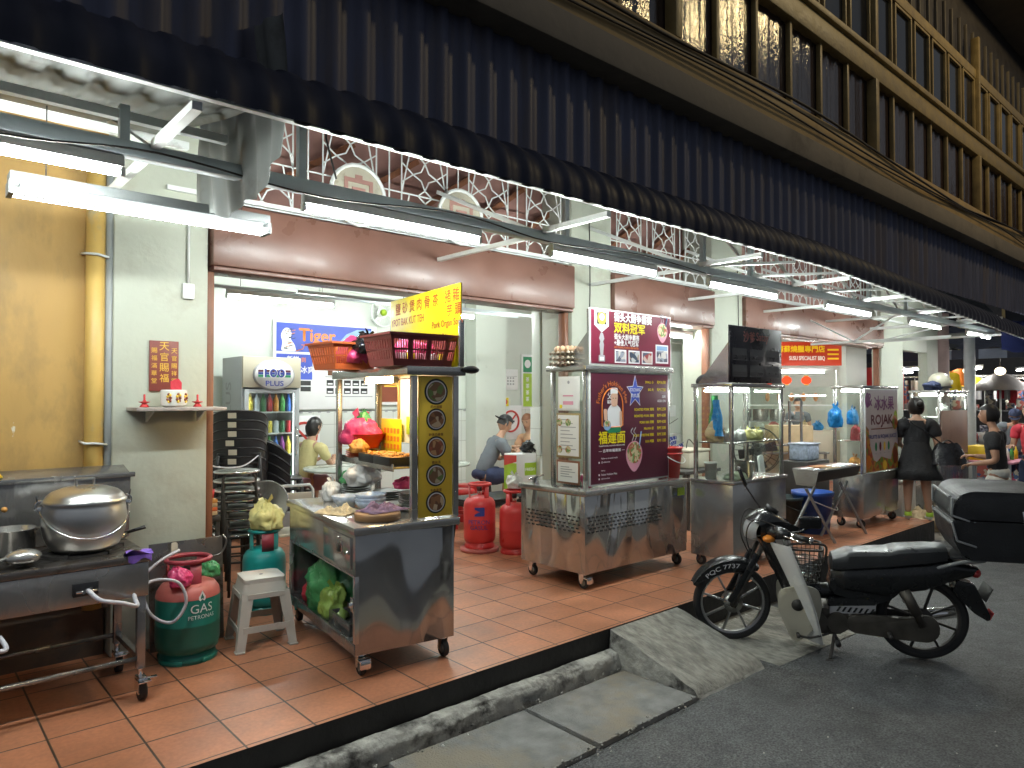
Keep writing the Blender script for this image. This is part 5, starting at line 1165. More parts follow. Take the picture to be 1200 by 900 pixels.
g = M('ochre_wood'); g.box(.628, .645, .82, 1.17, 1.15, 1.18); g.box(.628, .645, .82, 1.17, 1.64, 1.67); g.box(.628, .645, .81, .84, 1.15, 1.67); g.box(.628, .645, 1.15, 1.18, 1.15, 1.67); C(g, 'window_frame')
g = M('steel'); g.box(.36, .63, .3, 1.22, 1.105, 1.12, .003); g.box(.355, .362, .3, 1.22, 1.09, 1.14, .002); C(g, 'tray_shelf')
g = M('print_ochre', 'print_brown'); g.box(.385, .612, .006, .016, .845, 1.678, .002)
for i, (z, m) in enumerate(((1.585, 'food_a'), (1.42, 'food_b'), (1.255, 'food_c'), (1.09, 'food_a'), (.93, 'food_b'))): foodpic(g, (.50, .005, z), (.078, .066, .066, .066, .066)[i], m); g.use('print_brown').text(['药材猪脚', '砂煲肉骨茶', '猪杂汤', '干肉骨茶', '芋头饭'][i], (.50, .003, z - .098), .018, align='c', bold=.02)
C(g, 'food_picture_panel')
wl = thing('warm_tube_lamp', 'short warm white tube lamp glowing under the pork stall roof', 'lamp', C1(.42, .42, 1.66), R(-8))
g = M('tube_warm'); g.cyl((0, 0, 0), (0, .46, 0), .013, n=12); g.out('tube', wl); g = M('white_metal'); g.box(-.014, .014, -.03, -.001, -.016, .02, .003); g.box(-.014, .014, .461, .49, -.016, .02, .003); g.box(-.012, .012, -.03, .49, .0205, .026); g.out('housing', wl)
# yellow board
yb = M('print_yellow', 'print_red'); yb.box(.655, .667, -.01, 1.02, 1.74, 2.25, .002)
def ytx(s, y, z, h, bold=.02, w=None): yb.use('print_brown').text(s, (.6535, y, z), h, (0, -1, 0), (0, 0, 1), bold, w)
yb.use('print_red'); mat('print_rust', (.42, .06, .01), .5)
def ytx(s, y, z, h, bold=.02, w=None): yb.use('print_rust').text(s, (.6535, y, z), h, (0, -1, 0), (0, 0, 1), bold, w)
for i, ch_ in enumerate('鹽砂煲肉骨茶'): ytx(ch_, .93 - i * .115, 2.14, .08, .02)
for i, ch_ in enumerate('猪雜'): ytx(ch_, .19 - i * .105, 2.145, .085, .02)
for i, ch_ in enumerate('芋頭'): ytx(ch_, .16 - i * .105, 2.06, .072, .02)
ytx('YPOT BAK KUT TEH', 1.0, 2.06, .05, .02, .52); ytx('Pork Organ Soup', .36, 1.985, .055, .02, .40); ytx('Yam Rice', .36, 1.905, .05, .02, .25)
o = yb.out('sign_board'); o.location = (1.95, 3.5, 0); o.rotation_euler = (0, 0, R(-8)); tag(o, 'yellow sign board with rust red Chinese and English lettering on the pork stall roof', 'sign')
g = M('steel'); g.box(.64, .67, -.035, -.012, 1.736, 2.02, .003); g.use('black_plastic'); g.sph((.72, -.03, 1.72), .05, 12, (1.2, .4, .5)); C(g, 'sign_post')
# things on the roof
def place(o, x, y, z, rz=0.): o.location = C1(x, y, z); o.rotation_euler = (0, 0, R(-8) + rz); return o
def basket(name, label, sx, sy, h, m, loc, rz, slots=True, taper=.85):
    t = thing(name, label, 'basket', (0, 0, 0)); place(t, *loc, rz); g = M(m); b = (sx * taper, sy * taper)
    g.box(-b[0] / 2, b[0] / 2, -b[1] / 2, b[1] / 2, 0, .008)
    for ax in (0, 1):
        for sg in (-1, 1):
            L_ = (sx, sy)[ax]; W_ = (sy, sx)[ax] / 2; kb = taper; n = int(L_ / .016)
            def pt(u, z): 
                q = (u - .5) * L_ * (kb + (1 - kb) * z / h); r = sg * W_ * (kb + (1 - kb) * z / h)
                return V((q, r, z)) if ax == 0 else V((r, q, z))
            def strip(u0, u1, z0, z1):
                off = V((0, sg * -.005, 0)) if ax == 0 else V((sg * -.005, 0, 0)); c = [pt(u0, z0), pt(u1, z0), pt(u1, z1), pt(u0, z1)]
                g.raw(c + [p + off for p in c], [(0, 1, 2, 3), (7, 6, 5, 4), (0, 4, 5, 1), (1, 5, 6, 2), (2, 6, 7, 3), (3, 7, 4, 0)])
            strip(0, 1, 0, h * .22); strip(0, 1, h * .84, h); strip(0, 1, h * .50, h * .56)
            if slots and ax == 0:
                for i in range(n + 1):
                    wd = .006 / L_ if i % 8 else .022 / L_; u = i / n; strip(max(0, u - wd / 2), min(1, u + wd / 2), h * .2, h * .86)
            else:
                for i in range(n // 2 + 1): u = i / (n // 2); strip(max(0, u - .0115 / L_), min(1, u + .0115 / L_), h * .2, h * .86)
    for ax in (0, 1):
        for sg in (-1, 1):
            if ax == 0: g.box(-sx / 2 - .014, sx / 2 + .014, sg * sy / 2 - .014 * (sg < 0), sg * sy / 2 + .014 * (sg > 0), h - .006, h + .008)
            else: g.box(sg * sx / 2 - .014 * (sg < 0), sg * sx / 2 + .014 * (sg > 0), -sy / 2, sy / 2, h - .006, h + .008)
    g.out('shell', t); return t
basket('plastic_basket', 'orange plastic basket at the far end of the pork stall roof', .36, .34, .17, 'orange_plastic', (.245, .86, 1.736), R(10), True, .80)
basket('plastic_basket', 'maroon slotted basket with pink packets at the near end of the pork stall roof', .46, .36, .185, 'maroon_plastic', (.42, .19, 1.736), R(4))
def bagat(name, label, x, y, z, sc, m, knot=None, seed=0, **k): o = bag(name, label, (0, 0, 0), sc, m, knot, seed, **k); o.location = C1(x, y, z) + V((0, 0, .55 * sc[2])); return o
bagat('plastic_bag', 'pink plastic bag in the maroon basket on the roof', .45, .18, 1.75, (.17, .11, .10), 'pink_bag', None, 6)
bagat('plastic_bag', 'pink plastic bag poking out of the orange basket', .28, .80, 1.78, (.11, .12, .11), 'pink_bag', None, 3)
bagat('plastic_bag', 'black plastic bag heaped on the orange basket', .36, .74, 1.84, (.13, .13, .09), 'black_bag', 1, 8)
for k in range(7):
    g = M(['print_pink', 'print_white', 'print_yellow', 'print_pink'][k % 4]); g.box(-.024, .024, -.012, .012, 0, .07, .004); o = g.out('packet'); place(o, .26 + k * .052, .07, 1.745, R(3 * k)); tag(o, '%s paper packet standing behind the slots of the maroon basket, %s from the left' % (['pink', 'white', 'yellow', 'pink'][k % 4], ['first', 'second', 'third', 'fourth', 'fifth', 'sixth', 'last'][k]), 'packet', 'packets in the maroon basket')
g = M('porcelain'); g.lathe([(.0, 0), (.10, 0), (.155, .13), (.16, .135), (.15, .13), (.095, .01), (0, .01)], n=36); o = g.out('basin'); place(o, .47, .54, 1.736); tag(o, 'white basin under the blue lidded dish on the roof', 'basin')
ld = thing('lidded_dish', 'round white dish with blue banded lid on the pork stall roof', 'dish', C1(.47, .54, 1.873), 0); g = M('print_white', 'print_blue'); g.lathe([(0, 0), (.15, 0), (.165, .02)], n=40, cap1=False); g.use('print_blue').lathe([(.165, .02), (.168, .04)], n=40, cap0=False, cap1=False); g.out('body', ld)
g = M('print_white', 'print_blue'); g.lathe([(.175, .041), (.178, .05)], n=40, cap0=False, cap1=False); g.use('print_blue').lathe([(.178, .05), (.168, .075), (.15, .082)], n=40, cap0=False, cap1=False); g.use('print_white').lathe([(.15, .082), (.06, .092), (.03, .095), (.025, .11), (0, .113)], n=40, cap0=False, cap1=False); g.out('lid', ld)
# things on the tray shelf
for i, y in enumerate((.46, .72)):
    t = thing('food_tray', ('black tray of fried pork nearest the picture panel', 'black tray of fried pork behind the nearest one')[i], 'tray', C1(.47, y, 1.121), R(-8), 'black food trays'); g = M('black_plastic'); g.box(-.11, .11, -.115, .115, 0, .006); 
    for b in ((-.125, -.11, -.13, .13), (.11, .125, -.13, .13), (-.11, .11, -.13, -.115), (-.11, .11, .115, .13)): g.box(*b, 0, .055, .003)
    g.out('shell', t); g = M('fried'); random.seed(i)
    for k in range(46): g.sph((random.uniform(-.10, .10), random.uniform(-.105, .105), random.uniform(.02, .058)), random.uniform(.012, .022), 7, (1.3, .8, .7), (0, 0, random.random() * 3))
    g.out('fried_pork', t)
for k in range(4):
    g = M('orange_plastic' if k < 3 else 'yellow_plastic'); g.lathe([(0, 0), (.085, 0), (.12, .018), (.123, .02), (.085, .006), (0, .006)], n=32); o = g.out('plate'); place(o, .45, 1.03, 1.121 + k * .014); tag(o, ['bottom orange plate of the stack on the tray shelf', 'second orange plate up the stack on the tray shelf', 'third orange plate up the stack on the tray shelf', 'yellow plate topmost of the stack on the tray shelf'][k], 'plate', 'stacked orange plates')
g = M('red_plastic'); g.lathe([(0, 0), (.10, 0), (.15, .10), (.158, .105), (.145, .10), (.095, .008), (0, .008)], n=36); o = g.out('colander'); place(o, .47, 1.06, 1.19); tag(o, 'red plastic colander on the plates inside the pork stall', 'colander')
bagat('plastic_bag', 'pink and red bag heaped in the red colander', .44, 1.06, 1.22, (.15, .13, .13), 'pink_bag', 1, 12); bagat('plastic_bag', 'green plastic bag on top of the red colander', .46, 1.04, 1.36, (.05, .05, .06), 'green_bag', 1, 5); bagat('plastic_bag', 'yellow bag of fried pieces in front of the colander', .38, .93, 1.17, (.07, .06, .06), 'fried', None, 5)
g = M('print_yellow', 'print_orange'); g.box(.60, .607, .72, 1.06, 1.13, 1.40, .001)
for k in range(3):
    for q in range(5): g.use('print_orange').rect((.598, 1.0 - q * .055, 1.30 - k * .055), .035, .035, (0, -1, 0), (0, 0, 1))
o = g.out('menu_card'); o.location = (1.95, 3.5, 0); o.rotation_euler = (0, 0, R(-8)); tag(o, 'yellow menu card standing behind the red colander', 'card')
g = M('print_lime', 'print_black'); g.box(.622, .628, .48, .68, 1.30, 1.42, .001); g.use('print_black').text('现金', (.620, .63, 1.34), .03, (0, -1, 0), (0, 0, 1)); o = g.out('notice'); o.location = (1.95, 3.5, 0); o.rotation_euler = (0, 0, R(-8)); tag(o, 'lime green notice stuck on the lit back panel of the pork stall', 'notice')
# things on the counter
def on(name, label, cat, g, x, y, z=.833, rz=0, group=None): o = g.out(name); place(o, x, y, z, rz); return tag(o, label, cat, group)
g = M('wood_block'); g.lathe([(0, 0), (.128, 0), (.135, .008), (.135, .038), (.128, .045), (0, .045)], n=44); on('chopping_block', 'round wooden chopping block at the counter corner', 'chopping board', g, .20, .17)
from mathutils import noise as NZ
def cloth(m, sx, sy, h, seed):
    g = M(m); g.grid(lambda a, b: ((a - .5) * sx * (1 + .25 * NZ.noise((a * 3, b * 3, seed))), (b - .5) * sy * (1 + .25 * NZ.noise((b * 3, a * 3, seed + 5))), .004 + h * max(0, .35 + .6 * NZ.noise((a * 4, b * 4, seed)) + .3 * NZ.noise((a * 11, b * 11, seed))) * math.sin(math.pi * min(1, max(0, a))) ** .5 * math.sin(math.pi * b) ** .5), 34, 34); return g
on('cloth', 'purple checked cloth lying on the chopping block', 'cloth', cloth('cloth_purple', .26, .19, .075, 3), .24, .19, .879, .3)
on('towel', 'crumpled beige towel on the counter edge', 'towel', cloth('cloth_beige', .20, .22, .075, 8), .09, .52, .833, .5)
def bowl(m, r, h): g = M(m); g.lathe([(0, 0), (r * .5, 0), (r * .52, .012), (r * .8, h * .5), (r, h), (r * .97, h), (r * .76, h * .5), (r * .45, .018), (0, .016)], n=32); return g
on('bowl', 'blue and white bowl left of the bowl stack on the counter', 'bowl', bowl('porcelain_blue', .095, .085), .19, .66, .833, 0, 'bowls on the pork counter')
for k in range(3): on('bowl', 'blue and white bowl, %s of the stack behind the purple cloth' % ['lowest', 'middle one', 'topmost'][k], 'bowl', bowl('porcelain_blue', .10, .07), .275, .46, .833 + .022 * k, k, 'bowls on the pork counter')
on('bowl', 'pale bowl beside the bowl stack, right of it', 'bowl', bowl('porcelain', .085, .05), .41, .42, .833, 0, 'bowls on the pork counter')
for k in range(8): g = M('plate_grey'); g.lathe([(0, 0), (.07, 0), (.10, .012), (.102, .015), (.07, .005), (0, .005)], n=30); on('plate', 'dark plate, %s from the bottom of the front plate stack' % ['lowest', 'second', 'third', 'fourth', 'fifth', 'sixth', 'seventh', 'top one'][k], 'plate', g, .53 + .003 * (k % 3), .36, .833 + k * .0145, 0, 'dark plates on the pork counter')
for k in range(7): g = M('plate_grey'); g.lathe([(0, 0), (.07, 0), (.105, .012), (.107, .015), (.07, .005), (0, .005)], n=30); on('plate', 'dark plate, %s from the bottom of the rear plate stack' % ['lowest', 'second', 'third', 'fourth', 'fifth', 'sixth', 'top one'][k], 'plate', g, .38 + .003 * (k % 3), .98, .833 + k * .0155, 0, 'dark plates on the pork counter')
for k in range(6): g = M('plate_grey'); g.lathe([(0, 0), (.07, 0), (.105, .012), (.107, .015), (.07, .005), (0, .005)], n=30); on('plate', 'dark plate, %s from the bottom of the middle plate stack' % ['lowest', 'second', 'third', 'fourth', 'fifth', 'top one'][k], 'plate', g, .50 + .003 * (k % 2), .70, .833 + k * .0155, 0, 'dark plates on the pork counter')
bagat('plastic_bag', 'white plastic bag crumpled over the rear plates', .40, .93, .945, (.12, .12, .10), 'white_bag', 1, 14, amp=.4); bagat('plastic_bag', 'white plastic bag standing at the back corner of the counter', .24, 1.08, .833, (.07, .06, .09), 'white_bag', 1, 21); bagat('plastic_bag', 'pink bag behind the front plate stack', .56, .56, .95, (.08, .07, .05), 'pink_bag', None, 31); bagat('plastic_bag', 'green bag on the rear plates under the tray shelf', .36, 1.08, .945, (.06, .06, .055), 'green_bag', None, 41)
# things on the low shelf
bagat('plastic_bag', 'big green plastic bag sagging on the low shelf of the pork stall', .20, .80, .166, (.20, .26, .24), 'green_bag', 1, 51, amp=.35); bagat('plastic_bag', 'lime green bag in front on the low shelf', .10, .62, .166, (.09, .12, .13), 'lime_bag', 1, 61, amp=.35); bagat('plastic_bag', 'red bag at the rear of the low shelf', .12, 1.08, .166, (.08, .09, .09), 'cloth_red', None, 71)
g = M('steel_dark'); g.box(-.12, .12, -.16, .16, 0, .006)
for b in ((-.135, -.12, -.175, .175), (.12, .135, -.175, .175), (-.12, .12, -.175, -.16), (-.12, .12, .16, .175)): g.box(*b, 0, .075, .003)
on('baking_tray', 'dark rectangular metal tray on the low shelf', 'tray', g, .17, .36, .1665)
g = M('alu'); g.lathe([(0, 0), (.045, 0), (.05, .01), (.05, .11), (.02, .135), (0, .14)], n=28); on('canister', 'small shiny canister in the dark tray on the low shelf', 'canister', g, .18, .30, .173)

# ------------------------------------------------------------------ noodle stall
c2 = thing('food_cart', 'wide stainless noodle stall cart with slotted front and maroon menu board', 'food cart', (4.19, 3.84, 0), 0, 'food carts on the walkway')
g = M('steel_wavy'); g.box(0, 1.39, 0, .76, .13, .755, .004); C(g, 'body', c2)
g = M('steel'); g.box(-.015, 1.405, -.02, .78, .757, .80, .005); C(g, 'countertop', c2)
for sd in (0, 1):
  g = M('riser_black')
  for r in range(5):
    for k in range(19 if sd == 0 else 0): x = .03 + k * .052 + (r % 2) * .02; g.box(x, x + .028, -.0028, .01, .575 - r * .03, .587 - r * .03)
    for k in range(12 if sd == 1 else 0): y = .05 + k * .054 + (r % 2) * .02; g.box(-.0028, .01, y, y + .028, .575 - r * .03, .587 - r * .03)
  C(g, 'vent_grille', c2)
g = M('print_lime'); g.box(1.25, 1.36, -.003, -.0008, .65, .72); C(g, 'sticker', c2)
casters(c2, [(.06, .08), (1.33, .08), (.06, .68), (1.33, .68)])
for x, y in ((.145, .125), (.145, .50), (1.275, .125), (1.275, .50)): g = M('steel'); g.box(x - .017, x + .017, y - .017, y + .017, .801, 1.775, .003); C(g, 'frame_post', c2)
g = M('steel'); g.box(.10, 1.32, .08, .55, 1.777, 1.82, .005); C(g, 'roof', c2)
g = M('glass_thin'); g.box(.142, .147, .145, .48, .805, 1.77); C(g, 'side_pane', c2)
# menu board
mb = M('print_white', 'print_maroon', 'print_yellow', 'print_blue', 'print_orange', 'print_skin'); X0, X1, Z0, Z1 = .165, 1.255, .815, 1.772
mb.use('white_metal').box(X0, X1, .098, .112, Z0, Z1, .003); yf = .0955
mb.use('print_maroon').rect((X0 + .012, yf, Z0 + .012), X1 - X0 - .024, Z1 - Z0 - .024)
PX = lambda a: X0 + (X1 - X0) * a; PZ = lambda b: Z0 + (Z1 - Z0) * b; D = -.0012
def mt(s, a, b, h, m='print_yellow', al='l', bold=.03, w=None, k=1): mb.use(m).text(s, (PX(a), yf + D * k, PZ(b)), h, bold=bold, align=al, w=w)
ax, az, ar = PX(.265), PZ(.70), .145
mb.use('print_orange').tube([(ax - .135, yf, PZ(.52))] + [(ax - ar * .93 * math.cos(math.pi * t / 14), yf, az + ar * math.sin(math.pi * t / 14)) for t in range(15)] + [(ax + .135, yf, PZ(.52)), (ax + .10, yf, PZ(.505)), (ax - .10, yf, PZ(.505))], .006, 6, True)
mb.use('print_orange').text("Father's Hokkien Mee", (0, 0, 0), .044, bold=.02, align='c', w=.56, fn=lambda a, b: V((ax + (ar + .022 + b) * math.sin(a / (ar + .045)), yf + D, az + (ar + .022 + b) * math.cos(a / (ar + .045)))))
def blob(m, pts, k=2, r=.02): q = rr([(ax + a, az + b) for a, b in pts], r); mb.use(m).raw([(a, yf + D * k, b) for a, b in q], [tuple(range(len(q)))])
blob('print_white', [(-.06, -.20), (.11, -.20), (.105, -.03), (.05, .01), (-.02, .01), (-.07, -.04)]); blob('print_green', [(-.07, -.235), (.10, -.235), (.11, -.19), (-.07, -.19)], 3); blob('print_skin', [(-.02, -.01), (.055, -.01), (.066, .10), (-.030, .10)], 5, .025); blob('print_white', [(-.028, .085), (.062, .085), (.07, .15), (-.035, .15)], 4, .03); blob('print_white', [(-.02, .005), (.055, .005), (.04, .03), (-.005, .03)], 4, .012)
blob('print_skin', [(-.11, -.13), (-.07, -.13), (-.075, -.03), (-.12, -.03)], 3); blob('print_skin', [(.09, -.18), (.125, -.18), (.12, -.05), (.09, -.05)], 3)
for s in (-.0, .035): mb.use('print_black').disc((ax + s, yf + D * 6.5, az + .06), .005)
mb.use('print_sky').disc((ax - .075, yf + D * 5, az - .17), .048, sy=.9); mb.use('food_d').disc((ax - .075, yf + D * 6, az - .155), .04, sy=.7)
mt('父', .205, .755, .055, 'print_white'); mt('福建面', .20, .715, .03, 'print_white')
mt('福建面', .10, .36, .105, 'print_yellow', 'l', .05, .345); mt('TRADITIONAL HOKKIEN PRAWN MEE', .10, .335, .011, 'print_white', w=.34); mt('— 古早味福建面 —', .10, .285, .026, 'print_white', w=.34)
for i, (s, h) in enumerate((('Follow us on social media', .014), ('@hokkienmee', .018), ('', 0), ('Delivery:', .013), ('Father Hokkien Mee', .017), ('@fatherhokkien', .016), ('012-345 6789', .016))):
    if s and i != 6: mt(s, .13, .225 - i * .036, h, 'print_white', bold=0)
for i in (1, 4, 5): mb.use('print_white').disc((PX(.105), yf + D, PZ(.225 - i * .036) + .008), .008)
star = []
for k in range(10): a = math.pi / 2 + k * math.pi / 5; q = .155 if k % 2 == 0 else .068; star.append((PX(.545) + .80 * q * math.cos(a), PZ(.82) + q * math.sin(a) * .98))
mb.use('print_white').raw([(a, yf + D, b) for a, b in star], [tuple(range(10))]); mb.use('print_blue').raw([(PX(.545) + (a - PX(.545)) * .9, yf + D * 2, PZ(.82) + (b - PZ(.82)) * .9) for a, b in star], [tuple(range(10))])
mt('ROUCHANG', .545, .825, .03, 'print_white', 'c', .02, .15, 3); mt('肉丸面', .545, .77, .036, 'print_white', 'c', .02, .12, 3)
for b, s1, s2 in ((.90, 'SMALL 小', 'RM 6.50'), (.83, 'BIG 大', 'RM 7.50'), (.645, 'ROASTED PORK 烧肉', 'RM 2.50'), (.585, 'ROASTED PORK 烧肉', 'RM 4.00'), (.525, 'PORK RIBS 排骨', 'RM 4.00'), (.465, 'PRAWN 虾', 'RM 3.00'), (.405, 'PORK INTESTINE 猪肠', 'RM 3.00'), (.345, 'EGG 鸡蛋', 'RM 1.00')):
    mt(s1, .79, b, .027, 'print_yellow', 'r', .04); mt(s2, .955, b, .027, 'print_yellow', 'r', .04)
mt('加料', .955, .765, .026, 'print_white', 'r', 0); mt('ADD ON', .955, .725, .022, 'print_white', 'r', .0)
def noodle(cx, cz, s, k=2):
    bw = [(cx + s * .5 * math.cos(t) * (1 if math.sin(t) > 0 else (1 - .35 * abs(math.sin(t)) ** 2)), cz + s * (.5 if math.sin(t) > 0 else .68) * math.sin(t)) for t in [i * .2618 for i in range(24)]]
    mb.use('print_pink').raw([(a, yf + D * k, b) for a, b in bw], [tuple(range(24))]); mb.use('food_d').disc((cx, yf + D * (k + 1), cz + s * .05), s * .43, sy=.95); mb.use('print_sky').bar((cx + s * .3, yf + D * k, cz + s * .3), (cx + s * .42, yf + D * k, cz + s * .85), .016, .002)
    for q in (-.12, .05): mb.use('print_grey').tube([(cx + s * q, yf, cz + s * .5), (cx + s * (q + .1), yf, cz + s * .7), (cx + s * (q - .06), yf, cz + s * .85), (cx + s * (q + .05), yf, cz + s * 1.0)], .004, 5, smooth=4)
noodle(PX(.53), PZ(.25), .23)
o = C(mb, 'menu_board', c2)
# champion board on the roof
mb = M('print_white', 'print_crimson'); X0, X1, Z0, Z1 = .155, 1.275, 1.825, 2.30; mb.use('print_white').box(X0, X1, .085, .097, Z0, Z1, .003); yf = .082
mb.use('print_crimson').rect((X0 + .012, yf, Z0 + .012), X1 - X0 - .024, Z1 - Z0 - .024)
bd = [(PX(.05), PZ(.97)), (PX(.05), PZ(.70)), (PX(.13), PZ(.58)), (PX(.21), PZ(.70)), (PX(.21), PZ(.97))]; mb.use('print_white').raw([(a, yf + D, b) for a, b in bd], [tuple(range(5))]); mb.use('print_black').rect((PX(.075), yf + D * 2, PZ(.72)), .12, .10); mb.use('print_ochre').disc((PX(.13), yf + D * 3, PZ(.83)), .052, sy=1.1); mb.use('print_white').disc((PX(.13), yf + D * 4, PZ(.85)), .03)
tr = [(.115, .06), (.185, .06), (.185, .17), (.165, .18), (.175, .36), (.165, .42), (.18, .47), (.165, .56), (.15, .58), (.135, .56), (.12, .47), (.135, .42), (.125, .36), (.135, .18), (.115, .17)]
mb.use('print_grey').raw([(PX(a - .02), yf + D, PZ(b)) for a, b in tr], [tuple(range(len(tr)))]); mb.use('print_white').rect((PX(.108), yf + D * 2, PZ(.08)), .05, .03)
mt('街头大厨争霸赛', .275, .80, .078, 'print_white', 'l', .06, .52); mt('双料冠军', .275, .60, .088, 'print_yellow', 'l', .06, .42); mt('街头大厨争霸赛', .275, .475, .050, 'print_white', 'l', .04, .34); mt('+最佳人气冠军', .275, .365, .050, 'print_white', 'l', .04, .33); mt('2022 PENANG HOKKIEN MEE MASTER', .275, .318, .016, 'print_orange', 'l', .03, .33)
for k, m in enumerate(('photo_a', 'photo_b', 'photo_c')): mb.use('print_white').rect((PX(.28 + k * .165), yf + D, PZ(.05)), .155, .115); mb.use(m).rect((PX(.28 + k * .165) + .012, yf + D * 2, PZ(.05) + .012), .131, .09)
mb.use('print_white').rect((PX(.79), yf + D, PZ(.08)), .19, .17); mb.use('photo_a').rect((PX(.79) + .014, yf + D * 2, PZ(.08) + .014), .162, .10); mb.use('print_sky').rect((PX(.79) + .014, yf + D * 2, PZ(.08) + .118), .162, .04)
noodle(PX(.88), PZ(.70), .155)
for x in (.17, 1.25): mb.use('steel').box(x - .012, x + .012, .099, .12, 1.822, 2.29)
mb.use('steel').prism([(.10, 1.822), (.40, 1.822), (.10, 2.12)], (.165, 0, 0), (0, 1, 0), (0, 0, 1), (.008, 0, 0))
o = C(mb, 'sign_board', c2); o.location = (4.19, 3.84, 0); o.parent = None; tag(o, 'crimson champion sign board with trophy and white Chinese lettering above the noodle menu', 'sign')
# papers on the side pane
def paper(label, y0, y1, z0, z1, frame, fn, cat='notice'):
    g = M(frame); g.box(.122, .126, y0, y1, z0, z1, .001); g.use('paper').rect((.1205, y1 - .018, z0 + .018), y1 - y0 - .036, z1 - z0 - .036, (0, -1, 0), (0, 0, 1)); fn(g, y0, y1, z0, z1); o = g.out('notice'); o.location = (4.19, 3.84, 0); tag(o, label, cat, 'notices on the noodle stall')
def lines(n, m='print_grey'):
    def f(g, y0, y1, z0, z1):
        for k in range(n): g.use(m).rect((.1195, y1 - .05, z1 - .06 - k * (z1 - z0 - .1) / n), (y1 - y0 - .1) * (.6 + .4 * ((k * 7) % 3) / 2), .007, (0, -1, 0), (0, 0, 1))
    return f
def pay(g, y0, y1, z0, z1): g.use('print_pink').rect((.1195, y1 - .06, z0 + .12), .12, .012, (0, -1, 0), (0, 0, 1)); g.use('print_grey').disc((.1195, (y0 + y1) / 2, z1 - .05), .014, (0, -1, 0), (0, 0, 1)); g.use('print_pink').rect((.1195, y1 - .06, z0 + .05), .12, .03, (0, -1, 0), (0, 0, 1)); g.use('print_yellow').rect((.1195, y1 - .02, z0 + .02), .03, .03, (0, -1, 0), (0, 0, 1))
paper('white payment notice with pink print, topmost on the noodle stall side', .17, .42, 1.44, 1.73, 'paper', pay)
def news(g, y0, y1, z0, z1):
    lines(9)(g, y0, y1, z0, z1)
    for a, b in ((.20, .30), (.10, .30), (.20, .07), (.10, .07)): g.use('food_d').disc((.119, y0 + a + .04, z0 + b), .032, (0, -1, 0), (0, 0, 1))
paper('orange framed newspaper clipping in the middle of the noodle stall side', .16, .44, 1.04, 1.42, 'ochre_wood', news); MATS
paper('brown framed certificate, lowest on the noodle stall side', .17, .44, .80 + .02, 1.02, 'brown_wood', lines(5))
et = thing('egg_tray', 'stack of cardboard egg trays on the noodle stall roof', 'egg tray', (4.37, 4.20, 1.821), .1); g = M('egg_tray')
for k in range(3): g.grid(lambda a, b, k=k: ((a - .5) * .26, (b - .5) * .22, .02 + k * .045 + .018 * math.sin(a * 5 * 2 * math.pi) * math.sin(b * 4 * 2 * math.pi)), 40, 32); g.grid(lambda a, b, k=k: ((a - .5) * .26, (b - .5) * .22, .014 + k * .045 + .018 * math.sin(a * 5 * 2 * math.pi) * math.sin(b * 4 * 2 * math.pi)), 40, 32)
g.out('tray', et)
for i in range(5):
    for q in range(4):
        if (i + q) % 4 == 3: continue
        g = M('egg'); g.sph((-.104 + i * .052, -.083 + q * .055, .142), .023, 12, (1, 1, 1.25)); g.out('egg', et)
def world(name, label, cat, g, loc, rz=0., group=None): o = g.out(name); o.location = loc; o.rotation_euler = (0, 0, rz); return tag(o, label, cat, group)
pail = thing('bucket', 'red plastic bucket standing at the right end of the noodle stall counter', 'bucket', (5.535, 4.0, .801), 0); g = M('red_plastic'); g.lathe([(0, 0), (.095, 0), (.122, .27), (.132, .272), (.132, .285), (.118, .285), (.09, .01), (0, .01)], n=36); g.lathe([(.126, .22), (.131, .222), (.131, .232), (.126, .234)], n=36, cap0=False, cap1=False); g.out('body', pail); g = M('white_metal'); g.tube([(-.13, 0, .24), (-.09, -.115, .17), (0, -.15, .14), (.09, -.115, .17), (.13, 0, .24)], .004, 6, smooth=5); g.out('handle', pail)
world('pot', 'small steel pot inside the side pane of the noodle stall', 'pot', (lambda g: (g.lathe([(0, 0), (.08, 0), (.085, .10), (.09, .102), (.08, .10), (.075, .01), (0, .01)], n=28), g)[1])(M('steel')), (4.44, 4.22, .802))
bag('plastic_bag', 'pink bag beside the small pot inside the noodle stall', (4.42, 4.03, .802), (.05, .05, .08), 'pink_bag', None, 15)
g = M('chrome'); g.cyl((0, 0, 0), (0, 0, .05), .03); g.bar((0, 0, .05), (0, -.10, .08), .03, .014, .004); g.cyl((0, 0, .04), (-.09, -.02, .045), .011); world('tap', 'chrome tap at the back left corner of the noodle counter', 'tap', g, (4.27, 4.50, .801))
# red cylinders and black table behind the noodle stall
pt = [(-.05, 0), (.01, .03), (-.05, .06), (-.05, .09), (.05, .09), (.05, 0)]
gas('bright red cylinder with navy print standing on a pink tray', (4.53, 5.60, .036), 'gas_red', 'gas_red', .162, .47, 0, None,
    (('print_navy',), [('print_navy', [(-.05 + k * .0125, z0), (-.0375 + k * .0125, z0), (-.0375 + k * .0125, z1), (-.05 + k * .0125, z1)], 0, R(-129), 0, 'l') for k in range(8) for z0, z1 in (((.33, .418),) if k > 4 else ((.33, .352 + .006 * k), (.418 - .022 - .006 * k, .418)))] + [('print_navy', 'PETRON', .042, R(-131), .25, 'c'), ('print_navy', 'GASUL', .042, R(-131), .195, 'c')]), True)
gas('plain red cylinder half hidden by the noodle stall corner', (4.72, 5.28, 0), 'gas_red', 'gas_red', .15, .45, .6)
bt = thing('black_table', 'low black plastic table carrying the green and white carton', 'table', (5.08, 5.92, 0), 0); g = M('black_plastic'); g.box(-.55, .55, -.25, .25, .455, .48, .01); g.box(-.53, .53, -.23, .23, .40, .454, .006); g.out('tabletop', bt)
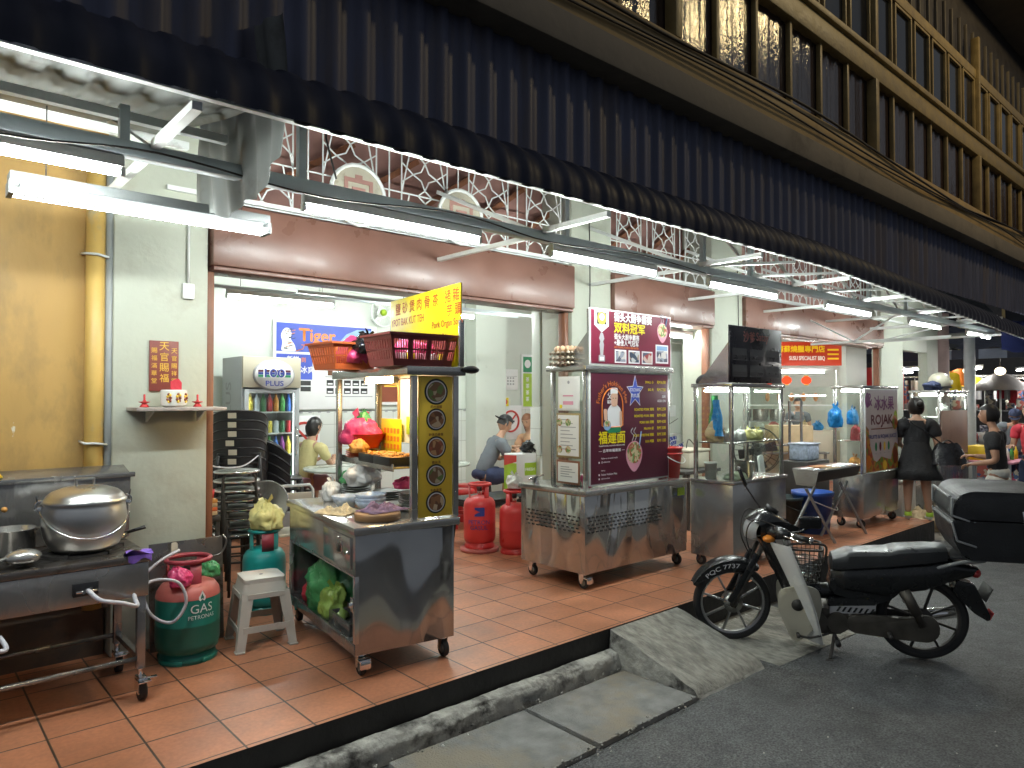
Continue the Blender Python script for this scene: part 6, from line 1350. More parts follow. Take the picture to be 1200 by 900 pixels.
for sx in (-1, 1):
    for sy in (-1, 1): g = M('black_plastic'); g.bar((sx * .47, sy * .19, .40), (sx * .51, sy * .22, 0), .06, .05, .01); g.out('leg', bt)
g = M('print_white', 'print_lime', 'print_red', 'print_green'); g.box(-.19, .19, -.12, .12, 0, .44, .004); g.use('print_lime').rect((-.191, .12, .0), .24, .34, (0, -1, 0), (0, 0, 1)); g.use('print_red').raw([(-.192, .12, .30), (-.192, -.12, .36), (-.192, -.12, .43), (-.192, .12, .42)], [(0, 1, 2, 3)]); g.use('print_lime').rect((-.08, -.1215, .20), .20, .14); g.use('print_white').text('FRESH', (-.07, -.1225, .25), .035, bold=.03); g.use('print_grey').rect((-.15, -.1215, .06), .26, .012)
world('carton', 'white and green printed carton on the low black table', 'carton', g, (5.42, 5.90, .481), R(-6))
bag('plastic_bag', 'black rubbish bag lying on the printed carton', (5.60, 5.88, .922), (.19, .13, .10), 'black_bag', None, 17, amp=.45); bag('plastic_bag', 'white bag on top of the plain red cylinder', (4.74, 5.30, .64), (.09, .09, .09), 'white_bag', 1, 19)
def glass_case(t, x0, x1, y0, y1, z0, z1, shelves=(), front=True, pm='steel'):
    for x in (x0, x1):
        for y in (y0, y1): g = M(pm); g.box(x - .016, x + .016, y - .016, y + .016, z0, z1 - .001, .003); g.out('frame_post', t)
    g = M('steel'); g.box(x0 - .03, x1 + .03, y0 - .03, y1 + .03, z1, z1 + .035, .004); g.out('roof', t)
    if front: g = M('glass_thin'); g.box(x0 + .018, x1 - .018, y0 - .003, y0 + .002, z0 + .01, z1 - .005); g.out('pane', t)
    g = M('glass_thin'); g.box(x0 - .003, x0 + .002, y0 + .018, y1 - .018, z0 + .01, z1 - .005); g.out('pane', t); g = M('glass_thin'); g.box(x1 - .002, x1 + .003, y0 + .018, y1 - .018, z0 + .01, z1 - .005); g.out('pane', t)
    for z in shelves: g = M('steel'); g.box(x0 + .018, x1 - .018, y0 + .018, y1 - .018, z, z + .012, .003); g.out('glass_shelf', t)
# ------------------------------------------------------------------ satay stall
c3 = thing('food_cart', 'narrow satay stall cart with glass case and dark menu sign', 'food cart', (5.62, 3.38, 0), 0, 'food carts on the walkway')
g = M('steel'); g.box(0, .96, 0, .44, .10, .77, .004); C(g, 'body', c3); g = M('steel'); g.box(-.012, .972, -.014, .45, .772, .80, .004); C(g, 'countertop', c3)
casters(c3, [(.06, .07), (.90, .07), (.06, .38), (.90, .38)], False)
glass_case(c3, .03, .93, .03, .40, .801, 1.645, (1.13,))
g = M('case_light'); g.cyl((.10, .34, 1.615), (.86, .34, 1.615), .011, n=10); C(g, 'tube', c3)
sg = M('print_dark', 'print_grey'); sg.box(.01, .95, .03, .045, 1.684, 2.205, .003); yf = .0275
sg.use('satay_red'); mat('satay_red', (.45, .14, .11), .4, var=.2)
sg.text('沙爹', (.24, yf, 2.06), .10, bold=.03); sg.text('Satay', (.47, yf, 2.06), .10, bold=.03)
for k in range(6):
    sg.use('dark_grey_plastic').rect((.05 + (k % 3) * .30, yf, 1.74 + (k // 3) * .15), .25, .11); sg.use('print_purple2' if False else 'print_dark').rect((.06 + (k % 3) * .30, yf - .001, 1.75 + (k // 3) * .15), .23, .035); sg.use('dark_grey_plastic').text(['SATAY AYAM', 'SATAY BABI', 'KETUPAT', 'RM 1.20', 'RM 1.50', 'RM 1.00'][k], (.07 + (k % 3) * .30, yf - .002, 1.76 + (k // 3) * .15), .018)
sg.use('steel').prism([(.046, 1.684), (.36, 1.684), (.046, 2.05)], (.012, 0, 0), (0, 1, 0), (0, 0, 1), (.006, 0, 0)); o = sg.out('sign_board'); o.location = (5.62, 3.38, 0); tag(o, 'dark satay sign board with red lettering over the narrow glass case', 'sign')
world('cap', 'black cap lying on the satay stall roof by the sign', 'cap', (lambda g: (g.sph((0, 0, .0), .10, 20, (1, 1, .8)), g.prism([(-.07, 0), (.07, 0), (.05, -.09), (-.05, -.09)], (0, -.08, -.005), (1, 0, 0), (0, 1, -.1), (0, 0, .006)), [setattr(v.co, 'z', max(v.co.z, -.01)) for v in g.bm.verts], g)[-1])(M('cloth_black')), (5.74, 3.72, 1.693), .6)
for i, (x, y, z, m, lb) in enumerate(((.07, .20, 1.20, 'blue_bag', 'blue plastic bag hanging inside the satay case left pane'), (.14, .26, 1.24, 'green_bag', 'green plastic bag hanging behind the blue one in the satay case'))):
    g = M(m); g.grid(lambda a, b: ((a - .5) * (.20 - .12 * b) + .01 * math.sin(b * 9 + a * 5), .035 * math.sin(a * math.pi) * (1 - b) + .008 * math.sin(a * 22), .33 * b), 16, 12); g.grid(lambda a, b: ((a - .5) * (.20 - .12 * b) + .01 * math.sin(b * 9 + a * 5), -.035 * math.sin(a * math.pi) * (1 - b) + .008 * math.sin(a * 20), .33 * b), 16, 12); world('plastic_bag', lb, 'bag', g, (5.62 + x, 3.38 + y, z), R(70))
for k in range(5): bag('plastic_bag', ['pale bag of sauce, leftmost on the satay case shelf', 'pale bag of sauce, second from left on the satay case shelf', 'pale bag of sauce in the middle of the satay case shelf', 'pointed pale bag of sauce second from right on the satay case shelf', 'pointed pale bag of sauce, rightmost on the satay case shelf'][k], (5.78 + k * .155, 3.58, 1.143), (.06, .06, .07), 'yellow_bag' if k > 2 else 'white_bag', 1, 40 + k)
g = M('towel_pale'); g.grid(lambda a, b: ((a - .5) * .2, (b - .5) * .16, .05 + .012 * math.sin(a * 6 + b * 4) - .05 * abs(2 * b - 1) ** 4), 14, 12); g.box(-.09, .09, -.07, .07, 0, .035, .012); world('towel', 'folded pale green towel at the bottom of the satay case', 'towel', g, (5.86, 3.50, .802), .1)
world('pot', 'steel pot behind the folded towel in the satay case', 'pot', (lambda g: (g.lathe([(0, 0), (.10, 0), (.105, .14), (.112, .142), (.10, .14), (.095, .01), (0, .01)], n=30), g)[1])(M('steel')), (6.12, 3.58, .802)); world('jar', 'small white tub in the satay case behind the left pane', 'tub', (lambda g: (g.lathe([(0, 0), (.05, 0), (.055, .13), (.06, .13), (.06, .15), (0, .15)], n=24), g)[1])(M('white_plastic')), (5.74, 3.68, .802))
bag('bread_bag', 'round straw coloured bag behind the blue bag in the satay case', (5.72, 3.62, 1.143), (.07, .09, .12), 'straw', None, 77)

# ------------------------------------------------------------------ opening between noodle and satay stalls
g = M('white_metal', 'white_plastic'); g.cyl((8.34, 5.985, 1.3), (8.34, 5.985, 2.30), .014, n=10); g.box(8.26, 8.41, 5.955, 5.995, 1.28, 1.44, .006); g.tube([(8.34, 5.96, 2.33), (8.45, 5.85, 2.3), (8.52, 5.8, 2.15), (8.56, 5.8, 2.05)], .010, 8, smooth=6); g.use('white_plastic').sph((8.57, 5.8, 2.0), .05, 14, (1, 1, 1.3)); tag(g.out('wall_conduit'), 'thin wall conduit with socket box and drooping arm lamp right of the noodle stall', 'conduit')
g = M('cream_plastic'); g.box(-.20, .20, -.16, .16, 0, .18, .015); g.box(-.21, .21, -.17, .17, .181, .21, .012); world('cool_box', 'cream plastic box on the trestle behind the satay stall', 'box', g, (6.86, 4.70, .76)); g = M('iron'); g.box(-.35, .35, -.22, .22, .72, .757, .005)
for x in (-.3, .3):
    for y in (-.18, .18): g.box(x - .015, x + .015, y - .015, y + .015, 0, .72)
world('trestle', 'dark trestle under the cream plastic box', 'table', g, (6.72, 4.62, 0)); hose('cable', [(6.75, 4.64, .985), (6.8, 4.66, 1.05), (6.9, 4.70, 1.07), (6.96, 4.66, .985)], .006, 'black cable coiled on the cream plastic box', 'cable'); hose('cable', [(7.3, 5.98, 1.45), (7.6, 5.9, 1.25), (8.0, 5.9, 1.15), (8.45, 5.95, 1.25)], .005, 'thin wire sagging across the small pale wall', 'cable')
def fan(label, loc, rz, m='white_metal', h=1.0, r=.2):
    t = thing('standing_fan', label, 'fan', loc, rz); g = M(m); g.cyl((0, 0, 0), (0, 0, .03), .18, n=28); g.cyl((0, 0, .03), (0, 0, h), .018); g.out('stand', t)
    g = M(m); 
    for rr_, y in ((r, -.03), (r, .05), (r * .6, -.06), (r * .3, -.07)): g.tube([(rr_ * math.cos(k * .2618), y - .06, h + rr_ * math.sin(k * .2618)) for k in range(24)], .005, 5, True)
    for k in range(24): a = k * .2618; g.tube([(.02 * math.cos(a), -.135, h + .02 * math.sin(a)), (r * .6 * math.cos(a), -.12, h + r * .6 * math.sin(a)), (r * math.cos(a), -.09, h + r * math.sin(a)), (r * math.cos(a), -.01, h + r * math.sin(a)), (r * .4 * math.cos(a), .03, h + r * .4 * math.sin(a))], .002, 4)
    g.out('guard', t); g = M('print_navy' if m == 'white_metal' else m)
    for k in range(4): a = k * 1.571 + .3; g.prism(rr([(.03, -.03), (r * .8, -.07), (r * .85, .05), (.04, .03)], .02), (0, -.08, h), (math.cos(a), 0, math.sin(a)), (-math.sin(a), .3, math.cos(a)), (0, .004, 0))
    g.out('blades', t); g = M(m); g.cyl((0, -.06, h), (0, .10, h), .06, .045); g.out('motor', t); return t
fan('white standing fan with navy blades against the small pale wall', (7.75, 5.55, 0), R(-30), 'white_metal', .88); fan('black standing fan between the satay stall and the grill', (7.75, 4.35, 0), R(-50), 'black_plastic', .93, .27)

# ------------------------------------------------------------------ fruit stall, grill, buckets
c4 = thing('food_cart', 'fruit and rojak stall cart with printed fruit panel and glass side', 'food cart', (8.62, 3.47, 0), 0, 'food carts on the walkway')
g = M('steel'); g.box(0, 1.07, 0, .36, .12, .64, .004); C(g, 'body', c4); casters(c4, [(.06, .07), (1.01, .07), (.06, .3), (1.01, .3)], False)
glass_case(c4, .02, 1.05, .02, .34, .641, 1.66, (1.02,), False, 'steel'); g = M('case_light'); g.cyl((.12, .29, 1.63), (.9, .29, 1.63), .011, n=10); C(g, 'tube', c4)
fp = M('print_white', 'fruit'); fp.box(.04, 1.035, -.012, .003, .655, 1.655, .002); fp.use('print_pinkpale'); mat('print_pinkpale', (.62, .55, .58), .45, var=.12, vs=4); yf = -.0135
fp.rect((.045, yf, .66), .985, .985)
def ft(s, x, z, h, m, bold=.04, w=None, al='l', k=2): fp.use(m).text(s, (x, yf - .001 * k, z), h, bold=bold, w=w, align=al)
ft('冰水果', .30, 1.40, .17, 'print_purple', .05, .60); ft('&', .10, 1.45, .15, 'print_purple'); ft('ROJAK', .20, 1.19, .15, 'print_crimson', .06, .66); fp.use('print_brown').rect((.20, yf - .001, 1.165), .66, .012); ft('FRUITS & ROJAK JUICE', .12, 1.04, .06, 'print_navy', .03, .84)
for k, m in enumerate(('print_green', 'print_crimson', 'print_ochre', 'print_green')): fp.use(m).disc((.34 + k * .13, yf - .001, .955), .032, sy=1.7)
for k, m in enumerate(('print_grey',) * 4): fp.use(m).rect((.32 + k * .13, yf - .001, .872), .04, .007)
fp.use('fruit').raw([(.045, yf - .001, .66), (1.03, yf - .001, .66), (1.03, yf - .001, .96), (.93, yf - .001, .99), (.85, yf - .001, .90), (.80, yf - .001, .78), (.66, yf - .001, .80), (.5, yf - .001, .83), (.36, yf - .001, .77), (.27, yf - .001, .80), (.17, yf - .001, .97), (.13, yf - .001, 1.17), (.045, yf - .001, 1.22)], [tuple(range(13))])
fp.use('print_brown').disc((.93, yf - .002, .83), .07, sy=1.6); fp.use('print_orange').disc((.12, yf - .002, .78), .07, sy=1.2); fp.use('print_ochre').disc((.60, yf - .002, .72), .06); fp.use('print_purple').disc((.10, yf - .001, 1.52), .07, sy=1.3); fp.use('print_lime').disc((.96, yf - .001, 1.30), .06, sy=1.5); fp.use('fruit').disc((.93, yf - .002, 1.24), .09)
C(fp, 'fruit_panel', c4)
for i, (x, z, m, lb) in enumerate(((8.70, 1.23, 'blue_bag', 'blue plastic bag hanging on the fruit stall glass side'), (8.80, 1.03, 'cloth_red', 'red bag inside the fruit stall case'), (8.74, .66, 'can_orange', 'orange jar bag low in the fruit stall case'))): bag('plastic_bag', lb, (x, 3.62, z), (.07, .07, .12), m, 1, 80 + i, amp=.2)
bag('plastic_bag', 'bright blue bag tied to the post left of the fruit stall', (8.50, 3.74, 1.20), (.085, .085, .16), 'blue_bag', 1, 91); world('tub', 'white plastic tub on the crate left of the fruit stall', 'tub', (lambda g: (g.box(-.16, .16, -.12, .12, 0, .20, .02), g.box(-.17, .17, -.13, .13, .19, .21, .01), g)[-1])(M('porcelain_blue')), (8.55, 4.15, .78)); g = M('iron'); g.box(-.3, .3, -.18, .18, .0, .775, .01); world('crate', 'black crate under the white tub left of the fruit stall', 'crate', g, (8.55, 4.15, 0))
gl = thing('charcoal_grill', 'long black charcoal grill with satay sticks on crossed steel legs', 'grill', (7.20, 3.36, 0), 0)
g = M('iron', 'steel'); g.prism([(.02, .67), (.22, .67), (.26, .785), (-.02, .785)], (0, 0, 0), (0, 1, 0), (0, 0, 1), (1.03, 0, 0), .004); g.use('steel').prism([(.02, .63), (.22, .63), (.26, .80), (-.02, .80)], (-.012, 0, 0), (0, 1, 0), (0, 0, 1), (.01, 0, 0)); g.use('charcoal').box(.02, 1.0, .0, .24, .775, .786); g.out('trough', gl)
g = M('chrome')
for k in range(34): g.cyl((.03 + k * .03, -.03, .80), (.03 + k * .03, .27, .80), .003, n=5)
g.out('grate', gl)
for x in (.10, .90):
    for s in (1, -1): g = M('grey_metal'); g.bar((x - .10 * s, .12 - .0, .60), (x + .26 * s * (1 if x < .5 else 1), .12 + s * -.14, 0), .022, .022); g.out('leg', gl)
g = M('satay', 'straw'); random.seed(9)
for k in range(9): x = .18 + k * .024; g.use('satay').bar((x, .04, .812), (x + .01, .18, .812), .016, .014, .005); g.use('straw').bar((x, -.08, .812), (x, .04, .812), .004)
g.out('satay_sticks', gl)
def tubb(label, loc, r, h, m, hm='white_metal'):
    t = thing('bucket', label, 'bucket', loc, .3, 'buckets by the grill'); g = M(m); g.lathe([(0, 0), (r * .8, 0), (r * .98, h * .9), (r * 1.04, h * .9), (r * 1.05, h), (r * .97, h), (r * .78, .01), (0, .01)], n=40); g.out('body', t); g = M(hm); g.tube([(-r * 1.05, 0, h * .85), (-r * .7, -r * .95, h * .66), (0, -r * 1.2, h * .58), (r * .7, -r * .95, h * .66), (r * 1.05, 0, h * .85)], .006, 6, smooth=5); g.out('handle', t); return t
mat('bucket_blue', (.03, .10, .42), .35, var=.15); mat('bucket_dark', (.02, .035, .035), .4, var=.2)
tubb('big blue plastic bucket under the grill', (8.02, 3.80, 0), .22, .47, 'bucket_blue'); tubb('dark green bucket left of the big blue one', (7.72, 3.98, 0), .19, .42, 'bucket_dark', 'bucket_dark')
fc = thing('white_chair', 'white plastic chair folded behind the grill', 'chair', (7.38, 4.02, 0), R(20)); g = M('white_plastic'); g.prism(rr([(-.16, .0), (.16, .0), (.15, .48), (-.15, .48)], .05), (0, 0, .42), (1, 0, 0), (0, .12, 1), (0, .02, 0)); g.out('backrest', fc)
for s in (-1, 1): g = M('white_plastic'); g.bar((s * .15, 0, .46), (s * .17, -.06, 0), .035, .03, .006); g.out('leg', fc)

# ------------------------------------------------------------------ barbecue stall inside the third opening
bq = thing('barbecue_stall', 'glass fronted barbecue stall with red and yellow sign inside the third opening', 'food stall', (12.35, 6.1, 0), R(-42))
g = M('cream_plastic'); g.box(-.9, .75, 0, .6, .05, .95, .006); C(g, 'counter', bq); g = M('white_metal')
for x in (-.88, .73): g.box(x - .02, x + .02, .02, .06, .951, 2.06)
g.box(-.9, .75, .0, .5, 2.06, 2.10); g.box(-.9, .75, .0, .3, 1.40, 1.42); C(g, 'frame', bq)
g = M('case_light'); g.cyl((-.7, .3, 2.02), (.6, .3, 2.02), .011, n=10); C(g, 'tube', bq); g = M('glass_thin'); g.box(-.86, .71, .03, .034, .96, 1.75); C(g, 'pane', bq)
sg = M('sign_red', 'print_yellow'); mat('sign_red', (.50, .05, .02), .4, var=.06, emit=(.6, .05, .02), es=.25); mat('sign_yellow', (.85, .60, .02), .4, emit=(.85, .55, .02), es=.3); mat('sign_white', (.85, .8, .7), .4, emit=(.8, .75, .65), es=.3)
sg.use('sign_red').box(-.95, .80, -.04, .02, 2.13, 2.56, .004); yf = -.042; sg.use('sign_yellow').text('蘇蘇燒臘專門店', (-.39, yf, 2.37), .12, bold=.05, w=.86); sg.use('sign_white').text('SUSU SPECIALIST BBQ', (-.17, yf, 2.215), .085, bold=.06, w=.64)
for k in range(3): sg.use('sign_yellow').rect((.52, yf, 2.24 + k * .08), .20, .03)
C(sg, 'sign_panel', bq)
def bw(x, y, z=0): return V((12.35, 6.1, 0)) + Matrix.Rotation(R(-42), 3, 'Z') @ V((x, y, z))
for k, x in enumerate((-.55, -.25, .1)):
    g = M('red_lantern'); g.sph((0, 0, 0), .085, 16, (1, 1, .85)); g.use('print_gold').cyl((0, 0, .07), (0, 0, .09), .04); g.cyl((0, 0, -.09), (0, 0, -.07), .04); world('lantern', ['red lantern hanging leftmost in the barbecue stall', 'red lantern hanging in the middle of the barbecue stall', 'red lantern hanging rightmost in the barbecue stall'][k], 'lantern', g, bw(x, -.12, 1.86), 0, 'red lanterns')
g = M('satay')
for k in range(5): g.sph((-.5 + k * .22, .15, 1.56), .055, 12, (.8, .7, 1.5))
o = g.out('roast_meat'); o.location = (12.35, 6.1, 0); o.rotation_euler = (0, 0, R(-42)); o['kind'] = 'stuff'
for k in range(5): bag('plastic_bag', ['white bag leftmost on the barbecue counter', 'red bag second on the barbecue counter', 'white bag in the middle of the barbecue counter', 'tan bag fourth on the barbecue counter', 'blue bag rightmost on the barbecue counter'][k], bw(-.6 + k * .27, .3, .951), (.10, .09, .10), ['white_bag', 'cloth_red', 'white_bag', 'straw', 'blue_bag'][k], 1, 100 + k)
world('cardboard_box', 'large tan cardboard box in front of the barbecue stall', 'box', (lambda g: (g.box(-.35, .35, -.2, .2, 0, .45, .008), g)[1])(M('straw')), tuple(bw(-.35, -.45, .62)), R(-42)); world('bench', 'low steel bench under the tan cardboard box', 'table', (lambda g: (g.box(-.6, .6, -.25, .25, .585, .615), [g.box(x - .02, x + .02, y - .02, y + .02, 0, .585) for x in (-.55, .55) for y in (-.2, .2)], g)[-1])(M('steel')), tuple(bw(-.35, -.45, 0)), R(-42))
lamp('room_tube_lamp', 'unseen fill tube lamp added on the brown ceiling over the barbecue stall', 10.8, 6.6, 2.86, group='tube lamps in the room'); lamp('room_tube_lamp', 'unseen fill tube lamp added on the brown ceiling right of the barbecue stall', 13.2, 7.2, 2.86, group='tube lamps in the room'); lamp('room_tube_lamp', 'unseen fill tube lamp added on the brown ceiling just inside the third opening', 9.3, 5.6, 2.86, group='tube lamps in the room')  # ceiling lamps out of view, added to brighten the barbecue room
bar_ = thing('steel_rack', 'low steel rack with pots left of the barbecue stall', 'rack', (10.2, 5.45, 0), R(-35)); g = M('steel'); g.box(-.5, .5, 0, .4, .80, .83); g.box(-.5, .5, 0, .4, 1.18, 1.20)
for x in (-.48, .48):
    for y in (.02, .38): g.box(x - .015, x + .015, y - .015, y + .015, 0, 1.5)
g.out('frame', bar_)
for k in range(3): world('pot', ['steel pot leftmost on the low steel rack', 'steel pot in the middle of the low steel rack', 'steel pot rightmost on the low steel rack'][k], 'pot', (lambda g: (g.lathe([(0, 0), (.11, 0), (.12, .17), (.125, .172), (.11, .17), (.105, .01), (0, .01)], n=26), g)[1])(M('steel')), (10.2 - .25 + k * .24, 5.62 + .17 - k * .15, 1.201))

# ------------------------------------------------------------------ last cart, helmet, far things
c5 = thing('food_cart', 'last food cart with brown board front and lit glass top behind the woman in black', 'food cart', (11.2, 3.45, ZR + .01), 0, 'food carts on the walkway')
g = M('steel_dark'); g.box(0, 1.25, 0, .4, .12, .95, .004); C(g, 'body', c5); casters(c5, [(.07, .07), (1.18, .07), (.07, .34), (1.18, .34)], False)
glass_case(c5, .02, 1.23, .02, .38, .951, 1.86, (1.5,), True); g = M('case_light'); g.cyl((.12, .3, 1.83), (1.1, .3, 1.83), .011, n=10); C(g, 'tube', c5)
g = M('board_brown'); mat('board_brown', (.36, .24, .19), .6, var=.15, vs=4, stain=(.26, .17, .13), ss=3, sth=.55); g.box(.05, 1.20, -.006, .013, .955, 1.60, .002); C(g, 'front_board', c5)
world('helmet', 'cream motorcycle helmet resting on the last cart roof', 'helmet', (lambda g: (g.sph((0, 0, .13), .155, 24, (.9, 1, .95)), g.box(-.11, .11, -.16, -.125, .09, .16, .01), g.use('rubber').tube([(.135 * math.cos(k * .2618), .15 * math.sin(k * .2618), .055) for k in range(24)], .012, 6, True), g)[-1])(M('bike_cream')), (11.75, 3.62, 1.65), .4); bag('dark_hat', 'dark cap beside the cream helmet on the last cart', (11.42, 3.62, 1.66), (.14, .12, .09), 'cloth_navy', None, 7, cat='cap')
bag('white_bag', 'small white bag showing inside the last cart glass top', (11.9, 3.62, 1.287), (.1, .1, .1), 'white_bag', 1, 9)
world('white_bin', 'white plastic bin standing between fruit stall and last cart', 'bin', (lambda g: (g.box(-.25, .25, -.18, .18, 0, .55, .02), g.box(-.27, .27, -.2, .2, .551, .60, .015), [g.box(-.22 + k * .11, -.215 + k * .11, -.183, -.181, .05, .5) for k in range(5)], g)[-1])(M('white_plastic')), (10.35, 3.75, ZR + .1)); world('grey_tub', 'grey tub stacked on the white bin', 'tub', (lambda g: (g.box(-.24, .24, -.17, .17, 0, .12, .02), g)[1])(M('grey_metal')), (10.35, 3.75, ZR + .701))
bag('rubbish_bag', 'brown rubbish bag on the ground behind the woman in black', (10.5, 3.45, ZR + .01), (.25, .2, .18), 'straw', 1, 33); bag('rubbish_bag', 'dark rubbish bag on the ground beside the last cart', (10.9, 3.25, ZR + .01), (.2, .2, .13), 'black_bag', 1, 34)

# standing people
up = dict(pel=(0, 0, .84), chest=(0, .01, 1.12), neck=(0, -.01, 1.305), head=(0, .02, 1.435), shL=(-.17, 0, 1.22), shR=(.17, 0, 1.22), elL=(-.21, .06, .97), wrL=(-.13, .24, .92), elR=(.23, -.03, .97), wrR=(.22, .08, .80), hipL=(-.085, 0, .80), knL=(-.10, .02, .44), anL=(-.11, -.02, .085), hipR=(.085, 0, .80), knR=(.10, .01, .44), anR=(.13, -.02, .085))
wm = person('person in a short black dress and white trainers, back turned, at the fruit stall', (9.78, 3.28, .003), R(-62), up, 'cloth_black', 'cloth_black', 'skin', yaw=R(14), hair_o=dict(back=.06, bun=True, k=1.14), skirt=.52, bw=1.12, sleeve=.75)
hb = thing('handbag', 'black leather handbag hanging at the hip of the woman in the black dress', 'handbag', (0, 0, 0)); hb.location = V((9.78, 3.28, 0)) + Matrix.Rotation(R(-62), 3, 'Z') @ V((.33, -.05, 0)); hb.rotation_euler = (0, 0, R(-62))
g = M('black_bag'); g.grid(lambda a, b: ((.10 + .10 * (1 - b) ** .6) * math.cos(a * 2 * math.pi) * 1.1, (.05 + .07 * (1 - b)) * math.sin(a * 2 * math.pi), .72 + .26 * b + .01 * math.sin(a * 25)), 30, 8); g.box(-.19, .19, -.1, .1, .715, .73, .004); g.out('body', hb)
g = M('black_gloss'); g.tube([(-.05, .0, .96), (-.20, -.11, 1.08), (-.36, -.145, 1.20), (-.48, -.06, 1.30), (-.49, .06, 1.27)], .009, 6, smooth=6); g.tube([(-.08, 0, .96), (0, 0, 1.02), (.08, 0, .96)], .008, 6, smooth=6); g.out('strap', hb)
mj = dict(pel=(0, 0, .93), chest=(0, .04, 1.25), neck=(0, .05, 1.45), head=(0, .09, 1.60), shL=(-.19, .03, 1.35), shR=(.19, .03, 1.35), elL=(-.25, -.02, 1.08), wrL=(-.20, .22, 1.03), elR=(.24, .06, 1.08), wrR=(.16, .28, 1.10), hipL=(-.09, 0, .90), knL=(-.10, .14, .50), anL=(-.10, .04, .09), hipR=(.09, 0, .90), knR=(.10, -.06, .50), anR=(.10, -.28, .14))
person('person in black T-shirt and pale trousers walking past behind the motorcycle', (9.62, 2.36, ZR + .002), R(4), mj, 'cloth_black', 'cloth_white', 'skin_tan', yaw=R(8), hair_o=dict(back=.04, k=1.13), shorts=1, bw=1.05, shoes='rubber')
pj = dict(mj); pj.update(head=(0, .16, 1.50), neck=(0, .10, 1.38), anR=(.10, -.02, .09), knR=(.1, .02, .5), anL=(-.1, 0, .09), knL=(-.1, .03, .5), wrL=(-.16, .36, 1.0), wrR=(.16, .36, 1.0))
person('person in grey T-shirt and dark cap bending over the last stall', (13.6, 3.1, ZR + .002), R(100), pj, 'cloth_grey', 'cloth_navy', 'skin_tan', pitch=R(-25), cap=('cloth_navy', 1), hair_o=dict(back=-.01))
person('person in bright red T-shirt behind the man in black', (12.4, 2.62, ZR + .002), R(75), dict(mj, wrL=(-.25, .25, 1.15), anR=(.1, 0, .09), knR=(.1, .02, .5)), 'cloth_red', 'cloth_navy', 'skin', hair_o=dict(back=.02), shorts=1)
person('person with dark hair standing behind the barbecue counter', tuple(bw(.35, .9, 0)), R(138), dict(up, anR=(.11, -.02, .085)), 'cloth_grey', 'cloth_navy', 'skin', hair_o=dict(back=.02), shorts=1)

# ------------------------------------------------------------------ night market across the end of the street
mk = thing('market_canopy', 'long dark blue striped market canopy on posts across the end of the street', 'canopy', (19., 5., 0))
def K(m, n): o = m.out(n, mk); o.location = (-19, -5, 0); return o
g = M('stall_blue'); g.grid(lambda a, b: (17.0 + 5. * b, -4 + 14 * a, 2.55 + .9 * b + .05 * math.sin(a * 120)), 240, 6); K(g, 'roof_sheet')
g = M('stall_blue', 'print_white');
for k in range(28): g.use('stall_blue' if k % 2 else 'stripe_pale'); MATS.get('stripe_pale') or mat('stripe_pale', (.22, .26, .34), .5); g.box(16.98, 17.0, -4 + k * .5, -3.5 + k * .5, 2.36, 2.56)
K(g, 'valance')
g = M('white_metal'); [g.box(17.1, 17.16, y - .03, y + .03, ZR, 2.55) for y in (-3.5, -.5, 2.6, 4.7, 6.6, 9.5)]; K(g, 'post')
g = M('roof_under')
for k in range(5): g.box(15.6, 22, 5.0 + k * .9, 5.06 + k * .9, 2.62 + k * .05, 2.70 + k * .05)
g.box(15.7, 15.8, 3.0, 9.5, 2.72, 2.82); K(g, 'rafters')
for i, (x, y, z) in enumerate(((17.6, 4.6, 2.2), (18.6, 5.6, 2.25), (17.8, 3.2, 2.2), (19.5, 6.6, 2.2), (20.2, 4.2, 2.25), (18.6, 1.5, 2.25), (19.5, -1., 2.25))):
    lamp('market_lamp', ['market tube lamp nearest the white post', 'market tube lamp over the clothes rack', 'market tube lamp right of the white post', 'market tube lamp far left under the canopy', 'market tube lamp deep under the canopy', 'market tube lamp off the right end', 'market tube lamp farthest right'][i], x, y, z, group='market tube lamps', light='market_light', rz=R(90 if i % 2 else 30))
for i, (x, y, z, m) in enumerate(((17.3, 5.15, 2.05, 'print_yellow'), (17.9, 5.2, 2.15, 'print_orange'), (17.6, 5.6, 2.2, 'print_yellow'))):
    g = M(m); g.grid(lambda a, b: (.0 + .05 * math.sin(a * 7), (a - .5) * .5 * (1 - .2 * b), -.38 * (1 - b) + .05 * math.sin(a * 5)), 12, 6); world('banner', ['yellow cloth banner hanging at the market canopy edge', 'orange cloth banner hanging behind the yellow one', 'small yellow cloth hanging left of the long yellow banner'][i], 'banner', g, (x, y, z), 0, 'market banners')
def lant(label, x, y, z, m): g = M(m); g.sph((0, 0, 0), .10, 18, (1, 1, .85)); g.use('iron').cyl((0, 0, .12), (0, 0, .4), .006); world('paper_lantern', label, 'lantern', g, (x, y, z), 0, 'round market lanterns')
mat('lantern_warm', (.8, .7, .55), .5, emit=(1., .85, .6), es=2.5)
lant('round pale lantern left in the market row', 17.2, 4.75, 2.12, 'lantern_warm'); lant('round pale lantern in the middle of the market row', 17.3, 4.2, 2.10, 'lantern_warm'); lant('round pale lantern right in the market row', 17.4, 3.6, 2.12, 'lantern_warm')
random.seed(21)
gm = ['goods', 'clutter', 'print_white', 'clutter', 'stall_dark', 'cloth_white', 'print_grey', 'white_metal', 'photo_a', 'cloth_black', 'photo_b', 'print_white', 'goods', 'cloth_red', 'steel']
